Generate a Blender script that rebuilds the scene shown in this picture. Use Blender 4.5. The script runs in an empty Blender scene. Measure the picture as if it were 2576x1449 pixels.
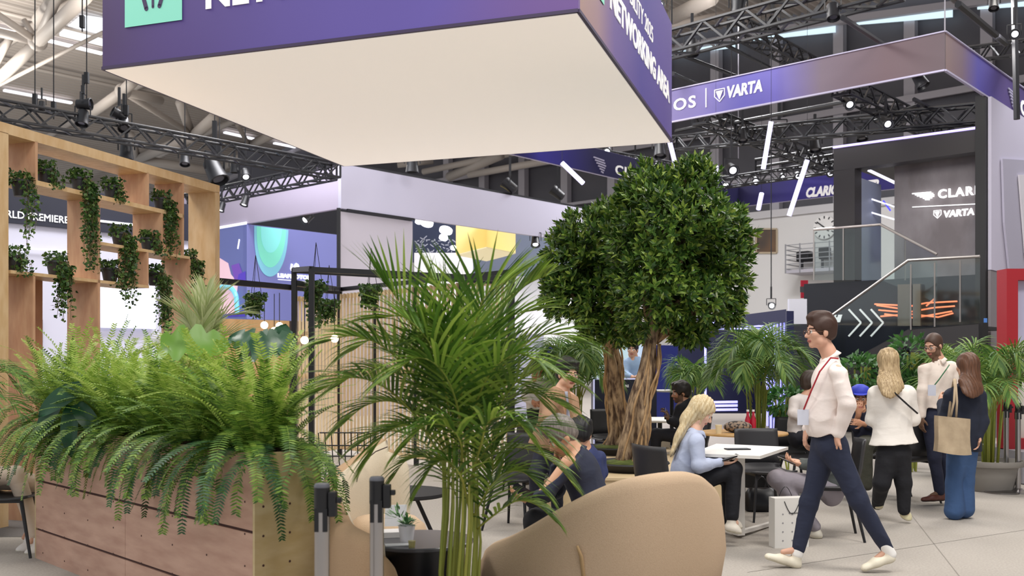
import bpy, math, random
import numpy as np
from mathutils import Vector, Matrix
R = math.radians
F = 2480.0; H = 1.49; HX = 1288.0; HY = 906.0     # focal length, eye height, horizon of the 2576x1449 frame
S = bpy.context.scene
COL = S.collection
# ---------------------------------------------------------------- camera
cd = bpy.data.cameras.new('camera'); cam = bpy.data.objects.new('camera', cd); COL.objects.link(cam)
cam.location = (0, 0, H); cam.rotation_euler = (R(90), 0, 0)
cd.sensor_width = 36; cd.lens = 36 * F / 2576; cd.shift_y = (HY - 724.5) / 2576
cd.clip_end = 400; cd.clip_start = 0.05
cd.dof.use_dof = True; cd.dof.focus_distance = 8.6; cd.dof.aperture_fstop = 3.2
S.camera = cam
# ---------------------------------------------------------------- view, world
S.view_settings.view_transform = 'Standard'; S.view_settings.look = 'None'
S.view_settings.gamma = 1; S.view_settings.use_curve_mapping = False
S.view_settings.exposure = -0.18
w = bpy.data.worlds.new('world'); S.world = w; w.use_nodes = True
w.node_tree.nodes['Background'].inputs[0].default_value = (0.92, 0.95, 1, 1)
w.node_tree.nodes['Background'].inputs[1].default_value = 0.9
# ---------------------------------------------------------------- added area lights: overhead hall light, upward roof fills, one stand fill
def area(loc, size, power, col=(1, .95, .88), rot=(0, 0, 0)):
    l = bpy.data.lights.new('added_area_light', 'AREA'); l.energy = power; l.size = size; l.color = col; l.shape = 'SQUARE'
    o = bpy.data.objects.new('added_area_light', l); o.location = loc; o.rotation_euler = rot; COL.objects.link(o)
area((-2.0, 3.0, 8.5), 2.5, 380)
area((4.2, 4.5, 8.5), 2.5, 600)
area((6.5, 11.5, 9.0), 2.5, 420)
area((0.8, 17.5, 9.5), 3.0, 750, (1, .97, .95))
area((-8.5, 10.0, 9.5), 3.0, 600)
area((-6, 24, 11), 4, 1500, (.96, .96, 1))
area((14, 20, 12), 4, 1000, (.96, .96, 1))
area((8, 34, 13), 5, 2600, (.97, .97, 1))
area((6.2, 13.5, 6.2), 1.0, 140, (1, .97, .95), (R(62), 0, R(-25)))  # added fill that brightens the concrete panel and lilac wall
area((-12, 30, 10), 4, 1700, (1, .95, .88), (R(180), 0, 0))  # this and the next two face up, added to brighten the roof
area((-26, 42, 10), 4, 2600, (1, .95, .88), (R(180), 0, 0))
area((6, 26, 11), 4, 1800, (1, .95, .9), (R(180), 0, 0))
area((-16, 40, 13), 5, 2200, (1, .97, .93))
# ---------------------------------------------------------------- helpers: pixels
def P(px, py, Y): return Vector(((px - HX) * Y / F, Y, H - (py - HY) * Y / F))
def G(px, py, z=0.0):
    Y = (H - z) * F / (py - HY); return Vector(((px - HX) * Y / F, Y, z))
def XY(px, Y): return ((px - HX) * Y / F, Y)
# ---------------------------------------------------------------- helpers: materials
def lin(c):
    if isinstance(c, str):
        c = [int(c[i:i + 2], 16) / 255 for i in (0, 2, 4)]
    return tuple(((x + .055) / 1.055) ** 2.4 if x > .04045 else x / 12.92 for x in c[:3]) + (1,)
MATS = {}
def mat(name, col, rough=.6, metal=0, col2=None, scale=8, stretch=None, bump=0, emit=None, es=0, island=None, alpha=None, trans=0, spec=None, detail=4, contrast=.0, sub=0):
    if name in MATS: return MATS[name]
    m = bpy.data.materials.new(name); m.use_nodes = True; nt = m.node_tree; b = nt.nodes['Principled BSDF']
    b.inputs['Base Color'].default_value = lin(col); b.inputs['Roughness'].default_value = rough; b.inputs['Metallic'].default_value = metal
    if spec is not None: b.inputs['Specular IOR Level'].default_value = spec
    N = nt.nodes.new; L = nt.links.new
    if col2 is not None or bump:
        tc = N('ShaderNodeTexCoord'); mp = N('ShaderNodeMapping'); L(tc.outputs['Object'], mp.inputs[0])
        mp.inputs['Scale'].default_value = stretch or (1, 1, 1)
        nz = N('ShaderNodeTexNoise'); nz.inputs['Scale'].default_value = scale; nz.inputs['Detail'].default_value = detail
        L(mp.outputs[0], nz.inputs[0])
        if col2 is not None:
            r = N('ShaderNodeValToRGB'); r.color_ramp.elements[0].color = lin(col2); r.color_ramp.elements[1].color = lin(col)
            r.color_ramp.elements[0].position = .32 + contrast; r.color_ramp.elements[1].position = .68 - contrast
            L(nz.outputs[0], r.inputs[0]); L(r.outputs[0], b.inputs['Base Color'])
        if bump:
            bp = N('ShaderNodeBump'); bp.inputs['Strength'].default_value = min(1, bump); bp.inputs['Distance'].default_value = .01
            L(nz.outputs[0], bp.inputs['Height']); L(bp.outputs[0], b.inputs['Normal'])
    if island:
        g = N('ShaderNodeNewGeometry'); r = N('ShaderNodeValToRGB')
        es_ = r.color_ramp.elements; es_[0].color = lin(island[0]); es_[1].color = lin(island[-1])
        for i, c in enumerate(island[1:-1]):
            e = es_.new((i + 1) / (len(island) - 1)); e.color = lin(c)
        L(g.outputs['Random Per Island'], r.inputs[0]); L(r.outputs[0], b.inputs['Base Color'])
    if trans:   # thin leaves let light through
        t = N('ShaderNodeBsdfTranslucent'); mx = N('ShaderNodeMixShader'); mx.inputs[0].default_value = trans
        if b.inputs['Base Color'].is_linked: L(b.inputs['Base Color'].links[0].from_socket, t.inputs[0])
        else: t.inputs[0].default_value = lin(col)
        L(b.outputs[0], mx.inputs[1]); L(t.outputs[0], mx.inputs[2]); L(mx.outputs[0], nt.nodes['Material Output'].inputs[0])
    if emit is not None:
        b.inputs['Emission Color'].default_value = lin(emit); b.inputs['Emission Strength'].default_value = es
    if alpha is not None: b.inputs['Alpha'].default_value = alpha
    MATS[name] = m; return m
def glassmat(name, col, alpha=.25, rough=.02):
    m = bpy.data.materials.new(name); m.use_nodes = True; nt = m.node_tree; nt.nodes.clear()
    o = nt.nodes.new('ShaderNodeOutputMaterial'); mx = nt.nodes.new('ShaderNodeMixShader'); t = nt.nodes.new('ShaderNodeBsdfTransparent'); g = nt.nodes.new('ShaderNodeBsdfGlossy')
    g.inputs['Roughness'].default_value = rough; t.inputs[0].default_value = lin(col); mx.inputs[0].default_value = alpha
    nt.links.new(t.outputs[0], mx.inputs[1]); nt.links.new(g.outputs[0], mx.inputs[2]); nt.links.new(mx.outputs[0], o.inputs[0]); MATS[name] = m; return m
def gradmat(name, stops, axis, lo, hi, rough=.55, emit=0, noise=0.0, axis_vec=None):
    # printed colour gradient on banner fabric / screen, laid out along a direction of the object
    m = bpy.data.materials.new(name); m.use_nodes = True; nt = m.node_tree; b = nt.nodes['Principled BSDF']; N = nt.nodes.new; L = nt.links.new
    tc = N('ShaderNodeTexCoord'); dt = N('ShaderNodeVectorMath'); dt.operation = 'DOT_PRODUCT'; dt.inputs[1].default_value = axis
    L(tc.outputs['Object'], dt.inputs[0]); mr = N('ShaderNodeMapRange'); mr.inputs[1].default_value = lo; mr.inputs[2].default_value = hi
    L(dt.outputs['Value'], mr.inputs[0]); src = mr.outputs[0]
    if noise:
        nz = N('ShaderNodeTexNoise'); nz.inputs['Scale'].default_value = .6; nz.inputs['Detail'].default_value = 1; L(tc.outputs['Object'], nz.inputs[0])
        ma = N('ShaderNodeMath'); ma.operation = 'MULTIPLY_ADD'; ma.inputs[1].default_value = noise; L(nz.outputs[0], ma.inputs[0]); L(src, ma.inputs[2])
        sb = N('ShaderNodeMath'); sb.operation = 'SUBTRACT'; sb.inputs[1].default_value = noise * .5; L(ma.outputs[0], sb.inputs[0]); src = sb.outputs[0]
    r = N('ShaderNodeValToRGB'); e = r.color_ramp.elements; e[0].position = stops[0][0]; e[0].color = lin(stops[0][1]); e[1].position = stops[-1][0]; e[1].color = lin(stops[-1][1])
    for p, c in stops[1:-1]:
        q = e.new(p); q.color = lin(c)
    L(src, r.inputs[0]); L(r.outputs[0], b.inputs['Base Color']); b.inputs['Roughness'].default_value = rough
    if emit: L(r.outputs[0], b.inputs['Emission Color']); b.inputs['Emission Strength'].default_value = emit
    MATS[name] = m; return m
# ---------------------------------------------------------------- helpers: meshes
OFF = {}
class MB:
    def __init__(s): s.v = []; s.f = []; s.mi = []; s.cur = 0
    def add(s, vs, fs):
        o = len(s.v); s.v += [tuple(x) for x in vs]; s.f += [tuple(i + o for i in f) for f in fs]; s.mi += [s.cur] * len(fs); return s
    def hexa(s, a, b, c, d, n):   # quad abcd pushed by vector n
        n = Vector(n); q = [Vector(x) for x in (a, b, c, d)]
        return s.add(q + [x + n for x in q], [(3, 2, 1, 0), (4, 5, 6, 7), (0, 1, 5, 4), (1, 2, 6, 5), (2, 3, 7, 6), (3, 0, 4, 7)])
    def box(s, c, d, rz=0):
        x, y, z = d[0] / 2, d[1] / 2, d[2] / 2; cr, sr = math.cos(rz), math.sin(rz)
        vs = [(c[0] + a * x * cr - b * y * sr, c[1] + a * x * sr + b * y * cr, c[2] + e * z) for e in (-1, 1) for a, b in ((-1, -1), (1, -1), (1, 1), (-1, 1))]
        return s.add(vs, [(3, 2, 1, 0), (4, 5, 6, 7), (0, 1, 5, 4), (1, 2, 6, 5), (2, 3, 7, 6), (3, 0, 4, 7)])
    def bar(s, p, q, w, h=None, up=(0, 0, 1)):
        p, q = Vector(p), Vector(q); h = h or w; d = (q - p).normalized(); u = Vector(up)
        if abs(d.dot(u)) > .98: u = Vector((1, 0, 0))
        a = d.cross(u).normalized() * w / 2; b = a.cross(d).normalized() * h / 2
        return s.hexa(p - a - b, p + a - b, p + a + b, p - a + b, q - p)
    def tube(s, pts, r, n=8, cap=True):
        pts = [Vector(p) for p in pts]; m = len(pts); rs = r if isinstance(r, (list, tuple)) else [r] * m
        u = None; rings = []
        for i, p in enumerate(pts):
            d = (pts[min(i + 1, m - 1)] - pts[max(i - 1, 0)]).normalized()
            if u is None: u = Vector((0, 0, 1)) if abs(d.z) < .95 else Vector((1, 0, 0))
            u = (u - d * u.dot(d)).normalized(); v = d.cross(u)
            rings.append([p + (u * math.cos(2 * math.pi * k / n) + v * math.sin(2 * math.pi * k / n)) * rs[i] for k in range(n)])
        vs = [x for r_ in rings for x in r_]; fs = [(i * n + k, i * n + (k + 1) % n, (i + 1) * n + (k + 1) % n, (i + 1) * n + k) for i in range(m - 1) for k in range(n)]
        if cap: fs += [tuple(reversed(range(n))), tuple(range((m - 1) * n, m * n))]
        return s.add(vs, fs)
    def lathe(s, c, prof, n=24, axis=None):
        # prof: (radius, height) up the axis
        A = Vector(axis).normalized() if axis is not None else Vector((0, 0, 1)); U = Vector((1, 0, 0)) if abs(A.x) < .9 else Vector((0, 1, 0))
        U = (U - A * U.dot(A)).normalized(); V = A.cross(U); c = Vector(c)
        vs = [c + A * h + (U * math.cos(2 * math.pi * k / n) + V * math.sin(2 * math.pi * k / n)) * r for r, h in prof for k in range(n)]
        m = len(prof); fs = [(i * n + k, i * n + (k + 1) % n, (i + 1) * n + (k + 1) % n, (i + 1) * n + k) for i in range(m - 1) for k in range(n)]
        fs += [tuple(reversed(range(n))), tuple(range((m - 1) * n, m * n))]
        return s.add(vs, fs)
    def prism(s, pts, n):
        n = Vector(n); q = [Vector(p) for p in pts]; k = len(q)
        return s.add(q + [p + n for p in q], [tuple(reversed(range(k))), tuple(range(k, 2 * k))] + [(i, (i + 1) % k, (i + 1) % k + k, i + k) for i in range(k)])
    def grid(s, rows):
        m = len(rows); n = len(rows[0]); return s.add([p for r_ in rows for p in r_], [(i * n + j, i * n + j + 1, (i + 1) * n + j + 1, (i + 1) * n + j) for i in range(m - 1) for j in range(n - 1)])
    def ball(s, c, r, n=10, sq=(1, 1, 1)):
        prof = []; vs = []
        for i in range(1, n): 
            t = math.pi * i / n
            for k in range(n * 2 - 4):
                a = 2 * math.pi * k / (n * 2 - 4); vs.append((c[0] + r * sq[0] * math.sin(t) * math.cos(a), c[1] + r * sq[1] * math.sin(t) * math.sin(a), c[2] - r * sq[2] * math.cos(t)))
        k = n * 2 - 4; fs = [(i * k + j, i * k + (j + 1) % k, (i + 1) * k + (j + 1) % k, (i + 1) * k + j) for i in range(n - 2) for j in range(k)]
        fs += [tuple(reversed(range(k))), tuple(range((n - 2) * k, (n - 1) * k))]
        return s.add(vs, fs)
def tag(o, label=None, cat=None, group=None, kind=None):
    if label: o['label'] = label
    if cat: o['category'] = cat
    if group: o['group'] = group
    if kind: o['kind'] = kind
    return o
def thing(name, label, cat, loc=(0, 0, 0), group=None, rz=0):
    o = bpy.data.objects.new(name, None); COL.objects.link(o); o.empty_display_size = .1
    o.location = loc; o.rotation_euler = (0, 0, rz); OFF[o.name] = Vector(loc); return tag(o, label, cat, group)
def obj(name, mb, m, parent=None, smooth=False, bevel=0, local=False, loc=None, solid=0):
    me = bpy.data.meshes.new(name)
    off = Vector((0, 0, 0))
    if parent is not None and not local: off = OFF.get(parent.name, Vector((0, 0, 0)))
    if loc is not None: off = Vector(loc)
    a = np.array(mb.v, dtype=np.float64).reshape(-1, 3) - np.array(off)
    me.from_pydata(a.tolist(), [], mb.f); 
    for mm in (m if isinstance(m, (list, tuple)) else [m]): me.materials.append(mm)
    if max(mb.mi, default=0): me.polygons.foreach_set('material_index', mb.mi)
    if smooth is True: me.polygons.foreach_set('use_smooth', [True] * len(me.polygons))
    me.update()
    o = bpy.data.objects.new(name, me); COL.objects.link(o)
    if parent is not None: o.parent = parent; OFF[o.name] = off
    elif loc is not None: o.location = loc; OFF[o.name] = Vector(loc)
    if smooth == 'auto':
        try:
            me.polygons.foreach_set('use_smooth', [True] * len(me.polygons)); me.set_sharp_from_angle(angle=R(40))
        except Exception: pass
    if bevel:
        b = o.modifiers.new('b', 'BEVEL'); b.width = bevel; b.segments = 2; b.limit_method = 'ANGLE'
    if solid:
        b = o.modifiers.new('s', 'SOLIDIFY'); b.thickness = solid; b.offset = 0
    return o
def single(name, mb, m, label, cat, group=None, loc=None, kind=None, **kw):
    if loc is None:
        a = np.array(mb.v); loc = (float(a[:, 0].mean()), float(a[:, 1].mean()), float(a[:, 2].min()))
    o = obj(name, mb, m, None, loc=loc, **kw); return tag(o, label, cat, group, kind)
def struct(name, mb, m, parent=None, **kw):
    o = obj(name, mb, m, parent, **kw)
    if parent is None: o['kind'] = 'structure'
    return o
def kids(o): return [c for c in bpy.data.objects if c.parent == o]
def dup(o, loc=None, rz=None, label=None, parent=None, group=None):
    c = o.copy(); COL.objects.link(c)
    if parent is not None: c.parent = parent
    if loc is not None: c.location = loc; OFF[c.name] = Vector(loc)
    if rz is not None: c.rotation_euler = (0, 0, rz)
    if label: c['label'] = label
    if group: c['group'] = group
    for ch in kids(o): dup(ch, parent=c)
    return c
def text(body, size, extrude=.004, bold=.0, shear=0, spacing=1.0, align='LEFT'):
    cu = bpy.data.curves.new('t', 'FONT'); cu.body = body; cu.size = size; cu.extrude = extrude; cu.offset = bold; cu.shear = shear
    cu.space_character = spacing; cu.align_x = align; cu.resolution_u = 3
    o = bpy.data.objects.new('t', cu); COL.objects.link(o); dg = bpy.context.evaluated_depsgraph_get(); dg.update()
    me = bpy.data.meshes.new_from_object(o.evaluated_get(dg)); bpy.data.objects.remove(o); bpy.data.curves.remove(cu)
    mb = MB(); mb.add([tuple(v.co) for v in me.vertices], [tuple(p.vertices) for p in me.polygons]); bpy.data.meshes.remove(me); return mb
def place(mb, origin, xdir, updir, sx=1, sy=1):
    X = Vector(xdir).normalized(); U = Vector(updir).normalized(); Nn = X.cross(U).normalized(); o = Vector(origin)
    mb.v = [tuple(o + X * v[0] * sx + U * v[1] * sy + Nn * v[2]) for v in mb.v]; return mb
def width(mb): return max(v[0] for v in mb.v) - min(v[0] for v in mb.v)
def sign(name, body, origin, xdir, h, m, parent, wfit=None, updir=(0, 0, 1), **kw):
    mb = text(body, h / .7, **kw); sx = 1
    x0 = min(v[0] for v in mb.v)
    if wfit: sx = wfit / width(mb)
    mb.v = [(v[0] - x0, v[1], v[2]) for v in mb.v]
    return obj(name, place(mb, origin, xdir, updir, sx), m, parent)
ax_c = Vector((.669, .743, 0)); ax_e = Vector((-.743, .669, 0))      # the hall's two directions
ax_b = Vector((.306, .952, 0)); ax_a = Vector((-.952, .306, 0))      # the networking area's two directions
EZ = Vector((0, 0, 1))
# ---------------------------------------------------------------- materials
plywood = mat('plywood_pink', 'CBA48F', .55, col2='B58C78', scale=3, stretch=(1, 1, 5), bump=.15)
ply_end = mat('plywood_yellow', 'D2BE94', .55, col2='C0A878', scale=4, stretch=(1, 1, 3), bump=.15)
ply_gap = mat('groove_dark', '4A2E2A', .8)
pine = mat('pine_board', 'DDBE93', .5, col2='CDA878', scale=4, stretch=(3, 3, 1), bump=.08)
pine_in = mat('pine_inner', 'CFA582', .5, col2='BF9070', scale=4, stretch=(4, 4, 1), bump=.08)
black = mat('black_metal', '17171C', .45)
blackm = mat('black_matte', '1C1C20', .7)
steel = mat('brushed_steel', 'A9A6A6', .28, 1, bump=.02, scale=40)
darkgap = mat('dark_plastic', '101015', .4)
white = mat('white_paint', 'E6E4E2', .5)
lilac = mat('lilac_white_fabric', 'C9C6D6', .6)
letter_w = mat('white_lettering', 'F2F0EE', .5, emit='FFFFFF', es=.25)
glow_w = mat('glowing_white', 'FFFFFF', .5, emit='F4F4FF', es=3.2)
tube_glow = mat('glowing_lilac_tube', 'E8E6FF', .4, emit='CFCBFF', es=1.1)
green_pot = mat('dark_pot', '2A2A2E', .5)
# ================================================================ THE HALL
carpet = mat('grey_carpet', 'ADA69E', .95, col2='9F9890', scale=60, detail=2)
mb = MB(); mb.add([(-45, -12, 0), (40, -12, 0), (40, 75, 0), (-45, 75, 0)], [(0, 1, 2, 3)]); struct('floor', mb, carpet)
seam = mat('carpet_seam', '8A847D', .95)
mb = MB()
for a, b in (((2290, 1292), (2500, 1560)), ((1880, 1440), (2600, 1330))):
    p, q = G(*a), G(*b); d = (q - p).normalized() * .004; n = Vector((-d.y, d.x, 0))
    mb.add([p - n + EZ * .0015, p + n + EZ * .0015, q + n + EZ * .0015, q - n + EZ * .0015], [(0, 1, 2, 3)])
struct('trim_1', mb, seam)
mb = MB(); a = G(-700, 1060); mb.add([(-14, 8.3, .002), (-3.95, 8.3, .002), (-3.95, 15, .002), (-14, 15, .002)], [(0, 1, 2, 3)])
struct('trim_2', mb, mat('dark_carpet', '6E6A68', .95, col2='625E5C', scale=50))
def ce(c, e, z): return ax_c * c + ax_e * e + EZ * z
def roofz(e): return 18.6 - .0021 * (e - 40) ** 2
WC = 44.0
sheet = mat('roof_sheet', 'B5ADA6', .6); rows = []
e = -12.0; rr = []
while e < 97:
    for de, dz in ((0, 0), (.12, 0), (.2, .16), (.34, .16)):
        rr.append((e + de, dz))
    e += .42
mb = MB(); mb.grid([[ce(9, e, roofz(e) + dz) for e, dz in rr], [ce(WC, e, roofz(e) + dz) for e, dz in rr]])
struct('ceiling', mb, sheet)
mb = MB(); mb.grid([[ce(9, -12, z), ce(WC, -12, z)] for z in (0, 17)]); struct('wall_right', mb, mat('hall_wall_grey', '8E8D90', .8))
mb = MB(); mb.grid([[ce(9, 97, z), ce(WC, 97, z)] for z in (0, 12)]); struct('wall_left', mb, mat('hall_wall_grey2', '9A9894', .8))
# end wall: white below, dark glazing and pale columns above
wz = 8.4
mb = MB(); mb.hexa(ce(WC, -12, 0), ce(WC, 97, 0), ce(WC, 97, wz), ce(WC, -12, wz), ax_c * .3); struct('wall_end', mb, mat('white_panel_wall', 'DAD8D6', .6))
mb = MB(); mb.hexa(ce(WC - .15, -12, wz), ce(WC - .15, 97, wz), ce(WC - .15, 97, wz + .35), ce(WC - .15, -12, wz + .35), ax_c * .4); struct('trim_3', mb, mat('pale_ledge', 'C9C7C9', .6))
mb = MB(); mb.hexa(ce(WC + .5, -12, wz), ce(WC + .5, 97, wz), ce(WC + .5, 97, 19), ce(WC + .5, -12, 19), ax_c * .1); struct('window_1', mb, mat('dark_screened_glazing', '54535A', .5, col2='494850', scale=.5))
colm = mat('pale_column', 'A9A6AE', .6); n = 4
for px in (1310, 1417, 1535, 1662, 1796, 1947, 2107, 2286, 2480, 2690, 1210, 1120):
    dx = (px - HX) / F; Y = WC / (.669 * dx + .743); X = dx * Y; ee = -.743 * X + .669 * Y; mb = MB()
    mb.hexa(ce(WC + .05, ee - .24, wz), ce(WC + .05, ee + .24, wz), ce(WC + .05, ee + .24, roofz(ee) - .4), ce(WC + .05, ee - .24, roofz(ee) - .4), ax_c * .4); struct('trim_%d' % n, mb, colm); n += 1
mb = MB(); mb.hexa(ce(WC - .1, -12, 12.85), ce(WC - .1, 97, 12.85), ce(WC - .1, 97, 13.15), ce(WC - .1, -12, 13.15), ax_c * .12); struct('trim_%d' % n, mb, colm); n += 1
mb = MB(); mb.hexa(ce(WC - .1, -12, 10.3), ce(WC - .1, 97, 10.3), ce(WC - .1, 97, 10.45), ce(WC - .1, -12, 10.45), ax_c * .12); struct('trim_%d' % n, mb, colm); n += 1
# arch of the end wall with daylight slots
mb = MB()
for i in range(28):
    e0 = -10 + i * 3.5; e1 = e0 + 3.5; mb.hexa(ce(WC - .4, e0, roofz(e0) - .75), ce(WC - .4, e1, roofz(e1) - .75), ce(WC - .4, e1, roofz(e1) - .45), ce(WC - .4, e0, roofz(e0) - .45), ax_c * .3)
struct('trim_%d' % n, mb, colm); n += 1
day = mat('daylight_glass', 'CFE4EC', .3, emit='CDE6F2', es=1.0)
for i in range(8):
    e0 = 9 + i * 5.2; e1 = e0 + 4.2; mb = MB(); mb.hexa(ce(WC - .1, e0, roofz(e0) - .5 - .55), ce(WC - .1, e1, roofz(e1) - .85), ce(WC - .1, e1, roofz(e1) - .45), ce(WC - .1, e0, roofz(e0) - .5), ax_c * .05)
    struct('window_%d' % (i + 2), mb, day)
# roof strip lights, skylight
strip = mat('strip_light', 'FFFFFF', .4, emit='F4F2FF', es=2.2)
def on_roof(px, py):
    dx = (px - HX) / F; dz = (HY - py) / F; Y = 40
    for _ in range(60):
        ee = (-.743 * dx + .669) * Y; Y = (roofz(ee) - .25 - H) / dz
    return Vector((dx * Y, Y, roofz(ee) - .25))
for i, (a, b) in enumerate((((10, 227), (180, 259)), ((113, 100), (257, 135)), ((565, 333), (640, 350)), ((690, 360), (760, 374)), ((-60, 60), (60, 88)))):
    p, q = on_roof(*a), on_roof(*b); mb = MB(); mb.bar(p, q, .28, .1)
    single('strip_light', mb, strip, ('long white strip light across the roof sheets at the far left', 'white strip light running behind the corner of the purple cube', 'short strip light seen below the cream underside, over the black truss', 'tiny strip light near the right end of the left black truss', 'strip light in the top left corner among the roof tubes')[i], 'strip light', 'strip lights on the roof sheets')
p = [on_roof(x, y) - EZ * .1 for x, y in ((205, 40), (262, 48), (262, 112), (150, 85))]; mb = MB(); mb.hexa(*p, EZ * .15); struct('window_11', mb, mat('skylight', 'E8F0FA', .3, emit='EAF2FF', es=1.6))
# roof steelwork: round tubes meeting at nodes
tubem = mat('white_steel_tube', 'B3ABA4', .55)
TB = [((95, 105), (-10, 35), .24, 40, 38), ((95, 105), (-30, 75), .3, 40, 40), ((95, 105), (215, -10), .42, 40, 34), ((95, 105), (145, -10), .3, 40, 36), ((95, 105), (60, 50), .18, 40, 40), ((95, 107), (-10, 205), .42, 40, 46), ((25, 95), (-10, 160), .26, 42, 44),
      ((95, 50), (140, -10), .4, 42, 38), ((-10, 218), (258, 82), .14, 46, 40), ((309, 230), (232, 285), .42, 47, 50), ((309, 230), (335, 205), .42, 47, 45), ((309, 230), (484, 338), .26, 47, 57), ((309, 230), (404, 253), .36, 47, 50), ((309, 230), (318, 275), .22, 47, 50),
      ((484, 344), (453, 258), .42, 57, 54), ((484, 344), (540, 295), .5, 57, 52), ((484, 344), (560, 368), .3, 57, 62), ((484, 344), (345, 400), .5, 57, 66), ((345, 400), (330, 340), .4, 66, 62), ((345, 400), (520, 428), .5, 66, 66), ((627, 367), (598, 315), .24, 66, 60), ((627, 367), (690, 335), .45, 66, 60), ((627, 367), (480, 345), .3, 66, 57), ((627, 367), (700, 400), .4, 66, 70), ((555, 425), (620, 385), .4, 70, 66),
      ((1690, 45), (1790, -5), .42, 36, 32), ((1735, 20), (1760, 60), .2, 36, 38), ((1690, 62), (1850, 28), .16, 36, 38), ((1730, 15), (1690, 60), .14, 36, 37),
      ((1090, 405), (1000, 415), .3, 60, 60), ((1065, 432), (1290, 385), .3, 60, 56), ((1130, 445), (1260, 390), .45, 60, 56), ((1180, 440), (1400, 400), .3, 56, 52)]
tt = MB()
for a, b, r, Ya, Yb in TB: tt.tube([P(*a, Ya), P(*b, Yb)], r * .62, 10)
for x, y, Y in ((95, 105, 40), (309, 230, 47), (484, 344, 57), (345, 400, 66), (627, 367, 66)): tt.ball(P(x, y, Y), .38, 8)
struct('trim_%d' % n, tt, tubem, smooth=True); n += 1
tt = MB()   # purlins below the roof sheets
for e0 in range(14, 90, 7):
    tt.tube([ce(10, e0, roofz(e0) - .5), ce(WC, e0, roofz(e0) - .5)], .1, 6)
for c0 in range(20, 44, 8):
    tt.tube([ce(c0, e0, roofz(e0) - .75) for e0 in range(8, 92, 4)], .2, 8)
struct('trim_%d' % n, tt, tubem, smooth=True); n += 1
# brown windows, clock, service gallery on the end wall
def onwall(px, py, off=.03):
    dx = (px - HX) / F; Y = (WC - off) / (.669 * dx + .743); return Vector((dx * Y, Y, H - (py - HY) * Y / F))
for i, (x0, x1, y0, y1) in enumerate(((1902, 1954, 576, 636), (1872, 1893, 580, 640), (1362, 1398, 700, 722), (1322, 1358, 702, 724))):
    mb = MB(); mb.hexa(onwall(x0, y1), onwall(x1, y1), onwall(x1, y0), onwall(x0, y0), ax_c * .1); f = struct('window_%d' % (12 + i), mb, mat('brown_window', '6B4A26', .35, col2='3A2716', scale=1.2, detail=1))
    mb = MB()
    for a, b in (((x0, y0), (x1, y0)), ((x1, y0), (x1, y1)), ((x1, y1), (x0, y1)), ((x0, y1), (x0, y0))): mb.bar(onwall(*a, .06), onwall(*b, .06), .08)
    obj('window_frame', mb, mat('tan_frame', 'B9A88E', .5), f, local=True)
c = onwall(2075, 572, .1); t = thing('wall_clock', 'round white clock with black marks and hands on the white end wall', 'clock', c); nrm = -ax_c
mb = MB(); mb.lathe(c, [(.55, 0), (.55, .06)], 28, nrm); obj('clock_face', mb, mat('clock_white', 'E9E7E4', .5), t)
mb = MB(); X = -ax_e
for k in range(12):
    a = math.pi * k / 6; d = X * math.sin(a) + EZ * math.cos(a); mb.bar(c + nrm * .07 + d * .4, c + nrm * .07 + d * .52, .05, .02, up=nrm)
obj('hour_marks', mb, blackm, t)
for a, l, nm in ((2.3, .3, 'hour_hand'), (-.9, .45, 'minute_hand')):
    d = X * math.sin(a) + EZ * math.cos(a); mb = MB(); mb.bar(c + nrm * .09 - d * .08, c + nrm * .09 + d * l, .05, .02, up=nrm); obj(nm, mb, blackm, t)
g0, g1 = onwall(1976, 688, 1.6), onwall(2125, 680, 1.6); z0 = g0.z
t = thing('service_gallery', 'small railed gallery with two machines high on the white end wall', 'gallery', (g0.x, g0.y, z0))
mb = MB(); mb.hexa(g0, Vector((g1.x, g1.y, z0)), Vector((g1.x, g1.y, z0 + .15)), g0 + EZ * .15, ax_c * 1.6); obj('platform', mb, colm, t)
mb = MB(); gr = mat('grey_rail', '8C8C90', .5)
for k in range(6): mb.bar(g0 + EZ * (.2 + k * .22), Vector((g1.x, g1.y, z0 + .2 + k * .22)), .035)
for k in range(5):
    q = g0.lerp(Vector((g1.x, g1.y, z0)), k / 4); mb.bar(q, q + EZ * 1.35, .05)
for k in range(6): mb.bar(g0 + EZ * (.2 + k * .22), g0 + ax_c * 1.6 + EZ * (.2 + k * .22), .035)
obj('railing', mb, gr, t)
for i, (x0, x1, y0, y1) in enumerate(((2002, 2034, 633, 658), (2058, 2080, 622, 652))):
    a, b = onwall(x0, y1, .9), onwall(x1, y1, .9); h = (y1 - y0) * a.y / F
    mb = MB(); mb.hexa(a, Vector((b.x, b.y, a.z)), Vector((b.x, b.y, a.z + h)), a + EZ * h, ax_c * .5)
    mb.box(((a.x + b.x) / 2, (a.y + b.y) / 2, a.z - .25), (.12, .12, .5), .84); obj('machine', mb, blackm, t, bevel=.05)
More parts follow.
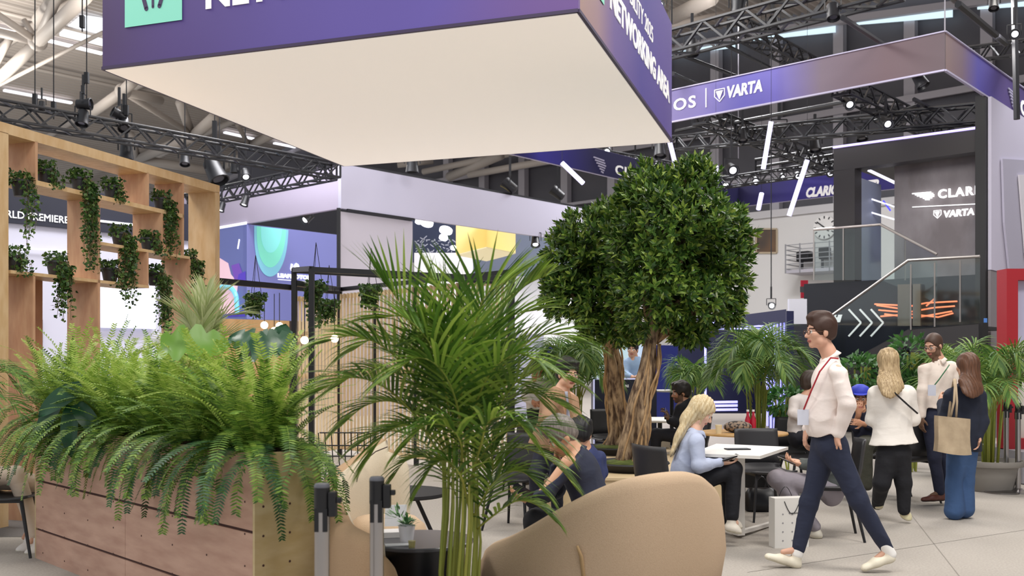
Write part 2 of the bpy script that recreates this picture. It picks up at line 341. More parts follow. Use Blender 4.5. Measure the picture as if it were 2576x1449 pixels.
# ================================================================ SUSPENDED CUBE OF THE NETWORKING AREA
zb, zt = 4.5, 6.11
K = P(1455, 27, 8.49); K.z = zb; Lc = P(258, 172, 10.17); Lc.z = zb; D = P(1690, 355, 13.55); D.z = zb; Cc = Lc + D - K
t = thing('hanging_sign_cube', 'large suspended purple fabric cube with a cream underside and white networking area lettering', 'hanging sign', (K + Cc) / 2)
uA = (Lc - K).normalized(); uB = (D - K).normalized(); wA = (Lc - K).length; wB = (D - K).length; hh = EZ * (zt - zb)
pur1 = gradmat('banner_purple_front', [(0, '6B4D8E'), (.3, '5F50A0'), (.55, '5A4A96'), (.8, '4E3A7C'), (1, '45305F')], tuple(uA), -wA / 2, wA / 2, noise=.35)
pur2 = gradmat('banner_purple_side', [(0, 'A08078'), (.12, '9A7C86'), (.3, '6A5596'), (.6, '4A3E92'), (.85, '5E4F98'), (1, '6B5E9E')], tuple(uB), -wB / 2, wB / 2, noise=.18)
mb = MB(); mb.hexa(K, Lc, Lc + hh, K + hh, uB * .06); obj('front_banner', mb, pur1, t)
mb = MB(); mb.hexa(K + uB * .061, D, D + hh, K + uB * .061 + hh, uA * .06); obj('side_banner', mb, pur2, t)
mb = MB(); mb.hexa(D + uA * .061, Cc, Cc + hh, D + uA * .061 + hh, -uB * .06); obj('back_banner', mb, pur1, t)
mb = MB(); mb.hexa(Lc + uB * .061, Cc - uB * .061, Cc - uB * .061 + hh, Lc + uB * .061 + hh, -uA * .06); obj('side_banner', mb, pur2, t)
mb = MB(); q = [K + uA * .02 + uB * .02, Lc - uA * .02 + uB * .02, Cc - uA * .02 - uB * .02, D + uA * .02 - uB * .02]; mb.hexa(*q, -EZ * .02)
obj('underside_panel', mb, mat('cream_fabric_glow', 'F0E9E2', .8, emit='F4EBE2', es=.5), t)  # faint emission added to brighten the fabric underside
mb = MB()
for a, b in ((K, Lc), (Lc, Cc), (Cc, D), (D, K)): mb.bar(a + EZ * .0, b + EZ * .0, .03)
obj('lower_frame', mb, mat('frame_dark_purple', '3A2B4E', .5), t)
teal = mat('teal_print', '8FE3CC', .5); ink = mat('dark_purple_print', '3B2A55', .5)
def cube_face(org, ux, nrm):
    # org: bottom corner the text starts from, ux: reading direction
    o = org + nrm * .006
    mb = MB(); a = o + ux * .29 + EZ * .385; mb.hexa(a, a + ux * .7, a + ux * .7 + EZ * .7, a + EZ * .7, nrm * .004); tile = obj('logo_tile', mb, teal, t)
    mb = MB(); a = a + nrm * .006
    for pts, w_ in ((((.07, .55), (.12, .42), (.2, .38), (.27, .16)), .045), (((.2, .38), (.22, .6)), .03), (((.35, .17), (.35, .6)), .028), (((.43, .17), (.5, .36), (.6, .42), (.63, .55)), .045), (((.5, .36), (.47, .6)), .03)):
        for k in range(len(pts) - 1): mb.bar(a + ux * pts[k][0] + EZ * pts[k][1], a + ux * pts[k + 1][0] + EZ * pts[k + 1][1], w_, .004, up=nrm)
        for p_ in pts: mb.lathe(a + ux * p_[0] + EZ * p_[1] - nrm * .002, [(w_ / 2, 0), (w_ / 2, .004)], 12, nrm)
    obj('logo_icon', mb, ink, tile)
    sign('lettering', 'NETWORKING AREA', o + ux * 1.27 + EZ * .47, ux, .245, letter_w, t, wfit=3.8, bold=.012)
    sign('lettering', 'IAA MOBILITY 2025', o + ux * 1.27 + EZ * .86, ux, .2, letter_w, t, wfit=2.48, bold=0)
cube_face(Lc, -uA, Vector((-uA.y, uA.x, 0)) * (1 if Vector((-uA.y, uA.x, 0)).y < 0 else -1))
cube_face(K, uB, -uA)
mb = MB()
for q in (K, Lc, D, Cc): mb.tube([q + hh, q + hh + EZ * 9], .01, 5)
obj('suspension_cable', mb, blackm, t)
# ================================================================ RING BANNER
def face_t(px, K, d): # distance along direction d from K where the line of sight at px meets the vertical plane
    r = (px - HX) / F; return (K.x - r * K.y) / (r * d.y - d.x)
rz0, rz1 = 6.49, 7.16
Rk = Vector((7.465, 17.0, rz0)); Rl = Rk + ax_e * 10.2; Rb = Rl + ax_c * 11.2; Rr = Rk + ax_c * 11.2; hh = EZ * (rz1 - rz0)
t = thing('ring_banner', 'long purple rectangular ring banner hung above the two storey stand', 'hanging banner', (Rk + Rb) / 2)
bA = gradmat('ring_purple_front', [(0, '5E5055'), (.1, '6A565C'), (.22, '70606E'), (.31, '5C52A6'), (.38, '5750A4'), (.47, '6A6098'), (.56, '6E6490'), (1, '4B4292')], tuple(ax_e), -5.1, 5.1)
bB = gradmat('ring_purple_side', [(0, '8B7470'), (.08, '806A78'), (.16, '5A52AC'), (.3, '5B4A86'), (.5, '463867'), (1, '3C3470')], tuple(ax_c), -5.6, 5.6)
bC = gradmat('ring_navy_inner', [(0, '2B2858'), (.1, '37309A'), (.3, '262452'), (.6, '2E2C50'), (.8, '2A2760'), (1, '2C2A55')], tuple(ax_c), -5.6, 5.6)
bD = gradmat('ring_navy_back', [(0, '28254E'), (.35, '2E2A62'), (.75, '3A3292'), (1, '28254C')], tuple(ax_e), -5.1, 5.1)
mb = MB(); mb.hexa(Rk, Rl, Rl + hh, Rk + hh, ax_c * .04); obj('banner_panel', mb, bA, t)
mb = MB(); mb.hexa(Rk + ax_c * .041, Rr, Rr + hh, Rk + hh + ax_c * .041, ax_e * .04); obj('banner_panel', mb, bB, t)
mb = MB(); mb.hexa(Rl + ax_c * .041, Rb, Rb + hh, Rl + hh + ax_c * .041, -ax_e * .04); obj('banner_panel', mb, bC, t)
mb = MB(); mb.hexa(Rr + ax_e * .041, Rb - ax_e * .041, Rb - ax_e * .041 + hh, Rr + ax_e * .041 + hh, -ax_c * .04); obj('banner_panel', mb, bD, t)
mb = MB(); rim = mat('pale_rim', 'B9B3CC', .5)
for a, b in ((Rk, Rl), (Rl, Rb), (Rb, Rr), (Rr, Rk)): mb.bar(a, b, .05, .03); mb.bar(a + hh, b + hh, .05, .02)
obj('frame_rim', mb, rim, t)
def wing(mb, o, ux, n, s):   # streamlined wing emblem of stripes
    for k in range(6):
        y = (5 - k) * .16 * s; x0 = -.55 * s + k * .16 * s; x1 = .75 * s - abs(k - 2) * .09 * s
        mb.bar(o + ux * x0 + EZ * (y + .05 * s), o + ux * x1 + EZ * (y - .02 * s), .09 * s, .02, up=n)
    return mb
def shield(mb, o, ux, n, s):
    P_ = lambda x, y: o + ux * x * s + EZ * y * s
    for a, b in (((0, 1), (0, .45)), ((0, .45), (.45, 0)), ((.45, 0), (.9, .45)), ((.9, .45), (.9, 1)), ((.9, 1), (0, 1))): mb.bar(P_(*a), P_(*b), .05 * s, .02, up=n)
    mb.prism([P_(.14, .86), P_(.76, .86), P_(.45, .16)], n * .02); return mb
rd = -ax_e; n0 = -ax_c; Ro = Rk + n0 * .01
def rp(px, py): tq = face_t(px, Ro, ax_e); p = Ro + ax_e * tq; p.z = H - (py - HY) * p.y / F; return p
a = rp(1570, 283); b = rp(1750, 283); a.z = rp(1750, 268).z; sign('lettering', 'CLARIOS', a, rd, .235, letter_w, t, wfit=(b - a).length, bold=.006, spacing=1.15)
mb = MB(); a = rp(1776, 270); b = rp(1776, 222); mb.bar(a, b, .02, .02); obj('divider_line', mb, letter_w, t)
a = rp(1798, 258); mb = shield(MB(), a, rd, n0, .25); obj('shield_emblem', mb, letter_w, t)
a = rp(1829, 246); b = rp(1918, 246); b.z = a.z; sign('lettering', 'VARTA', a, rd, .22, letter_w, t, wfit=(b - a).length, bold=.012, shear=.12)
Li = Rl - ax_e * .05 + ax_c * .04; m_ = -ax_e
tl = face_t(1548, Li, ax_c); a = Li + ax_c * tl; a.z = H + (HY - 437) * a.y / F; sign('lettering', 'CLARIOS', a, ax_c, .25, letter_w, t, wfit=2.4, bold=.01, spacing=1.15)
mb = wing(MB(), a - ax_c * .75 - EZ * .05, ax_c, m_, .42); obj('wing_emblem', mb, mat('dim_lettering', 'B8B4CC', .5), t)
Bi = Rb - ax_c * .05; Bi.z = rz0
def bp(px, py): tq = face_t(px, Bi, ax_e); p = Bi + ax_e * tq; p.z = H - (py - HY) * p.y / F; return p
a = bp(2028, 496); b = bp(2212, 470); b.z = a.z; sign('lettering', 'CLARIOS POWER', a, rd, .27, letter_w, t, wfit=(b - a).length, bold=.02, shear=.25)
Sd = Rk - ax_e * .006 ; Si = -ax_e
tl = face_t(2566, Sd, ax_c); a = Sd + ax_c * tl + m_ * .01; a.z = H + (HY - 283) * a.y / F; sign('lettering', 'CLARIOS', a, ax_c, .28, letter_w, t, wfit=2.4, bold=.02)
mb = wing(MB(), a - ax_c * .65 + EZ * .02, ax_c, m_, .36); obj('wing_emblem', mb, MATS['dim_lettering'], t)
mb = MB()
for q in (Rk, Rl, Rb, Rr): mb.tube([q + hh, q + EZ * 9], .012, 5)
obj('suspension_cable', mb, mat('cable_pale', '9A96A0', .4), t)
# ================================================================ TRUSSES
def truss(p, q, w, label, step=None, tri=False, group=None):
    p, q = Vector(p), Vector(q); d = (q - p).normalized(); a = d.cross(EZ).normalized() * w / 2; b = EZ * w / 2; Ln = (q - p).length
    t = thing('lighting_truss', label, 'truss', (p + q) / 2, group)
    cs = [a + b, -a + b, -a - b, a - b]; r = w * .085
    for c_ in cs: obj('chord', MB().tube([p + c_, q + c_], r, 6), black, t)
    nst = max(2, int(Ln / (step or w * 1.05))); mb = MB()
    for k in range(nst):
        u, v = p + d * Ln * k / nst, p + d * Ln * (k + 1) / nst
        for i in range(4):
            c0, c1 = cs[i], cs[(i + 1) % 4]
            if k % 2: c0, c1 = c1, c0
            mb.bar(u + c0, v + c1, r * 1.1)
    for u in (p, q):
        for i in range(4): mb.bar(u + cs[i], u + cs[(i + 1) % 4], r * 1.6)
    obj('lattice', mb, black, t); return t
cz = 6.3; Tc = P(845, 430, 25.0); cz = Tc.z
truss(Tc - ax_c * 10.5, Tc, .36, 'long black lattice truss sloping down from the left edge below the roof')
truss(Tc + ax_e * .2, Tc + ax_e * 7.5, .36, 'black truss going back left above the pale banner, behind the shelf')
# trusses over the two storey stand and above the ring
truss(P(1640, 125, 19), P(2260, -40, 15.5), .4, 'thick black truss crossing the top right under the roof')
truss(P(1850, 65, 20.5), P(2035, 165, 24), .34, 'black truss running back from the top truss toward the banner')
truss(P(1690, 362, 26), P(2470, 285, 19), .34, 'black truss with lamps behind the ring banner, level with the dark portal')
truss(P(1760, 290, 22), P(2110, 425, 29), .36, 'black truss sloping down right through the ring above the tree')
truss(P(2115, 215, 19), P(2380, 345, 24), .34, 'black truss descending right under the purple banner corner')
truss(P(1800, 463, 31), P(2110, 418, 27.5), .3, 'low black truss with glowing lamps above the navy back banner')
truss(P(1400, 372, 30), P(1710, 425, 34), .3, 'black truss with bright lamps behind the cream underside')
truss(P(2430, 138, 21), P(2640, 112, 18.5), .28, 'black truss at the right edge beside the banner corner')
def rod(name, pts, r, m, label, cat, group=None, Yd=None): return single(name, MB().tube(pts, r, 6), m, label, cat, group)
rods = [((1692, 130, 20), (1860, 195, 24)), ((1800, 100, 20), (1940, 172, 24)), ((1692, 185, 20), (1780, 225, 23)), ((1850, 308, 24), (2130, 255, 20)), ((1700, 330, 26), (1840, 300, 24)), ((2200, 305, 22), (2310, 265, 20)), ((2120, 45, 15), (2220, 110, 18)), ((1900, 402, 30), (2095, 372, 27)), ((1905, 420, 30), (2095, 390, 27)), ((2300, 250, 19), (2370, 290, 21)), ((2410, 10, 12), (2530, 110, 13.5)), ((2536, -700, 13.4), (2558, 300, 13.4))]
for i, (a, b) in enumerate(rods):
    single('rigging_bar', MB().tube([P(*a), P(*b)], .045, 6), black, 'thin black bar in the lighting rig above the right hand stand', 'rigging bar', 'thin bars of the lighting rig')
# glowing sticks
sticks = [((1940, 306), (1920, 425), 19, 'glowing lilac tube hanging tilted in the middle of the ring banner'), ((2031, 402), (1985, 543), 20, 'long glowing lilac tube in front of the navy lettered banner'), ((1916, 487), (1908, 526), 21, 'short glowing tube low at the navy banner right of the tree'), ((1414, 410), (1467, 461), 22, 'glowing tube tilted left above the white band behind the palm'),
          ((1684, 354), (1700, 418), 17, 'glowing tube just below the cube corner above the tree'), ((1801, 418), (1801, 492), 20, 'upright glowing tube at the right edge of the tree top')]
for a, b, Y, lb in sticks:
    t = thing('light_tube', lb, 'light tube', P(*b, Y), 'glowing tubes hung inside the ring banner')
    obj('tube', MB().tube([P(*a, Y), P(*b, Y + .3)], .05 * Y / 20, 8), tube_glow, t)
    p = P(*a, Y); obj('cable', MB().tube([p, p + EZ * 10], .004, 4), blackm, t)
# ---------------------------------------------------------------- spot lamps on trusses
def spot(px, py, Y, aim, s=1.0, lit=True, label='', cat='spotlight', beam=0):
    s *= .8; c = P(px, py, Y); d = Vector(aim).normalized(); t = thing('spotlight', label, cat, c, 'stage spotlights on the trusses')
    mb = MB(); mb.lathe(c - d * .16 * s, [(.05 * s, 0), (.1 * s, .03 * s), (.11 * s, .2 * s), (.13 * s, .32 * s), (.115 * s, .325 * s), (.1 * s, .27 * s)], 14, d); obj('housing', mb, black, t, smooth='auto')
    mb = MB(); mb.lathe(c + d * .12 * s, [(.075 * s, 0), (.07 * s, .01 * s)], 14, d); obj('lens', mb, MATS['glowing_white'] if lit == 1 else (mat('lens_bright', 'FFFFFF', .3, emit='FFFFFF', es=18) if lit == 2 else mat('lens_dark', '3A3A46', .2)), t)
    sd = d.cross(EZ); sd = (sd.normalized() if sd.length > .1 else Vector((1, 0, 0))) * .15 * s; mb = MB()
    mb.bar(c - sd, c - sd + EZ * .22 * s, .02 * s); mb.bar(c + sd, c + sd + EZ * .22 * s, .02 * s); mb.bar(c - sd + EZ * .22 * s, c + sd + EZ * .22 * s, .02 * s); mb.bar(c + EZ * .22 * s, c + EZ * .62 * s, .05 * s)
    if (px, py) in ((617, 438), (318, 378), (1660, 375), (1840, 425), (1940, 768), (465, 400), (540, 430)): mb.tube([c + EZ * .6 * s, c + EZ * 11], .012, 5)
    obj('yoke', mb, black, t); return t
L1 = [(617, 438, 24, (.3, -.6, -.7), 1.2, 1, 'spotlight with a lit lens under the left truss, right of the shelf top'), (617, 505, 26, (-.2, -.3, -.9), 1.1, 1, 'spotlight hanging over the pale banner right of the shelf'), (558, 520, 26, (-.2, -.3, -.9), 1, 1, 'spotlight peeking out right beside the shelf edge'),
      (300, 290, 21, (-.6, -.5, .3), 1.2, 0, 'dark spotlight standing upright on the left truss'), (312, 312, 21, (.2, -.5, -.6), 1.3, 0, 'dark moving head clamped to the left truss below its twin'), (210, 262, 20, (1, 0, 0), 1.2, 0, 'dark double lamp bracket above the left truss'), (208, 295, 20, (0, -.3, -1), 1.3, 0, 'dark lamp body hanging down under the double bracket'), (465, 400, 23, (.1, -.3, -.8), 1.2, 0, 'small dark spotlight under the middle of the left truss'), (540, 430, 23.5, (.5, -.3, -.9), 2.4, 0, 'large dark moving head hanging near the shelf right corner'), (318, 378, 21.5, (0, 0, -1), 1.5, 0, 'dark fixture hanging behind the shelf top board'), (105, 265, 19.5, (0, 0, -1), .7, 0, 'small clamp lamp on the left truss near the frame edge'), (590, 420, 24, (0, 0, -1), 1.1, 0, 'dark spotlight left of the lit one under the left truss'),
      (1037, 412, 27, (0, 0, -1), 1.8, 0, 'dark moving head on top of the white band under the cube edge'), (1283, 468, 31, (-.5, 0, .4), 1.9, 0, 'dark moving head standing on the white band, nearer the cube'), (1403, 487, 33, (-.5, 0, .4), 1.9, 0, 'dark moving head standing on the white band, nearer the tree'),
      (1475, 371, 30.5, (-.2, -1, -.5), 1.2, 2, 'bright lamp at the left end of the row behind the cube'), (1528, 379, 31.2, (-.2, -1, -.5), 1.3, 2, 'bright lamp, second of the row behind the cube'), (1598, 402, 32.3, (-.2, -1, -.5), 1.3, 2, 'bright lamp, third of the row behind the cube'), (1650, 414, 33.2, (-.2, -1, -.5), 1.3, 2, 'bright lamp, last of the row behind the cube'),
      (1661, 12, 13.2, (-.3, -1, -.4), .7, 2, 'bright lamp shining at the top rim of the purple cube'), (1826, 466, 31, (-.2, -1, -.3), 1.2, 2, 'bright lamp beside the tree top at the low truss'), (1901, 454, 30, (-.2, -1, -.5), 1.2, 1, 'lit lamp under the low truss, left of the tilted tube'), (1968, 444, 29, (-.2, -1, -.5), 1, 1, 'lit lamp under the low truss beside the tilted tube'), (2007, 441, 28.5, (-.2, -1, -.5), 1.1, 1, 'lit lamp under the low truss right of the tilted tube'), (2088, 433, 28, (-.2, -1, -.5), 1.2, 1, 'lit lamp at the right end of the low truss'),
      (1840, 425, 22, (.1, -1, -.5), 1.3, 1, 'moving head with bluish lens right of the tree top'), (2133, 258, 19.5, (.1, -.8, -.6), 1.1, 1, 'lit spotlight beneath the right hand truss'), (2228, 308, 20, (.1, -.8, -.5), 1.1, 1, 'lit spotlight on the long truss above the portal'), (1741, 118, 19, (0, -.2, -1), 1.3, 0, 'dark lamp under the top right truss beside the cube'), (1857, 20, 18, (.1, 0, 1), 1.4, 0, 'dark lamp standing on the top right truss'), (1945, 60, 17.5, (0, -.3, -1), 1.1, 0, 'dark lamp under the top right truss, middle'), (2095, 28, 16, (0, -.3, -1), 1.1, 0, 'dark lamp under the top right truss, right end'), (2313, 200, 17.5, (.3, -.3, -.8), 1.2, 0, 'dark lamp hanging under the banner corner'),
      (2050, 362, 23, (0, -.3, -1), 1.4, 0, 'dark lamp under the long truss left of the portal'), (2167, 335, 22, (0, -.3, -1), 1.3, 0, 'dark lamp under the long truss above the portal beam'), (1868, 340, 23, (0, -.3, -1), 1.2, 0, 'dark lamp on the sloping truss left of the hanging tube'), (1960, 330, 24, (0, -.3, -1), 1.6, 0, 'dark lamp behind the hanging tube'), (1660, 375, 20, (0, -.3, -1), 1.3, 0, 'dark lamp right under the cube corner'), (2552, 85, 13, (-.4, -1, -.4), .7, 1, 'lit spotlight at the right edge of the frame'), (2500, 10, 12, (-.2, -.4, -1), .6, 0, 'warm dark spotlight at the top right corner'), (775, 547, 27.5, (-.5, -.6, -.6), 1.4, 1, 'lit spotlight in the dark gap over the stand screen'), (1347, 606, 32, (0, -.5, -.8), 1.5, 1, 'lit spotlight under the white band left of the tree'), (1940, 768, 21, (-.1, -1, -.2), .8, 2, 'bright lamp above the navy light tunnel')]
for x, y, Y, aim, s_, lit, lb in L1: spot(x, y, Y, aim, s_, lit, lb)
# motor chains with hooks on the left
for i, (x, y0, y1, Y) in enumerate(((88, 215, 285, 20), (135, 240, 300, 20), (218, 130, 262, 20), (318, 255, 300, 21), (552, 355, 395, 24), (207, 30, 80, 18))):
    p, q = P(x, y1, Y), P(x, y0, Y); mb = MB().tube([p, p + EZ * 8], .012, 5); mb.box((q + p) / 2, (.08, .08, .22)); 
    single('hoist_cable', mb, blackm, 'thin black hoist cable with a small hook block hanging from the roof', 'cable', 'hoist cables above the left truss')
# ================================================================ PALE STAND WITH SCREENS (centre left)
Bc = Vector(((858 - HX) / F * 26, 26, 5.5)); bt = 6.67
band = mat('lilac_band', 'C3C0D2', .7); band2 = mat('lilac_band_side', 'B9AFC4', .7)
t = thing('exhibition_stand', 'pale lilac stand with a high band, white corner panel and blue screens', 'exhibition stand', (Bc.x, Bc.y, 0))
mb = MB(); mb.hexa(Bc, Bc + ax_c * 13, Bc + ax_c * 13 + EZ * 1.17, Bc + EZ * 1.17, ax_e * .12); obj('upper_band', mb, band, t)
mb = MB(); mb.hexa(Bc + ax_e * .121, Bc + ax_e * 10, Bc + ax_e * 10 + EZ * 1.17, Bc + ax_e * .121 + EZ * 1.17, ax_c * .12); obj('upper_band', mb, band2, t)
mb = MB(); mb.bar(Bc + EZ * 1.2 + ax_e * .1, Bc + EZ * 1.2 + ax_c * 12 + ax_e * .1, .14, .08); mb.bar(Bc - EZ * .02 + ax_c * .2, Bc - EZ * .02 + ax_c * 2.6, .05, .05); obj('black_trim', mb, black, t)
q = Vector((Bc.x, Bc.y, 0)) + ax_e * .05
mb = MB(); mb.hexa(q, q + ax_c * 2.58, q + ax_c * 2.58 + EZ * 5.42, q + EZ * 5.42, ax_e * .12); obj('corner_panel', mb, mat('pale_panel', 'C6C0CA', .7), t)
mb = MB(); mb.bar(q - ax_c * .04, q - ax_c * .04 + EZ * 5.5, .09); obj('corner_post', mb, black, t)
# black sheet put in for the dark ceiling void above the screen
Sc = Vector(((621 - HX) / F * 28.9, 28.9, 0)); sz0, sz1 = 2.70, 5.48
mb = MB(); mb.hexa(Sc + ax_c * .4 + EZ * 5.49 + ax_e * 1, Sc + ax_c * 7 + EZ * 5.49 + ax_e * 1, Sc + ax_c * 7 + EZ * 8 + ax_e * 1, Sc + ax_c * .4 + EZ * 8 + ax_e * 1, ax_e * .1); obj('backdrop', mb, mat('void_black', '15151C', .8), t)
scr = mat('screen_periwinkle', '7478B0', .4, emit='7B80C0', es=.3)
s_ = thing('video_screen', 'big periwinkle blue video wall with a teal blob and white logo lettering', 'screen', Sc)
mb = MB(); mb.hexa(Sc + EZ * sz0, Sc + ax_c * 4.6 + EZ * sz0, Sc + ax_c * 4.6 + EZ * sz1, Sc + EZ * sz1, ax_e * .2); obj('screen_panel', mb, scr, s_)
def sp(px, py, off=.01): tq = face_t(px, Sc, ax_c); p = Sc + ax_c * tq - ax_e * off; p.z = H - (py - HY) * p.y / F; return p
for k, (c_, sh) in enumerate((('7FC2D8', 1.0), ('7FE0C8', .86), ('8AE8E4', .62))):
    mb = MB(); pts = []
    for i in range(25):
        a = math.pi * i / 24; pts.append((682 + 43 * sh * math.cos(a) - 3 * math.sin(a), 566 + 130 * sh ** 1.3 * math.sin(a) ** .8))
    mb.prism([sp(x, max(y, 567 + (x - 634) * .126), .01 + k * .006) for x, y in pts], -ax_e * .004); obj('blob_graphic', mb, mat('blob_%d' % k, c_, .4, emit=c_, es=.35), s_)
mb = MB()
for a, b, w_ in (((733, 664), (731, 678), .07), ((731, 678), (739, 683), .07), ((739, 683), (740, 668), .07), ((742, 684), (742, 664), .07), ((742, 664), (749, 668), .07), ((749, 668), (747, 684), .07)): mb.bar(sp(*a, .03), sp(*b, .03), w_, .01, up=ax_e)
obj('logo_mark', mb, mat('screen_white', 'FFFFFF', .4, emit='FFFFFF', es=1.2), s_)
a, b = sp(697, 697, .03), sp(782, 697, .03); b.z = a.z; sign('lettering', 'LEAPMOTOR', a, ax_c, .11, MATS['screen_white'], s_, wfit=(b - a).length, bold=.01)
mb = MB(); b = sp(779, 706, .03); a = sp(698, 703, .03); b.z = a.z; mb.bar(a, b, .012, .015); obj('underline', mb, MATS['screen_white'], s_)
a = sp(700, 718, .03); sign('lettering', 'A GREAT TECHCAR', a, ax_c, .07, MATS['screen_white'], s_, wfit=(b - a).length, bold=.006) if False else None
s2 = thing('side_screen', 'narrow screen with pink purple and teal figure graphics beside the shelf', 'screen', Sc)
mb = MB(); mb.hexa(Sc + EZ * sz0 + ax_e * .01, Sc + ax_e * 3.2 + EZ * sz0, Sc + ax_e * 3.2 + EZ * sz1, Sc + ax_e * .01 + EZ * sz1, ax_c * .2); obj('screen_panel', mb, mat('screen_blue2', '6068A4', .4, emit='6470B0', es=.3), s2)
def s2p(px, py, off=.012): tq = face_t(px, Sc, ax_e); p = Sc + ax_e * tq - ax_c * off; p.z = H - (py - HY) * p.y / F; return p
for nm, c_, pts, o_ in (('shape_pink', 'E8C0CC', ((540, 640), (552, 648), (575, 662), (582, 690), (600, 712), (590, 790), (560, 790), (540, 770)), .012), ('shape_purple', '6B3FA8', ((583, 668), (602, 662), (612, 690), (619, 690), (619, 712), (592, 708)), .016), ('shape_navy', '3A2AA0', ((575, 798), (619, 796), (619, 778), (595, 786), (570, 790)), .016), ('shape_navy', '4A2FB0', ((602, 690), (619, 682), (619, 712), (598, 708)), .02)):
    mb = MB(); mb.prism([s2p(x, y, o_) for x, y in pts], -ax_c * .004); obj(nm, mb, mat(nm + c_, c_, .4, emit=c_, es=.5), s2)
mb = MB(); mb.tube([s2p(570 + 28 * math.cos(a), 756 + 36 * math.sin(a), .03) for a in [math.pi * (1 + i / 12) for i in range(13)]] + [s2p(600, 790, .03)], .08, 8); obj('shape_teal', mb, mat('teal_stroke', '74C8E0', .4, emit='74C8E0', es=.5), s2)
mb = MB(); mb.bar(s2p(603, 602), s2p(599, 626), .05, .01, up=ax_c); mb.bar(s2p(552, 573), s2p(621, 561), .07, .02, up=ax_c); obj('white_strokes', mb, MATS['screen_white'], s2)
# interior behind the opening, right part of the stand
def box_px(name, px0, px1, py0, py1, Y, d, m, label, cat, dirn=None, thick=.1, group=None, parent=None, kind=None, Y1=None):
    Y1 = Y1 or Y; a = P(px0, py1, Y); b = P(px1, py1, Y1); b.z = a.z; c = Vector((b.x, b.y, P(px0, py0, Y).z)); e_ = Vector((a.x, a.y, c.z))
    mb = MB(); mb.hexa(a, b, c, e_, Vector((0, 1, 0)) * thick)
    if parent: return obj(name, mb, m, parent)
    if kind: return struct(name, mb, m)
    return single(name, mb, m, label, cat, group)
cc = Vector((Bc.x, Bc.y, 0)); I0 = cc + ax_e * 5
yel = mat('yellow_lightbox', 'EBDCA0', .6, emit='F4E2A4', es=.25)
t = thing('hanging_lightbox', 'pale yellow box lantern hanging in the opening below the lilac band', 'lightbox', P(1224, 650, 33))
a, b, c_ = P(1147, 640, 33), P(1224, 628, 35), P(1297, 645, 32.5); z0 = a.z; z1 = z0 + 1.35
for nm, u, v in (('side_panel', a, b), ('side_panel', b, c_)):
    mb = MB(); u = Vector((u.x, u.y, z0)); v = Vector((v.x, v.y, z0)); mb.hexa(u, v, v + EZ * 1.6, u + EZ * 1.6, (0, .06, 0)); obj(nm, mb, yel, t)
mb = MB(); dd = P(1224, 650, 30.8); mb.prism([Vector((q_.x, q_.y, z0 - .03)) for q_ in (a, dd, c_, b)], (0, 0, .03)); obj('bottom_panel', mb, mat('yellow_bottom', 'F2E6B8', .6, emit='F6E8B4', es=.35), t)
box_px('white_booth_wall', 1042, 1190, 636, 905, 36, 0, mat('booth_white', 'F0EFF2', .6, emit='F4F4FF', es=.35), 'bright white booth wall seen below the round lamps behind the palm', 'wall panel', Y1=36)
box_px('slate_banner', 1190, 1480, 560, 692, 38, 0, mat('slate_blue', '6B7488', .7), 'slate blue hanging wall behind the yellow lantern', 'banner', Y1=39)
box_px('white_booth_wall', 1186, 1500, 688, 905, 39.5, 0, MATS['booth_white'], 'white hall booth wall below the slate blue banner', 'wall panel')
box_px('rig_backdrop', 1035, 1150, 540, 660, 39, 0, mat('navy_backdrop', '39425E', .7), 'dark blue backdrop with a fine white grid behind round ceiling lamps', 'backdrop')
mb = MB(); random.seed(4)
for k in range(60):
    x, y = random.uniform(1045, 1142), random.uniform(600, 640); mb.bar(P(x, y, 37.5), P(x + random.uniform(-9, 9), y + random.uniform(-7, 7), 37.5), .03)
single('rig_wires', mb, mat('pale_wire', 'C8CCDC', .5), 'tangle of pale rigging struts seen above the white booth wall', 'rigging', kind='stuff')
for x, y, r_ in ((1052, 560, .12), (1073, 563, .24), (1121, 582, .24), (1115, 600, .16), (1140, 626, .1)):
    c_ = P(x, y, 36); mb = MB(); mb.lathe(c_, [(r_, 0), (r_, .08), (r_ * .6, .12)], 20, (.2, .5, 1)); single('disc_lamp', mb, MATS['glowing_white'], 'flat round white ceiling lamp over the white booth wall', 'ceiling lamp', 'round disc lamps over the booth')
# ================================================================ WORLD PREMIERE WALL BEHIND THE SHELF
W0 = Vector(((20 - HX) / F * 24, 24, 0)) - ax_c * 3; WL = face_t(478, W0, ax_c)
t = thing('premiere_backdrop', 'dark banner wall with white WORLD PREMIERE lettering over pale panels behind the shelf', 'exhibition wall', W0)
mb = MB(); mb.hexa(W0 + EZ * 4.84, W0 + ax_c * WL + EZ * 4.84, W0 + ax_c * WL + EZ * 5.85, W0 + EZ * 5.85, ax_e * .1); obj('dark_banner', mb, mat('night_banner', '1E2030', .6), t)
mb = MB(); mb.hexa(W0 + ax_e * .1, W0 + ax_c * WL + ax_e * .1, W0 + ax_c * WL + EZ * 4.84 + ax_e * .1, W0 + EZ * 4.84 + ax_e * .1, ax_e * .1); obj('pale_wall', mb, mat('pale_wall', 'CFCEDD', .6, emit='D8DAF0', es=.06), t)
def wp(px, py, off=.01): tq = face_t(px, W0, ax_c); p = W0 + ax_c * tq - ax_e * off; p.z = H - (py - HY) * p.y / F; return p
mb = MB(); a, b = wp(252, 824), wp(388, 824); b.z = a.z; zz = wp(252, 722).z - a.z; mb.hexa(a, b, b + EZ * zz, a + EZ * zz, -ax_e * .06); obj('bright_screen', mb, mat('bright_screen', 'F0F2FF', .4, emit='E6EAFF', es=.8), t)
mb = MB(); a, b = wp(20, 622), wp(178, 632); mb.bar(a, b, .03); a, b = wp(252, 556), wp(392, 572); mb.bar(a, b, .05); obj('edge_line', mb, MATS['screen_white'], t)
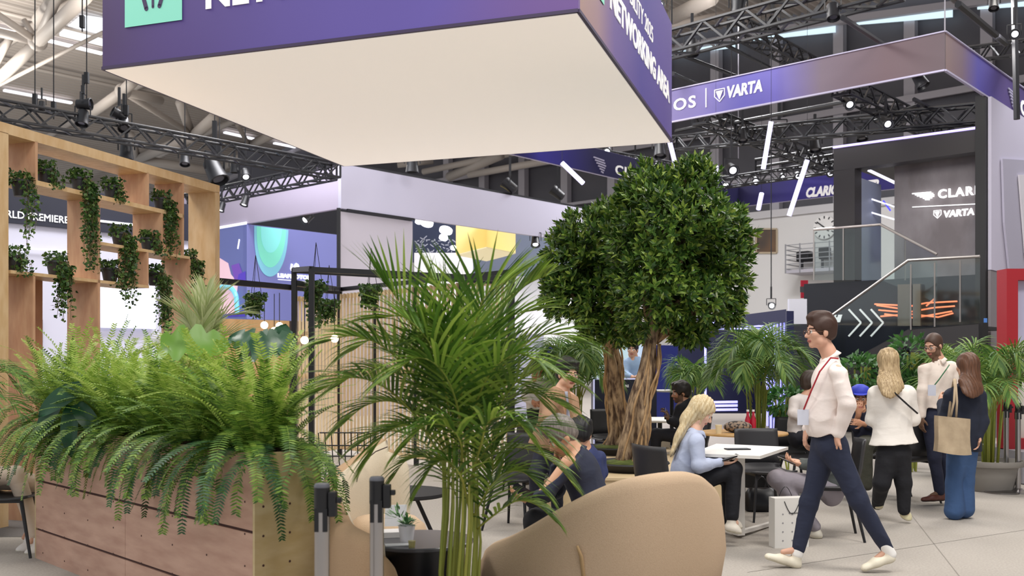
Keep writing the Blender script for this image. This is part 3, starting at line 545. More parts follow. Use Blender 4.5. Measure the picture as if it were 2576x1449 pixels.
a = wp(-36, 541, .02); b = wp(172, 541, .02); b.z = a.z; sign('lettering', 'WORLD PREMIERE', a, ax_c, .175, MATS['screen_white'], t, wfit=(b - a).length, bold=.0)
mb = MB(); a = wp(92, 895); b = wp(105, 895); b.z = a.z; mb.hexa(a, b, b + EZ * .9, a + EZ * .9, -ax_e * .05); obj('dark_door', mb, blackm, t)
# ================================================================ PERGOLA WITH SLATTED WALLS
pg = thing('slatted_pergola', 'black framed pergola with pale vertical wood slat walls behind the palm', 'pergola', P(855, 906, 15.5))
slat = mat('pale_slat', 'EBD8B8', .6, col2='DCC49E', scale=3, stretch=(4, 4, .5)); c0 = Vector((*XY(855, 15.5), 0)); r1 = Vector((*XY(1288, 12.4), 0)); l1 = Vector((*XY(742, 14.2), 0))
def slats(a, b, z0, z1, name='slat_wall'):
    mb = MB(); Ln = (b - a).length; d = (b - a) / Ln; k = 0; x = .04
    while x < Ln - .03:
        mb.bar(a + d * x + EZ * z0, a + d * x + EZ * z1, .038, .018, up=d); x += .1
    nn = Vector((-d.y, d.x, 0)); 
    for z in (z0 + .02, (z0 + z1) / 2, z1 - .04): mb.bar(a + EZ * z + nn * .03, b + EZ * z + nn * .03, .03, .06)
    obj(name, mb, slat, pg)
nseg = 4
for i in range(nseg):
    a, b = c0.lerp(r1, i / nseg), c0.lerp(r1, (i + 1) / nseg); slats(a, b, .1, 2.53)
slats(l1, c0, .1, 2.42)
fr = MB()
for i, q in enumerate([c0.lerp(r1, i / nseg) for i in range(nseg + 1)]): obj('post', MB().bar(q, q + EZ * 2.6, .07), black, pg)
for px_, Y_ in ((740, 12.6), (784, 11.6), (742, 14.2)):
    q = Vector((*XY(px_, Y_), 0)); zz = H + (HY - 676) * Y_ / F if Y_ < 14 else 2.6; obj('post', MB().bar(q, q + EZ * zz, .06), black, pg)
obj('beam', MB().bar(c0 + EZ * 2.6, r1 + EZ * 2.6, .07, .06), black, pg)
obj('beam', MB().bar(P(540, 706, 12.8), P(850, 734, 15.3), .08, .075), black, pg)
obj('beam', MB().bar(P(740, 679, 12.6), P(784, 676, 11.6), .06, .06), black, pg)
obj('beam', MB().bar(P(784, 678, 11.6), P(1290, 703, 11.8), .06, .06), black, pg)
obj('beam', MB().bar(P(740, 682, 12.6), P(1290, 712, 12.6), .05, .05), black, pg)
obj('beam', MB().bar(P(740, 712, 12.6), c0 + EZ * 2.6, .08, .07), black, pg)
obj('post', MB().bar(Vector((*XY(1285, 11.8), 0)), P(1285, 700, 11.8), .08), black, pg)
# wood wall left of the pergola
a, b = Vector((*XY(530, 15.5), 0)), Vector((*XY(728, 16.6), 0)); mb = MB(); mb.hexa(a, b, b + EZ * 2.15, a + EZ * 2.15, (0, .1, 0))
t = thing('wood_booth_wall', 'warm lit wooden booth wall with dark end panel under the blue screens', 'wall panel', a)
obj('panel', mb, mat('honey_wood', 'DDB98A', .5, col2='CFA672', scale=3, stretch=(3, 3, .5)), t)
mb = MB(); mb.hexa(b, b + Vector((.12, 0, 0)), b + Vector((.12, 0, 2.15)), b + EZ * 2.15, (0, .6, 0)); obj('end_panel', mb, mat('dark_brown', '3C3234', .6), t)
for x, y, Y in ((665, 818, 14.8), (703, 820, 14.8), (766, 856, 13.6), (842, 852, 13.9), (690, 832, 15.0)):
    c_ = P(x, y, Y); t = thing('globe_lamp', 'small warm glowing globe bulb hanging by the slatted pergola', 'pendant lamp', c_, 'warm globe bulbs in the booth')
    obj('bulb', MB().ball(c_, .055, 10), mat('warm_bulb', 'FFF2D8', .4, emit='FFE6B8', es=14), t, smooth=True); obj('cord', MB().tube([c_ + EZ * .05, Vector((c_.x, c_.y, 2.5))], .006, 4), blackm, t)
for x0, x1, y0, y1, Y in ((775, 780, 835, 858, 13.6),): pass
t = thing('wood_shelf_box', 'small pale wooden crate shelf behind the glowing bulbs', 'shelf', P(845, 850, 14.2))
for (x0, x1, y0, y1) in ((744, 790, 834, 842), (744, 790, 850, 860), (812, 878, 824, 830), (812, 878, 836, 846)):
    a, b = P(x0, y1, 14.3), P(x1, y1, 14.3); mb = MB(); mb.hexa(a, b, b + EZ * (y1 - y0) * 14.3 / F, a + EZ * (y1 - y0) * 14.3 / F, (0, .15, 0)); obj('board', mb, slat, t)
# ================================================================ TWO STOREY STAND (right)
Wp = Rk + ax_c * 2.26; Wp.z = 0
dark = mat('dark_cladding', '2A2728', .6); darkb = mat('brown_black_panel', '2E2A2A', .55)
bd = thing('two_storey_stand', 'dark two storey exhibition stand with concrete panel, glass balustrades and glowing lettering', 'exhibition stand', Wp)
def wl(s, z, back=0): return Wp + ax_e * s + ax_c * back + EZ * z
def wpx(px, py, back=0): o = Wp + ax_c * back; s = face_t(px, o, ax_e); p = o + ax_e * s; p.z = H - (py - HY) * p.y / F; return p
obj('portal_beam', MB().hexa(wl(0, 5.47), wl(3.0, 5.45), wl(3.0, 5.92), wl(0, 5.88), ax_c * .35), darkb, bd)
p0 = face_t(2097, Wp, ax_e); p1 = face_t(2150, Wp, ax_e)
obj('portal_post', MB().hexa(wl(p1, 3.1), wl(p0, 3.1), wl(p0, 5.46), wl(p1, 5.46), ax_c * .35), darkb, bd)
obj('glow_edge', MB().bar(wl(0, 5.91, -.02), wl(3.0, 5.95, -.02), .05, .04), mat('lilac_led', 'C8C0FF', .4, emit='B8A8FF', es=1.6), bd)
obj('portal_jamb', MB().hexa(wl(p1, 3.1, .35), wl(p1, 3.1, 1.4), wl(p1, 5.3, 1.4), wl(p1, 5.3, .35), ax_e * .05), mat('pale_blue_jamb', '9FA8C0', .5), bd)
conc = mat('concrete_panel', '9C9598', .8, col2='7E7678', scale=2.2, stretch=(1, 1, .5), detail=8, bump=.1)
pc = face_t(2250, Wp + ax_c * .8, ax_e)
mb = MB(); mb.hexa(wl(.02, 3.08, .8), wl(pc, 3.08, .8), wl(pc, 5.6, .8), wl(.02, 5.6, .8), ax_c * .1); cp = obj('concrete_panel', mb, conc, bd)
def cpx(px, py, off=.03): p = wpx(px, py, .8 - off); return p
a = cpx(2360, 499); b = cpx(2478, 499); b.z = a.z; sign('sign_lettering', 'CLARIOS', a, rd, .17, mat('backlit_letters', 'FFFFFF', .4, emit='FFFFFF', es=1.3), bd, wfit=1.12, bold=.006, spacing=1.2, extrude=.02)
mb = MB(); o = cpx(2322, 504); 
for k, (x0, x1, y) in enumerate(((-.22, .16, .10), (-.16, .2, .07), (-.12, .22, .04), (-.06, .22, .01), (0, .18, -.02), (.04, .13, -.05))): mb.bar(o + rd * x0 + EZ * (y + .06), o + rd * x1 + EZ * (y + .05), .028, .02)
obj('wing_emblem', mb, MATS['backlit_letters'], bd)
a, b = cpx(2295, 521), cpx(2478, 512); obj('thin_line', MB().bar(a, b, .015), MATS['backlit_letters'], bd)
a = cpx(2374, 547); b = cpx(2451, 545); b.z = a.z; sign('sign_lettering', 'VARTA', a, rd, .13, MATS['backlit_letters'], bd, wfit=(b - a).length, bold=.006, shear=.1, extrude=.015)
obj('shield_emblem', shield(MB(), cpx(2349, 550), rd, n0, .16), MATS['backlit_letters'], bd)
# upper room: dark with neon bars
obj('deck', MB().hexa(wl(.0, 2.95), wl(3.75, 2.95), wl(3.75, 3.07), wl(.0, 3.07), ax_c * 4), dark, bd)
obj('room_ceiling', MB().hexa(wl(0, 5.6, .36), wl(2.9, 5.6, .36), wl(2.9, 5.65, .36), wl(0, 5.65, .36), ax_c * 4), dark, bd)
neon = mat('white_neon', 'F4F2FF', .4, emit='F0EEFF', es=1.6)
for i, (a, b, c_) in enumerate((((2185, 428), (2252, 460), 1), ((2190, 500), (2250, 520), 0), ((2187, 533), (2250, 552), 0), ((2240, 530), (2222, 505), 2))):
    mb = MB(); mb.bar(wpx(*a, .9), wpx(*b, .9), .06 if i == 0 else .03); obj('neon_bar', mb, neon if c_ < 2 else mat('blue_neon', '4A48D8', .4, emit='4A48D8', es=1.5), bd)
obj('top_neon', MB().bar(wpx(2152, 420, .3), wpx(2248, 411, .3), .04), mat('dim_neon', 'CFC8B8', .4, emit='E8E0C8', es=.7), bd)
# lower black wall
s1 = face_t(2030, Wp, ax_e)
bw = mat('black_gloss_panel', '1D1E24', .3)
mb = MB(); mb.hexa(wl(-.0, 0, -.02), wl(s1, 0, -.02), wl(s1, 3.12, -.02), wl(-.0, 3.12, -.02), ax_c * .1); obj('lower_wall', mb, bw, bd)
mb = MB(); mb.hexa(wl(s1, 0, -.02), wl(s1, 0, 3), wl(s1, 3.12, 3), wl(s1, 3.12, -.02), ax_e * .06); obj('lower_wall', mb, bw, bd)
a = wpx(2119, 808, -.05); sign('wall_lettering', 'TECH', a - rd * .72, rd, .12, letter_w, bd, wfit=.72, bold=.02, shear=.2)
mb = MB()
for k in range(3):
    x = 2135 + k * 28; a, m_, b = wpx(x, 778, -.06), wpx(x + 31, 812, -.06), wpx(x, 846, -.06); mb.bar(a, m_, .035, .02, up=n0); mb.bar(m_, b, .035, .02, up=n0)
obj('chevrons', mb, letter_w, bd)
orange = mat('orange_neon', 'FF9A70', .4, emit='FF8A60', es=1.2)
for i, pts in enumerate((((2205, 768), (2260, 776), (2330, 762), (2408, 758)), ((2210, 780), (2280, 786), (2350, 774), (2402, 770)), ((2215, 796), (2290, 790), (2360, 798), (2398, 788)), ((2225, 790), (2300, 800), (2395, 783)), ((2330, 770), (2350, 752)), ((2200, 765), (2300, 770), (2300, 762)))):
    mb = MB(); mb.tube([wpx(x, y, -.12) for x, y in pts], .016, 6); obj('neon_squiggle', mb, orange, bd)
mb = MB(); 
for x0, x1 in ((2258, 2290), (2296, 2315)):
    a, b = wpx(x0, 820, -.3), wpx(x1, 820, -.3); mb.hexa(a, b, b + EZ * .82, a + EZ * .82, ax_c * .05)
obj('taupe_panel', mb, mat('taupe', '6B6258', .7), bd)
# pillar and lilac wall on the banner side
mb = MB(); q = Wp - ax_c * .1; q2 = q + ax_e * .16; mb.hexa(q - ax_e * .02, q2, q2 + EZ * 6.5, q - ax_e * .02 + EZ * 6.5, ax_c * .25); obj('corner_pillar', mb, mat('pillar_black', '1B1A1A', .5), bd)
mb = MB(); q = Wp + ax_c * .03 - ax_e * .03; mb.hexa(q + EZ * 3.2, q + ax_c * 7 + EZ * 3.2, q + ax_c * 7 + EZ * 6.48, q + EZ * 6.48, -ax_e * .06); obj('lilac_wall', mb, mat('lilac_wall', 'CFCADC', .6), bd)
mb = MB(); mb.hexa(q, q + ax_c * 7, q + ax_c * 7 + EZ * 3.19, q + EZ * 3.19, -ax_e * .05); obj('grey_base_wall', mb, mat('grey_base', '8B8488', .6), bd)
def lpx(px, py, off): o = q - ax_e * off; tq = face_t(px, o, ax_c); p = o + ax_c * tq; p.z = H - (py - HY) * p.y / F; return p
mb = MB(); mb.prism([lpx(2517, 400, .07), lpx(2600, 405, .07), lpx(2600, 676, .07), lpx(2534, 676, .07), lpx(2522, 560, .07)], -ax_e * .04); obj('curved_fin', mb, mat('soft_grey', 'BBB7C8', .5), bd)
mb = MB(); mb.prism([lpx(2560, 440, .12), lpx(2640, 440, .12), lpx(2640, 676, .12), lpx(2576, 640, .12)], -ax_e * .03); obj('glow_patch', mb, mat('soft_white', 'E6E2E8', .5), bd)  # white patch, the glow at the right edge put into its colour
# glass balustrades and handrails
gl = glassmat('balustrade_glass', 'F0F6F5', .06, .05); rail = mat('steel_rail', 'B9B2AC', .3, .8)
def balus(pts, name, posts=()):
    # pts: (px, py_top, py_bottom, back)
    top = [wpx(a, b, k) for a, b, c_, k in pts]; bot = [wpx(a, c_, k) for a, b, c_, k in pts]; g_ = thing(name, None, None, bot[0]); g_.parent = bd; g_.location = bot[0] - OFF[bd.name]
    return top, bot
def balustrade(pts, posts):
    top = [wpx(a, b, k) for a, b, c_, k in pts]; bot = [wpx(a, c_, k) for a, b, c_, k in pts]
    for i in range(len(pts) - 1):
        mb = MB(); mb.hexa(bot[i], bot[i + 1], top[i + 1] - EZ * .03, top[i] - EZ * .03, ax_c * .012); obj('glass_panel', mb, gl, bd)
    obj('handrail', MB().tube(top, .028, 8), rail, bd)
    mb = MB()
    for x, y0, y1, k in posts: mb.bar(wpx(x, y0, k), wpx(x, y1, k), .02)
    obj('balustrade_posts', mb, rail, bd)
balustrade([(2047, 578, 705, -.15), (2215, 565, 704, -.15), (2357, 640, 762, -.2)], [(2047, 578, 705, -.16), (2121, 573, 705, -.16), (2277, 600, 705, -.16)])
balustrade([(2088, 797, 935, -1.4), (2285, 655, 830, -1.4), (2465, 645, 815, -1.4)], [(2291, 665, 830, -1.41), (2351, 660, 822, -1.41), (2415, 655, 810, -1.41)])
mb = MB(); mb.prism([wpx(2100, 985, -1.4), wpx(2170, 935, -1.4), wpx(2285, 868, -1.4), wpx(2290, 890, -1.4), wpx(2475, 900, -1.4), wpx(2475, 812, -1.4), wpx(2285, 828, -1.4), wpx(2075, 940, -1.4)], ax_c * .08); obj('stair_stringer', mb, dark, bd)
mb = MB()
a, b = wpx(2110, 965, -1.3), wpx(2285, 845, -1.3)
for k in range(9):
    q = a.lerp(b, k / 9); mb.hexa(q, q + rd * .18, q + rd * .18 + EZ * .04, q + EZ * .04, ax_c * 1.1)
obj('stair_treads', mb, dark, bd)
a, b = wpx(2285, 832, -1.3), wpx(2470, 832, -1.3); b.z = a.z; mb = MB(); mb.hexa(a, b, b + EZ * .06, a + EZ * .06, ax_c * 1.25); obj('stair_landing', mb, dark, bd)
mb = MB(); a = wpx(2472, 812, -1.4); mb.bar(a, Vector((a.x, a.y, 0)), .2, .1); obj('corner_pillar', mb, MATS['pillar_black'], bd)
mb = MB(); a = wpx(2479, 812, -1.46); mb.box(a, (.05, .02, .16)); obj('blue_sticker', mb, mat('blue_label', '4E7FC8', .5), bd)
# red portal at the right edge
t = thing('red_portal', 'red framed portal with a pale inner panel on a grey plinth at the right edge', 'portal', P(2560, 1140, 12.2))
rx = (2530 - HX) / F * 12.2; red = mat('deep_red', 'A81C28', .5)
obj('frame_post', MB().box((rx + .07, 12.3, 1.5), (.14, .25, 2.24)), red, t); obj('frame_beam', MB().box((rx + 1.2, 12.3, 2.55), (2.12, .25, .14)), red, t); obj('frame_sill', MB().box((rx + 1.2, 12.3, .45), (2.12, .25, .14)), red, t)
obj('inner_screen', MB().box((rx + 1.2, 12.36, 2.1), (2.1, .05, .8)), mat('lilac_screen', 'C4C2DE', .5), t)
obj('inner_panel', MB().box((rx + 1.2, 12.33, 1.1), (2.1, .05, 1.2)), mat('off_white_panel', 'D4D0C8', .5), t)
obj('plinth', MB().box((rx + 1.25, 12.4, .2), (2.5, 1.2, .38)), mat('plinth_grey', '9B98A0', .6), t)
obj('plinth_shadow_gap', MB().box((rx + 1.25, 12.4, .02), (2.4, 1.1, .04)), black, t)
# red sign on the white wall behind the stairs
box_px('fire_point_sign', 2015, 2033, 705, 750, 26, 0, mat('sign_red', 'C22A3E', .5), 'small red sign panel at the left edge of the black stair wall', 'sign', thick=.05)
# ================================================================ NAVY LIGHT TUNNEL AND KIOSKS
t = thing('light_tunnel', 'navy portal tunnel with nested glowing violet light frames behind the palm', 'light tunnel', P(1900, 1000, 18))
vio = mat('violet_led', 'D8D8FF', .4, emit='7C7CF2', es=2.2); navy = mat('navy_panel', '22264C', .5)
for k in range(7):
    Y = 22 - k * 1.15; x = 1922 + (1974 - 1922) * k / 6; z = H + (HY - (827 - 40 * k / 6)) * Y / F; q = P(x, 900, Y); q.z = .1; l = q - Vector((1.35, .2, 0))
    if k < 3: mb = MB(); mb.bar(q, Vector((q.x, q.y, z)), .035); mb.bar(Vector((q.x, q.y, z)), Vector((l.x, l.y, z)), .035); mb.bar(l, Vector((l.x, l.y, z)), .035)
    else: mb = MB(); mb.bar(q, Vector((q.x, q.y, z)), .03)
    obj('light_frame', mb, vio, t)
a, b = P(1921, 900, 22.3), P(1979, 900, 14.6); a.z = b.z = 0
mb = MB(); mb.hexa(a + Vector((.1, 0, 0)), b, b + EZ * 2.22, a + Vector((.1, 0, 2.22)), (.12, .05, 0)); obj('side_wall', mb, navy, t)
a, b = P(1800, 787, 18.2), P(1978, 785, 14.9); zz = 2.26
mb = MB(); mb.hexa((a.x, a.y, zz - .2), (b.x, b.y, zz - .2), (b.x, b.y, zz), (a.x, a.y, zz), (0, .1, 0)); obj('fascia', mb, navy, t)
mb = MB(); mb.hexa(P(1700, 1040, 23), P(1925, 1040, 23), P(1925, 800, 23), P(1700, 800, 23), (0, .1, 0)); obj('back_wall', mb, mat('night_navy', '181B36', .4), t)
mb = MB()
for y in (1012, 1021, 1031): mb.bar(P(1790, y, 21), P(1855, y - 1, 21), .05)
obj('light_strip', mb, vio, t)
box_px('white_door_panel', 1985, 2030, 752, 1100, 19.5, 0, mat('door_white', 'D6D6E0', .5), 'white panel between the light tunnel and the black stair wall', 'wall panel')
box_px('dark_booth', 1995, 2060, 815, 1060, 18.8, 0, mat('booth_navy', '20222E', .5), 'dark booth block behind the walking man', 'booth')
box_px('navy_wall', 1648, 1705, 868, 1062, 17, 0, mat('royal_navy', '2C3478', .5), 'plain navy blue wall strip right of the thicker tree trunk', 'wall panel', Y1=17.5)
box_px('navy_wall', 1375, 1410, 868, 1000, 17, 0, MATS['royal_navy'], 'narrow dark navy wall strip left of the trees', 'wall panel')
box_px('display_screen', 1490, 1646, 868, 1130, 16.5, 0, gradmat('teal_screen', [(0, 'D8E4E8'), (.4, 'A8CCD0'), (.7, 'C8DCF0'), (1, '8FA8D8')], (1, 0, 0), -.6, .6, emit=.45, noise=.8), 'pale teal display screen between and behind the two trunks', 'screen')
t = thing('info_kiosk', 'dark navy counter outlined with a thin pale light line behind the trees', 'counter', P(1570, 1120, 14))
a, b = P(1494, 1135, 14), P(1652, 1135, 14); mb = MB(); hk = 182 * 14 / F; mb.hexa(a, b, b + EZ * hk, a + EZ * hk, (0, .5, 0)); obj('counter_body', mb, mat('kiosk_navy', '14182C', .35), t)
mb = MB(); o_ = Vector((0, -.01, 0)); mb.bar(a + EZ * hk + o_, b + EZ * hk + o_, .02); mb.bar(a + o_, a + EZ * hk + o_, .02); mb.bar(a + o_ + Vector((.22, 0, 0)), a + EZ * .4 + o_ + Vector((.22, 0, 0)), .012); obj('light_line', mb, mat('pale_line', 'C8CCE8', .4, emit='B8BCF0', es=.5), t)
sign('wall_lettering', 'HERE', P(1562, 974, 14) + o_, (1, 0, 0), .035, letter_w, t)
box_px('lit_wall', 1280, 1368, 840, 1060, 19, 0, mat('haze_lilac', 'B8B8CC', .5, emit='C0C0E8', es=.1), 'pale lilac booth wall seen between palm fronds', 'wall panel')
# ================================================================ OPEN WOODEN SHELF (left)
S0 = Vector((-4.536, 8.736, 0)); sd = Vector((.294, .956, 0)).normalized(); sb_ = Vector((-.956, .294, 0)).normalized(); SH = 3.607; SD = .375; SL = 3.37
def shp(px, py):     # distance along the shelf front and height
    t_ = face_t(px, S0, sd); return t_, H - (py - HY) * (S0.y + sd.y * t_) / F
sh = thing('open_shelf', 'tall open wooden room divider shelf with trailing ivy pots', 'shelf', S0)
def vboard(px, py0, py1, th=.03, name='divider', z1=None, z0=None):
    t_, za = shp(px, py0); zb_ = shp(px, py1)[1] if py1 else 0
    if z1 is not None: za = z1
    if z0 is not None: zb_ = z0
    mb = MB(); a = S0 + sd * (t_ - th) + EZ * zb_; b = S0 + sd * t_ + EZ * zb_; mb.hexa(a, b, b + EZ * (za - zb_), a + EZ * (za - zb_), sb_ * SD); return obj(name, mb, pine_in, sh), t_
def hboard(px0, px1, py, th=.03, name='shelf_board', pyx=None):
    t0 = shp(px0, 0)[0] if px0 is not None else 0; t1 = shp(px1, 0)[0]; z = shp(pyx or px0, py)[1]; mb = MB(); a = S0 + sd * t0 + EZ * (z - th); b = S0 + sd * t1 + EZ * (z - th)
    mb.hexa(a, b, b + EZ * th, a + EZ * th, sb_ * SD); obj(name, mb, pine, sh); return z
mb = MB(); mb.hexa(S0 + EZ * (SH - .095), S0 + sd * SL + EZ * (SH - .095), S0 + sd * SL + EZ * SH, S0 + EZ * SH, sb_ * SD); obj('top_board', mb, pine, sh)
for u in (0, SL - .095):
    mb = MB(); a = S0 + sd * u; b = a + sd * .095; mb.hexa(a, b, b + EZ * (SH - .086), a + EZ * (SH - .086), sb_ * SD); obj('upright', mb, pine, sh)
z1 = hboard(91, 463, 453, .045); z3 = hboard(27, 375, 679, .03, pyx=27); z2 = hboard(250, 478, 608, .03, pyx=253)
zt_ = SH - .086
vboard(95, 0, 0, name='divider', z1=zt_, z0=z1); vboard(375, 0, 0, z1=zt_, z0=z1); vboard(252, 0, 0, .035, z1=z1 - .046, z0=0); vboard(463, 0, 0, z1=zt_, z0=z2)
vboard(410, 0, 0, z1=z1 - .046, z0=z2); vboard(374, 0, 0, z1=z2 - .031, z0=z3); vboard(89, 0, 0, z1=z3 - .031, z0=0); vboard(480, 0, 0, .03, z1=z2 - .031, z0=0)
a, _ = shp(104, 0)[0], 0; b = shp(180, 0)[0]; mb = MB(); p = S0 + sd * a + sb_ * (SD - .03); q = S0 + sd * b + sb_ * (SD - .03); mb.hexa(p, q, q + EZ * (z3 - .032), p + EZ * (z3 - .032), sb_ * .02); obj('back_panel', mb, mat('reddish_pine', 'C08A6A', .5, col2='B07C60', scale=4), sh)
POTS = [(140, z1, .1, .55, 0), (225, z1, .95, .6, 1), (305, z1, .12, .5, 0), (428, z1, .75, .55, 1), (325, z2, .8, .5, 1), (396, z2, .1, .5, 0), (60, z3, .06, .5, 0), (165, z3, .62, .6, 1), (300, z3, .1, .45, 0), (400, None, .95, .55, 1), (474, None, .45, .6, 1), (80, None, .75, .4, 0)]
# ================================================================ PLANTER (left foreground)
pc0 = Vector((-1.344, 5.15, 0)); pc1 = Vector((-3.584, 7.42, 0)); pu = (pc1 - pc0).normalized(); pn = Vector((pu.y, -pu.x, 0)); pn = -pn if pn.y < 0 else pn
PH = 1.0; PD = .41
pl = thing('wooden_planter', 'long plywood planter box with dark grooves overflowing with green ferns', 'planter', pc0)
PL = (pc1 - pc0).length; g1, g2 = .587, .223
for i, (za, zb2) in enumerate(((.0, g2 - .008), (g2 + .008, g1 - .008), (g1 + .008, PH))):
    for u0, u1 in ((.022, face_t(315, pc0, pu) - .002), (face_t(315, pc0, pu) + .002, PL)):
        mb = MB(); a = pc0 + pu * u0; b = pc0 + pu * u1; mb.hexa(a + EZ * za, b + EZ * za, b + EZ * zb2, a + EZ * zb2, pn * .02); obj('front_board', mb, plywood, pl)
mb = MB(); a = pc0 + pu * .03 + pn * .012; b = pc1 - pu * .01 + pn * .012; mb.hexa(a, b, b + EZ * (PH - .01), a + EZ * (PH - .01), pn * .01); obj('groove_backing', mb, ply_gap, pl)
mb = MB(); a = pc0; b = pc0 + pn * PD; mb.hexa(a, b, b + EZ * PH, a + EZ * PH, pu * .021); obj('end_board', mb, ply_end, pl)
mb = MB(); a = pc1; b = pc1 + pn * PD; mb.hexa(a, b, b + EZ * PH, a + EZ * PH, pu * .02); obj('end_board', mb, ply_end, pl)
mb = MB(); a = pc0 + pn * PD; b = pc1 + pn * PD; mb.hexa(a + pu * .022, b, b + EZ * PH, a + pu * .022 + EZ * PH, -pn * .02); obj('back_board', mb, plywood, pl)
mb = MB(); a = pc0 + pn * .03 + pu * .03; b = pc1 + pn * .03 - pu * .03; mb.hexa(a + EZ * .86, b + EZ * .86, b + EZ * .92, a + EZ * .92, pn * (PD - .06)); obj('soil', mb, mat('soil', '2A2018', .95), pl)
mb = MB()
random.seed(2)
for k in range(46):
    u = .1 + (k // 6) * .42; z = .06 + (k % 6) * .17; c_ = pc0 + pu * u + EZ * z; mb.lathe(c_ - pn * .0012, [(.006, 0), (.006, .001)], 6, -pn)
for k in range(12):
    c_ = pc0 + pn * (.05 + (k % 2) * .16) + EZ * (.1 + (k // 2) * .155); mb.lathe(c_ - pu * .0012, [(.007, 0), (.007, .001)], 6, -pu)
tag(obj('screw_heads', mb, ply_gap, pl), kind='stuff')
# ================================================================ STANCHIONS
def stanchion(px, Y, label, side=1):
    x, y = XY(px, Y); t = thing('queue_post', label, 'queue post', (x, y, 0), 'retractable belt queue posts')
    obj('base', MB().lathe((x, y, 0), [(.17, 0), (.17, .012), (.05, .03), (.03, .05)], 28), steel, t, smooth='auto')
    obj('post', MB().lathe((x, y, 0), [(.029, .05), (.029, .90)], 28), steel, t, smooth='auto')
    mb = MB().lathe((x, y, 0), [(.0305, .9), (.0305, .985), (.031, .995)], 28); mb.box((x - .0, y + .001, .87), (.05, .058, .09)); obj('head', mb, darkgap, t, smooth='auto')
    obj('cap', MB().lathe((x, y, 0), [(.031, .995), (.031, 1.002), (.026, 1.01)], 28), mat('cap_grey', '5A5A60', .35), t, smooth='auto')
    mb = MB(); mb.box((x + side * .042, y, .93), (.03, .045, .095)); mb.box((x + side * .066, y, .945), (.02, .03, .02)); obj('belt_cassette', mb, darkgap, t, bevel=.003)
stanchion(810, 3.84, 'steel queue post at the right end of the planter, the left one')
stanchion(948, 4.06, 'steel queue post between the tan sofa and the tall palm')
stanchion(2561, 11.1, 'dark slim queue post at the right edge beside the red portal'); stanchion(2531, 11.4, 'queue post half behind the large grey palm pot')
single('post_base', MB().lathe((*XY(2520, 11.1), 0), [(.2, 0), (.2, .015), (.04, .03)], 24), mat('base_steel', '8E8A88', .35, 1), 'flat round steel base on the carpet beside the palm pot', 'post base')
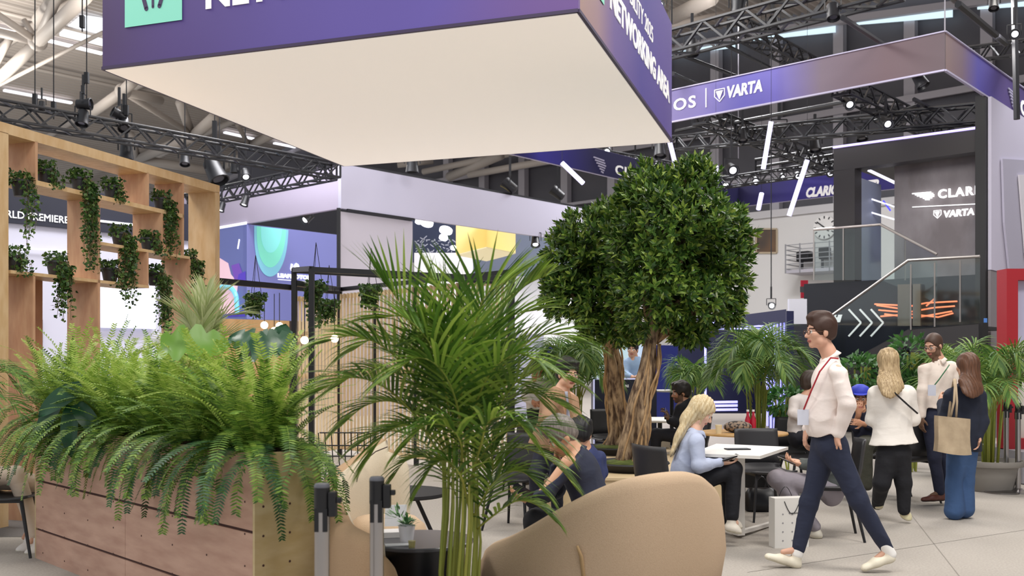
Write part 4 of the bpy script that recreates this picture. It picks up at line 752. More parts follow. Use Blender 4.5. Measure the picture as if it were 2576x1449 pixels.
# ================================================================ SOFAS
beige = mat('beige_wool', 'C4AA8E', .95, col2='BAA084', scale=220, detail=2, bump=.25); cream = mat('cream_wool', 'DCCFB8', .95, col2='D2C4AC', scale=220, detail=2, bump=.2)
def smooth_pts(pts, n):
    P_ = np.array(pts, float); m = len(P_); out = []
    for k in range(n):
        u = k / (n - 1) * (m - 1); i = min(int(u), m - 2); f = u - i
        p0, p1, p2, p3 = P_[max(i - 1, 0)], P_[i], P_[i + 1], P_[min(i + 2, m - 1)]
        out.append(.5 * ((2 * p1) + (-p0 + p2) * f + (2 * p0 - 5 * p1 + 4 * p2 - p3) * f * f + (-p0 + 3 * p1 - 3 * p2 + p3) * f ** 3))
    return out
def sofa(name, label, pts, center, th=.1, seat=None, inner=None, outer=None):
    # pts: (px, Y, py of the upper rim) round the outer shell
    W = []
    for px, Y, py in pts: x, y = XY(px, Y); W.append((x, y, H - (py - HY) * Y / F))
    W = smooth_pts(W, 60); c = Vector((*center, 0)); t = thing(name, label, 'sofa', c); rows = []
    for i, q in enumerate(W):
        a, b = W[max(i - 1, 0)], W[min(i + 1, len(W) - 1)]; d = Vector((b[0] - a[0], b[1] - a[1], 0)).normalized(); n_ = Vector((d.y, -d.x, 0)); base = Vector((q[0], q[1], 0))
        if n_.dot(base - c) < 0: n_ = -n_
        h = q[2]; endf = min(1, min(i, len(W) - 1 - i) / 5 + .15) ** .5; w_ = th * endf; r = []
        for o_, z in ((-.10, .08), (-.03, .13), (.0, .30 * h + .1), (.012, .55 * h), (.0, .8 * h), (-.01, h - .06), (-.022, h - .025), (-.045, h - .006), (-.045 - w_ * .3, h), (-.045 - w_ * .65, h - .012), (-.045 - w_ * .9, h - .05), (-.045 - w_, h * .8), (-.05 - w_, min(h * .6, .42)), (-.05 - w_, .3)):
            r.append(base + n_ * o_ + EZ * max(z, .06))
        rows.append(r)
    k_ = len(rows[0]); mb = MB(); mb.grid(rows)
    nn = len(mb.v); 
    for row in (rows[0], rows[-1]): mb.add(row, [tuple(range(k_)) if row is rows[-1] else tuple(reversed(range(k_)))])
    mb2 = MB(); mb2.grid([r[:10] for r in rows]); mb3 = MB(); mb3.grid([r[9:] for r in rows])
    mb2.add(rows[0], [tuple(reversed(range(k_)))]); mb2.add(rows[-1], [tuple(range(k_))])
    obj('outer_shell', mb2, outer or beige, t, smooth=True); obj('inner_back', mb3, inner or cream, t, smooth=True)
    ins = [r[-1] + EZ * .0 for r in rows]; mb = MB(); n2 = len(ins)
    vs = [Vector((p.x, p.y, .2)) for p in ins] + [Vector((p.x, p.y, .41)) for p in ins] + [Vector((p.x, p.y, .44)).lerp(Vector((c.x, c.y, .44)), .08) for p in ins]
    mb.add(vs, [(i, (i + 1) % n2, (i + 1) % n2 + n2, i + n2) for i in range(n2)] + [(i + n2, (i + 1) % n2 + n2, (i + 1) % n2 + 2 * n2, i + 2 * n2) for i in range(n2)] + [tuple(range(2 * n2, 3 * n2)), tuple(reversed(range(n2)))])
    obj('seat_cushion', mb, outer or beige, t, smooth='auto')
    mb = MB()
    vs = [Vector((p.x, p.y, z)) .lerp(Vector((c.x, c.y, z)), .12) for z in (0, .1) for p in [r[0] for r in rows]]
    mb.add(vs, [(i, (i + 1) % n2, (i + 1) % n2 + n2, i + n2) for i in range(n2)] + [tuple(range(n2, 2 * n2)), tuple(reversed(range(n2)))]); obj('plinth', mb, blackm, t)
    return t
s1_ = sofa('tub_sofa', 'large tan wool tub sofa with a swooping back, closest to the camera', [(1210, 5.75, 1375), (1225, 5.45, 1362), (1290, 5.1, 1336), (1407, 4.9, 1276), (1551, 4.85, 1218), (1680, 4.95, 1193), (1765, 5.2, 1190), (1806, 5.5, 1215), (1822, 5.85, 1250), (1810, 6.2, 1262), (1770, 6.45, 1275)], (.55, 5.95))
mb = MB().tube([P(1452, 1373, 4.845), P(1462, 1400, 4.84), P(1468, 1449, 4.85), P(1466, 1500, 4.87)], [.006, .01, .01, .006], 8); obj('zip_seam', mb, mat('dark_beige', 'A88A62', .9), s1_, smooth=True)
s2_ = sofa('tub_sofa', 'tan tub sofa with cream inner back behind the queue posts', [(1003, 7.0, 1172), (992, 6.98, 1130), (960, 7.0, 1100), (885, 6.8, 1140), (815, 6.3, 1186), (800, 5.95, 1225), (818, 5.55, 1272), (832, 5.1, 1312), (856, 4.7, 1332), (905, 4.48, 1354), (965, 4.45, 1376), (1003, 4.6, 1412), (1012, 4.85, 1440)], (-.95, 5.75), outer=mat('tan_wool', 'AE9070', .95, col2='A48666', scale=220, detail=2, bump=.25))
mb = MB().tube([P(x, y, 6.66 - (y - 1125) * .0016) for x, y in ((897, 1212), (905, 1180), (922, 1155), (945, 1136), (975, 1124))], .004, 6); obj('piping_seam', mb, mat('seam_dark', '5E5048', .8), s2_)
x, y = XY(972, 6.05); single('pouf', MB().lathe((x, y, .0), [(.2, 0), (.25, .06), (.27, .25), (.262, .40), (.235, .48), (.18, .525), (.1, .54), (.01, .543)], 36), beige, 'round tan pouf behind the small black table', 'pouf', smooth=True)
# small black drum table with plant and papers
x, y = XY(1056, 5.42); t = thing('drum_table', 'small black drum side table in front of the pouf', 'side table', (x, y, 0))
obj('drum', MB().lathe((x, y, 0), [(.24, 0), (.25, .02), (.25, .485)], 40), mat('black_lacquer', '0E0D14', .35), t, smooth='auto'); obj('tabletop', MB().lathe((x, y, 0), [(.29, .485), (.295, .49), (.295, .503), (.29, .508)], 40), mat('dark_grey_top', '4E4E54', .25), t, smooth='auto')
TX, TY = x, y
x, y = XY(1023, 5.3); t = thing('potted_succulent', 'little white pot with small green leaves on the drum table', 'potted plant', (x, y, .508))
obj('pot', MB().lathe((x, y, .508), [(.034, 0), (.046, .095), (.043, .095), (.036, .06)], 20), mat('white_ceramic', 'E4E2EA', .3), t, smooth='auto')
POTPLANT = (x, y, .58, t)
for i, (px, Y, w_, d_, z, c_, lb) in enumerate(((985, 5.5, .16, .12, .508, 'DCD8D8', 'stack of white papers on the drum table beside the pot'), (1000, 5.22, .13, .06, .508, 'CFCFD4', 'thin folded leaflet at the front of the drum table'))):
    x, y = XY(px, Y); single('paper_stack' if i == 0 else 'leaflet', MB().box((x, y, z + (.016 if i == 0 else .004)), (w_, d_, .03 if i == 0 else .006), .2), mat('paper%d' % i, c_, .7), lb, 'papers')
x, y = XY(976, 5.6); mb = MB(); mb.hexa((x - .02, y, .545), (x + .1, y + .02, .545), (x + .1, y + .06, .66), (x - .02, y + .04, .66), (0, .006, 0)); single('menu_card', mb, mat('card', 'C9C9CE', .6), 'upright pale card standing on the papers behind the little pot', 'card')
x, y = XY(1036, 5.17); single('small_glass', MB().lathe((x, y, .508), [(.016, 0), (.02, .035)], 14), mat('yellow_glass', 'B8B070', .15, alpha=.7), 'tiny yellow green tumbler at the front edge of the drum table', 'glass')
# dark low table further back
x, y = XY(1010, 7.75); t = thing('low_table', 'dark round low table behind the cream sofa back', 'table', (x, y, 0)); obj('tabletop', MB().lathe((x, y, .43), [(.36, 0), (.37, .01), (.37, .03)], 32), blackm, t, smooth='auto')
for k in range(3):
    a = k * 2.1 + .3; obj('leg', MB().tube([(x + .1 * math.cos(a), y + .1 * math.sin(a), .44), (x + .3 * math.cos(a), y + .3 * math.sin(a), 0)], .016, 8), black, t)
# ================================================================ TABLES AND CHAIRS (right)
def ztop(px, py, z): return G(px, py, z)
tA, tB, tC, tD = [G(*a, z=.74) for a in ((1983, 1124), (1912, 1147), (1738, 1140), (1802, 1116))]
t = thing('white_table', 'white cafe table with pedestal base beside the seated blonde woman', 'table', (*((tA + tB + tC + tD) / 4).xy, 0))
wtop = mat('white_laminate', 'E6E2DC', .4); obj('tabletop', MB().hexa(tA, tB, tC, tD, (0, 0, -.025)), wtop, t)
c_ = (tA + tB + tC + tD) / 4; obj('column', MB().box((c_.x, c_.y, .37), (.07, .07, .69), .4), wtop, t)
mb = MB()
for q in ((1942, 1322), (1875, 1338), (1790, 1330), (1850, 1298)):
    g = G(*q); mb.bar((c_.x, c_.y, .045), (g.x, g.y, .02), .045, .03)
obj('base_feet', mb, wtop, t)
cp_ = G(1855, 1131, .74); single('tablet', MB().box((cp_.x, cp_.y, .746), (.2, .1, .008), .1), black, 'dark slim tablet lying on the white table', 'tablet')
shellm = mat('charcoal_shell', '2C2B2E', .5)
def chair(name_loc, rz, label, z=.45, s=1.0, group='charcoal shell chairs'):
    t = thing('cafe_chair', label, 'chair', name_loc, group, rz)
    # local: seat faces +y; back at -y
    rows = []; prof = [(.2, .0), (.16, -.012), (.05, -.02), (-.1, -.018), (-.18, .0), (-.215, .05), (-.235, .14), (-.25, .25), (-.262, .34), (-.268, .38)]
    for (yy, zz) in prof:
        r = []
        for k in range(9):
            u = -1 + k / 4; w_ = .225 if zz < .1 else .225 - .02 * (zz - .1)
            r.append((u * w_, yy + (.05 * u * u if zz > .03 else 0), z + zz + .012 * u * u * (1 if zz < .03 else 0)))
        rows.append(r)
    mb = MB(); mb.grid(rows[:6]); obj('seat', mb, shellm, t, smooth=True, local=True, solid=.016)
    mb = MB(); mb.grid(rows[5:]); obj('backrest', mb, shellm, t, smooth=True, local=True, solid=.014)
    for a in (-1, 1):
        for b, y0 in ((-1, -.14), (1, .14)): obj('leg', MB().tube([(a * .15, y0, z - .02), (a * .22, y0 + b * .09, 0)], [.016, .011], 8), black, t, local=True)
    mb = MB()
    for a in (-1, 1): mb.bar((a * .155, -.15, z - .03), (a * .155, .15, z - .03), .02)
    mb.bar((-.155, 0, z - .03), (.155, 0, z - .03), .02); obj('seat_frame', mb, black, t, local=True)
    return t
def at(px, Y): return (*XY(px, Y), 0)
ch0 = chair(at(1688, 7.75), R(-62), 'charcoal shell chair under the seated blonde woman')
def chair_at(px, Y, rz, label): return dup(ch0, at(px, Y), R(rz), label)
chair_at(1926, 9.3, 190, 'charcoal shell chair on the far side of the white table')
chair_at(2092, 8.3, 80, 'charcoal shell chair with the grey trousered sitter behind the walking man')
chair_at(1985, 11.2, 150, 'dark chair back beyond the white table, left of the walking man')
chair_at(2015, 10.6, 100, 'dark chair just behind the waist of the walking man')
chair_at(2285, 10.4, 20, 'dark chair between the blonde woman and the bearded man')
chair_at(2215, 10.9, 200, 'dark chair with the boy in the blue cap')
chair_at(1300, 8.7, 150, 'dark chair half hidden by the palm, left of the seated navy man')
chair_at(1732, 11.6, 85, 'dark chair of the bearded phone user behind the thick trunk')
chair_at(1540, 13.1, -160, 'dark chair behind the thinner trunk')
c_ = chair_at(22, 7.6, -82, 'dark chair at the left edge beside the planter')
chair_at(-90, 8.5, -60, 'dark chair cut by the left edge, behind the other one'); chair_at(1285, 10.9, 60, 'dark chair seen through the palm stems near the bench')
def rtable(px, Y, r_, z, m, label, cat='table', legs=True):
    x, y = XY(px, Y); t = thing('round_table', label, cat, (x, y, 0)); obj('tabletop', MB().lathe((x, y, z), [(r_, -.025), (r_ + .005, -.012), (r_, 0)], 40), m, t, smooth='auto')
    obj('column', MB().lathe((x, y, 0), [(.03, .01), (.03, z - .02)], 12), black, t); obj('base', MB().lathe((x, y, 0), [(.24, 0), (.24, .01), (.03, .03)], 24), black, t); return t
rtable(1868, 10.3, .46, .74, mat('oak_top', 'CBA36C', .4, col2='BE945C', scale=3, stretch=(1, 6, 1)), 'round oak table with cup and bottles behind the white table')
rtable(1660, 12.6, .42, .74, wtop, 'round white table in front of the bearded phone user')
rtable(-30, 9.9, .5, .72, blackm, 'black round table at the left edge behind the planter ferns')
rtable(1690, 14.5, .3, 1.05, wtop, 'tall white poseur table against the navy wall')
x, y = XY(1808, 10.05); single('paper_cup', MB().lathe((x, y, .74), [(.028, 0), (.036, .09), (.034, .09)], 16), mat('cup_kraft', 'E0CDA6', .6), 'pale paper cup on the oak table', 'cup')
mb = MB(); random.seed(8); x, y = XY(1856, 10.2)
mb.ball((x, y, .80), .075, 10, (2.0, 1.2, .85)); single('patterned_bag', mb, mat('leopard', '8A7664', .7, col2='1E1A1C', scale=38, contrast=.12, detail=2), 'small dark speckled bag lying on the oak table', 'bag', smooth=True)
for px, c_, lb in ((1881, 'B01C34', 'red labelled bottle on the oak table, the left one'), (1895, 'A81830', 'red bottle nearest the palm on the oak table')):
    x, y = XY(px, 10.35); t = thing('bottle', lb, 'bottle', (x, y, .74), 'two bottles on the oak table'); obj('body', MB().lathe((x, y, .74), [(.028, 0), (.03, .12), (.014, .17), (.012, .21)], 16), mat('clear_red' + c_, c_, .2), t, smooth='auto'); obj('cap', MB().lathe((x, y, .95), [(.014, 0), (.014, .02)], 12), mat('white_cap', 'E8E4E6', .4), t)
# bags on the floor
x, y = XY(1915, 9.75); t = thing('black_holdall', 'black leather holdall on the carpet under the table', 'bag', (x, y, 0)); mb = MB(); rows = []
for zz, sx_, sy_ in ((0, .9, .9), (.01, 1, 1), (.09, 1.04, 1.05), (.17, .95, .7), (.215, .8, .28), (.225, .7, .1)): rows.append([(x + .16 * sx_ * math.copysign(abs(math.cos(a)) ** .5, math.cos(a)), y + .09 * sy_ * math.copysign(abs(math.sin(a)) ** .5, math.sin(a)), zz + .006 * math.sin(5 * a)) for a in [2 * math.pi * k / 24 for k in range(25)]])
mb.grid(rows); mb.add(rows[-1][:24], [tuple(range(24))]); obj('body', mb, mat('black_leather', '15151B', .4), t, smooth='auto')
obj('handle', MB().tube([(x - .08 + .16 * k / 8, y, .22 + .12 * math.sin(math.pi * k / 8)) for k in range(9)], .008, 6), mat('black_leather', '15151B'), t)
g = G(1992, 1378); t = thing('paper_carrier', 'white paper carrier bag with black cord handles on the carpet', 'bag', g); d = Vector((.98, .18, 0)); n_ = Vector((-.18, .98, 0)); w_ = .29; mb = MB(); a = g - d * w_ / 2
mb.hexa(a, a + d * w_, a + d * w_ + EZ * .395, a + EZ * .395, n_ * .11); obj('bag_body', mb, mat('paper_white', 'DEDBD6', .7), t)
for o_ in (-.004, .115):
    mb = MB().tube([a + d * (.08 + .012 * k) + n_ * o_ + EZ * (.37 - (.1 if o_ < 0 else -.1) * math.sin(math.pi * k / 11)) for k in range(12)], .003, 5); obj('cord_handle', mb, black, t)
mb = MB(); 
for i in range(3):
    for j in range(4): mb.hexa(*[a + d * (.06 + .08 * i + dx) + EZ * (.05 + .07 * j + dz) - n_ * .001 for dx, dz in ((0, .008), (.008, 0), (.016, .008), (.008, .016))], -n_ * .0005)
mb.lathe(a + d * .125 + EZ * .275 - n_ * .001, [(.007, 0), (.007, .001)], 10, -n_)
obj('printed_marks', mb, mat('grey_print', '8E8C90', .6), t); sign('printed_lettering', 'events', a + d * .14 + EZ * .268 - n_ * .002, d, .018, black, t, extrude=.0003)
box_px('white_tote', 1650, 1686, 1096, 1126, 12.15, 0, mat('tote_white', 'DAD4CC', .8), 'white bag standing on the bench right of the thick trunk', 'bag', thick=.12)
# bench and pots of the trees
mb = MB(); bx0, by0 = XY(1338, 9.15); bx1, by1 = 2.0, 12.5
t = thing('tree_bench', 'pale wooden bench platform around the two indoor trees', 'bench', ((bx0 + bx1) / 2, 10.7, 0))
bw_ = mat('bench_wood', 'DFC9A4', .5, col2='D2B98F', scale=3, stretch=(1, 5, 1))
obj('seat_top', MB().box(((bx0 + bx1) / 2, (by0 + by1) / 2, .385), (bx1 - bx0, by1 - by0, .03)), bw_, t, bevel=.004); obj('front_face', MB().box(((bx0 + bx1) / 2, by0 + .03, .2), (bx1 - bx0 - .04, .03, .34)), bw_, t)
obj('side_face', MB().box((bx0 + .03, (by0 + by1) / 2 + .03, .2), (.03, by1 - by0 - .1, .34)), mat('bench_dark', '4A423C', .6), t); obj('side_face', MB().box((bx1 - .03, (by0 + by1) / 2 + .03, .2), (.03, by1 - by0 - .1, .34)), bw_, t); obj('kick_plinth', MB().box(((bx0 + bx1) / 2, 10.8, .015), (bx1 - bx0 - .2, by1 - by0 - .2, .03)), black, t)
potm = mat('black_rubber_pot', '18181A', .6); moss = mat('moss', '5E6A2A', .95, col2='3A4218', scale=14, bump=.6)
TREEPOT = []
for px, Y, lb in ((1588, 9.75, 'wide black pot with moss under the thicker tree, nearer'), (1548, 11.5, 'wide black pot under the thinner tree, further back')):
    x, y = XY(px, Y); t = thing('tree_pot', lb, 'plant pot', (x, y, .4), 'black tree pots'); obj('tub', MB().lathe((x, y, .4), [(.3, 0), (.36, .06), (.38, .075), (.37, .09), (.33, .07)], 36), potm, t, smooth='auto')
    obj('moss_bed', MB().lathe((x, y, .4), [(.33, .07), (.2, .1), (.02, .12)], 24), moss, t, smooth=True); TREEPOT.append((x, y))
# grey round pot of the palm on the right
x, y = XY(2488, 11.3); t = thing('grey_pot', 'big ribbed grey plant pot at the right, behind the brunette', 'plant pot', (x, y, 0)); pm = mat('grey_stone_pot', '8F8A84', .7)
obj('pot', MB().lathe((x, y, 0), [(.24, 0), (.25, .01), (.29, .16), (.295, .17), (.305, .22), (.31, .23), (.32, .28), (.36, .285), (.375, .31), (.375, .35), (.35, .35), (.34, .3)], 40), pm, t, smooth='auto'); obj('soil', MB().lathe((x, y, 0), [(.33, .28), (.02, .3)], 24), MATS['soil'], t)
GP = (x, y)
# wire chair left-centre, behind the planter
x, y = XY(880, 9.4); t = thing('wire_chair', 'black wire mesh chair behind the sofa, left of the palm', 'chair', (x, y, 0)); mb = MB()
for k in range(9):
    u = -.22 + k * .055; mb.tube([(x + u, y + .2, .46), (x + u, y - .18, .43), (x + u * 1.05, y - .25, .55), (x + u * 1.1, y - .3, .82)], .005, 4)
for z, yy in ((.46, .2), (.45, .05), (.44, -.1), (.5, -.22), (.6, -.265), (.7, -.28), (.82, -.3)): mb.tube([(x - .23, y + yy, z), (x + .23, y + yy, z)], .006, 4)
obj('wire_seat', mb, black, t)
for a in (-1, 1):
    for b in (-1, 1): obj('leg', MB().tube([(x + a * .2, y + b * .16, .44), (x + a * .24, y + b * .2, 0)], .008, 6), black, t)
# ================================================================ FIGURES: smooth bodies grown from distance fields
class SDF:
    def __init__(s, lo, hi, h):
        s.h = h; s.lo = np.array(lo, float) - 3 * h; s.n = tuple(int(x) for x in np.ceil((np.array(hi, float) + 3 * h - s.lo) / h) + 1)
        s.D = np.full(s.n, 1.0, np.float32)
    def reg(s, lo, hi):
        i0 = np.maximum(np.floor((np.array(lo) - s.lo) / s.h).astype(int), 0); i1 = np.minimum(np.ceil((np.array(hi) - s.lo) / s.h).astype(int) + 1, s.n)
        if (i1 <= i0).any(): return None, None
        sl = tuple(slice(a, b) for a, b in zip(i0, i1)); ax = [s.lo[k] + s.h * np.arange(i0[k], i1[k]) for k in range(3)]
        return sl, np.meshgrid(*ax, indexing='ij')
    def mix(s, sl, d, k, op='u'):
        A = s.D[sl]
        if op == 'u': B = d; h = np.clip(.5 + .5 * (B - A) / k, 0, 1); s.D[sl] = B * (1 - h) + A * h - k * h * (1 - h)
        else: B = -d; h = np.clip(.5 - .5 * (B - A) / k, 0, 1); s.D[sl] = B * (1 - h) + A * h + k * h * (1 - h)
    def cone(s, a, b, ra, rb, k=.02, side=None, flat=1.0, op='u'):
        a = np.array(a, float); b = np.array(b, float); m = max(ra, rb) + k + 3 * s.h
        sl, X = s.reg(np.minimum(a, b) - m, np.maximum(a, b) + m)
        if sl is None: return
        d = b - a; L = max(d @ d, 1e-9); px, py, pz = X[0] - a[0], X[1] - a[1], X[2] - a[2]
        t = np.clip((px * d[0] + py * d[1] + pz * d[2]) / L, 0, 1); vx, vy, vz = px - t * d[0], py - t * d[1], pz - t * d[2]; r = ra + (rb - ra) * t
        if side is not None and flat != 1.0:
            sd_ = np.array(side, float); sd_ /= np.linalg.norm(sd_); dn = d / math.sqrt(L); f = np.cross(dn, sd_); f /= max(np.linalg.norm(f), 1e-6)
            c = vx * f[0] + vy * f[1] + vz * f[2]; e = c / flat - c; vx, vy, vz = vx + e * f[0], vy + e * f[1], vz + e * f[2]
            D = (np.sqrt(vx ** 2 + vy ** 2 + vz ** 2) - r) * (.5 + .5 * flat)
        else: D = np.sqrt(vx ** 2 + vy ** 2 + vz ** 2) - r
        s.mix(sl, D, k, op)
    def ell(s, c, M, ax, k=.01, op='u'):
        # M: three unit axes, ax: three radii
        c = np.array(c, float); m = max(ax) + k + 3 * s.h; sl, X = s.reg(c - m, c + m)
        if sl is None: return
        q = [X[i] - c[i] for i in range(3)]; l = [q[0] * M[i][0] + q[1] * M[i][1] + q[2] * M[i][2] for i in range(3)]
        k0 = np.sqrt(sum((l[i] / ax[i]) ** 2 for i in range(3))); k1 = np.sqrt(sum((l[i] / ax[i] ** 2) ** 2 for i in range(3))) + 1e-6
        s.mix(sl, k0 * (k0 - 1) / k1, k, op)
    def cut(s, p, n):   # remove what lies beyond the plane along n
        ax = [s.lo[k] + s.h * np.arange(s.n[k]) for k in range(3)]; X = np.meshgrid(*ax, indexing='ij', sparse=True)
        s.D = np.maximum(s.D, ((X[0] - p[0]) * n[0] + (X[1] - p[1]) * n[1] + (X[2] - p[2]) * n[2]).astype(np.float32))
    def wrinkle(s, amp, fr=1.0, seed=0, st=(1, 1, 1)):
        rs = np.random.RandomState(seed); ax = [s.lo[k] + s.h * np.arange(s.n[k]) for k in range(3)]; X = np.meshgrid(*ax, indexing='ij', sparse=True); W = 0
        for i in range(7):
            v = rs.normal(size=3); v /= np.linalg.norm(v); f = fr * (16 + 16 * rs.rand() * (1 + i * .4)); ph = rs.rand() * 6.3; v = v * np.array(st)
            v2 = rs.normal(size=3) * 5; W = W + np.sin(f * (X[0] * v[0] + X[1] * v[1] + X[2] * v[2]) + ph + 1.6 * np.sin(X[0] * v2[0] + X[1] * v2[1] + X[2] * v2[2])) / (1 + .3 * i)
        W = W / 2.2; s.D += (amp * (.55 * W + .9 * (np.abs(W) ** .7 - .55))).astype(np.float32)
    def strands(s, amp, u, f=170, seed=0):
        ax = [s.lo[k] + s.h * np.arange(s.n[k]) for k in range(3)]; X = np.meshgrid(*ax, indexing='ij', sparse=True)
        c = X[0] * u[0] + X[1] * u[1] + X[2] * u[2]; z = X[2]
        s.D += (amp * (np.sin(f * c + 2.2 * np.sin(9 * z + seed)) + .7 * np.sin(f * .43 * c + 3 * np.sin(6 * z + 1.3 + seed)) + .5 * np.sin(f * .21 * c + seed))).astype(np.float32)
    def mesh(s):
        D = s.D; S_ = D < 0; nx, ny, nz = D.shape
        c = [S_[i:nx - 1 + i, j:ny - 1 + j, k:nz - 1 + k] for i in (0, 1) for j in (0, 1) for k in (0, 1)]
        al = np.logical_and.reduce(c); an = np.logical_or.reduce(c); act = an & ~al; I = np.argwhere(act)
        if len(I) == 0: return np.zeros((0, 3)), np.zeros((0, 4), int)
        idx = np.full(act.shape, -1, np.int64); idx[act] = np.arange(len(I)); acc = np.zeros((len(I), 3)); cnt = np.zeros(len(I))
        cor = [(i, j, k) for i in (0, 1) for j in (0, 1) for k in (0, 1)]; V = {q: D[I[:, 0] + q[0], I[:, 1] + q[1], I[:, 2] + q[2]] for q in cor}
        for a in cor:
            for ax in range(3):
                if a[ax] == 0:
                    b = list(a); b[ax] = 1; b = tuple(b); va, vb = V[a], V[b]; m = (va < 0) != (vb < 0); t = np.where(m, va / np.where(m, va - vb, 1), 0)
                    p = np.tile(np.array(a, float), (len(I), 1)); p[:, ax] += t; acc += p * m[:, None]; cnt += m
        P_ = (I + acc / np.maximum(cnt, 1)[:, None]) * s.h + s.lo; F_ = []
        for ax in range(3):
            a1, a2 = [(1, 2), (2, 0), (0, 1)][ax]; sl0 = [slice(1, -1)] * 3; sl1 = [slice(1, -1)] * 3; sl0[ax] = slice(0, -1); sl1[ax] = slice(1, None)
            A, B = S_[tuple(sl0)], S_[tuple(sl1)]; E = np.argwhere(A != B); off = np.ones(3, int); off[ax] = 0; E0 = E + off; fl = B[tuple(E.T)]
            def ci(d1, d2):
                q = E0.copy(); q[:, a1] += d1; q[:, a2] += d2; return idx[q[:, 0], q[:, 1], q[:, 2]]
            f = np.stack([ci(-1, -1), ci(0, -1), ci(0, 0), ci(-1, 0)], 1); f[fl] = f[fl][:, ::-1]; F_.append(f)
        return P_, np.concatenate(F_)
def sdf_obj(name, s, mats, parent, paint=None):
    V, F_ = s.mesh(); off = np.array(OFF[parent.name]); me = bpy.data.meshes.new(name)
    me.vertices.add(len(V)); me.vertices.foreach_set('co', (V - off).astype(np.float32).ravel()); nf = len(F_)
    me.loops.add(nf * 4); me.loops.foreach_set('vertex_index', F_.astype(np.int32).ravel()); me.polygons.add(nf)
    me.polygons.foreach_set('loop_start', np.arange(0, nf * 4, 4, dtype=np.int32)); me.polygons.foreach_set('loop_total', np.full(nf, 4, np.int32)) if bpy.app.version < (4, 1) else None
    me.update(calc_edges=True); me.polygons.foreach_set('use_smooth', np.ones(nf, bool))
    for m in (mats if isinstance(mats, (list, tuple)) else [mats]): me.materials.append(m)
    if paint is not None: me.polygons.foreach_set('material_index', paint(V[F_].mean(1)).astype(np.int32))
    me.validate(); me.update(); o = bpy.data.objects.new(name, me); COL.objects.link(o); o.parent = parent; OFF[o.name] = OFF[parent.name]; return o
nrm_ = lambda v: np.array(v, float) / max(np.linalg.norm(v), 1e-9)
eye_w = mat('eye_white', 'D8D2CC', .3); eye_d = mat('eye_iris', '1E1612', .2); lipm = mat('lips', 'A8655A', .5)
def skinm(c): return mat('skin_' + c, c, .5, col2=None)
def head_axes(yaw, pitch=0, roll=0):
    # yaw 0: face toward the camera (-y); 90: face toward image right (+x); -90: toward image left
    f = np.array([math.sin(R(yaw)) * math.cos(R(pitch)), -math.cos(R(yaw)) * math.cos(R(pitch)), math.sin(R(pitch))]); up = np.array([0, 0, 1.0]); r = nrm_(np.cross(f, up)); u = np.cross(r, f)
    if roll: r, u = r * math.cos(R(roll)) + u * math.sin(R(roll)), u * math.cos(R(roll)) - r * math.sin(R(roll))
    return r, f, u
def add_head(s, C, ax, sc=1.0, k=.012):
    r, f, u = ax; L = lambda x, y, z: C + (r * x + f * y + u * z) * sc; M = (r, f, u); e = lambda c, a, kk=k, op='u': s.ell(L(*c), M, [q * sc for q in a], kk, op)
    e((0, -.014, .035), (.074, .094, .086)); e((0, .02, -.035), (.058, .07, .078), .02); s.cone(L(0, .05, -.088), L(0, .062, -.098), .026 * sc, .02 * sc, .02)
    for q in (-1, 1):
        e((q * .036, .058, -.022), (.026, .026, .026), .02); e((q * .076, -.006, -.012), (.009, .02, .03), .006); e((q * .05, .01, -.07), (.02, .035, .03), .02)
    e((0, .074, .02), (.052, .016, .012), .012)
    for q in (-1, 1): e((q * .031, .094, -.004), (.016, .016, .011), .01, 's')
    s.cone(L(0, .082, .004), L(0, .105, -.034), .007 * sc, .012 * sc, .01); e((0, .094, -.038), (.018, .012, .009), .006)
    for q in (-1, 1): e((q * .031, .076, -.004), (.0135, .0135, .0125), .002)
    e((0, .082, -.063), (.025, .013, .006), .005); e((0, .080, -.072), (.022, .013, .007), .005)
def head_paint(C, ax, sc=1.0):
    r, f, u = ax
    def fn(P_):
        q = (P_ - C) / sc; x, y, z = q @ r, q @ f, q @ u; m = np.zeros(len(P_)); near = np.abs(z) < .12
        for sg in (-1, 1):
            de = np.sqrt((x - sg * .031) ** 2 + (y - .076) ** 2 + (z + .004) ** 2); m[(de < .0150) & (y > .078)] = 1; m[(np.sqrt((x - sg * .031) ** 2 + (z + .004) ** 2) < .0062) & (y > .08) & (de < .018)] = 2
        m[(np.abs(x) < .024) & (np.abs(z + .068) < .0095) & (y > .078)] = 3
        for sg in (-1, 1): m[(np.abs(x - sg * .032) < .021) & (np.abs(z - .0195 - (.021 - np.abs(x - sg * .032)) * .12) < .005) & (y > .05)] = 4
        return m
    return fn
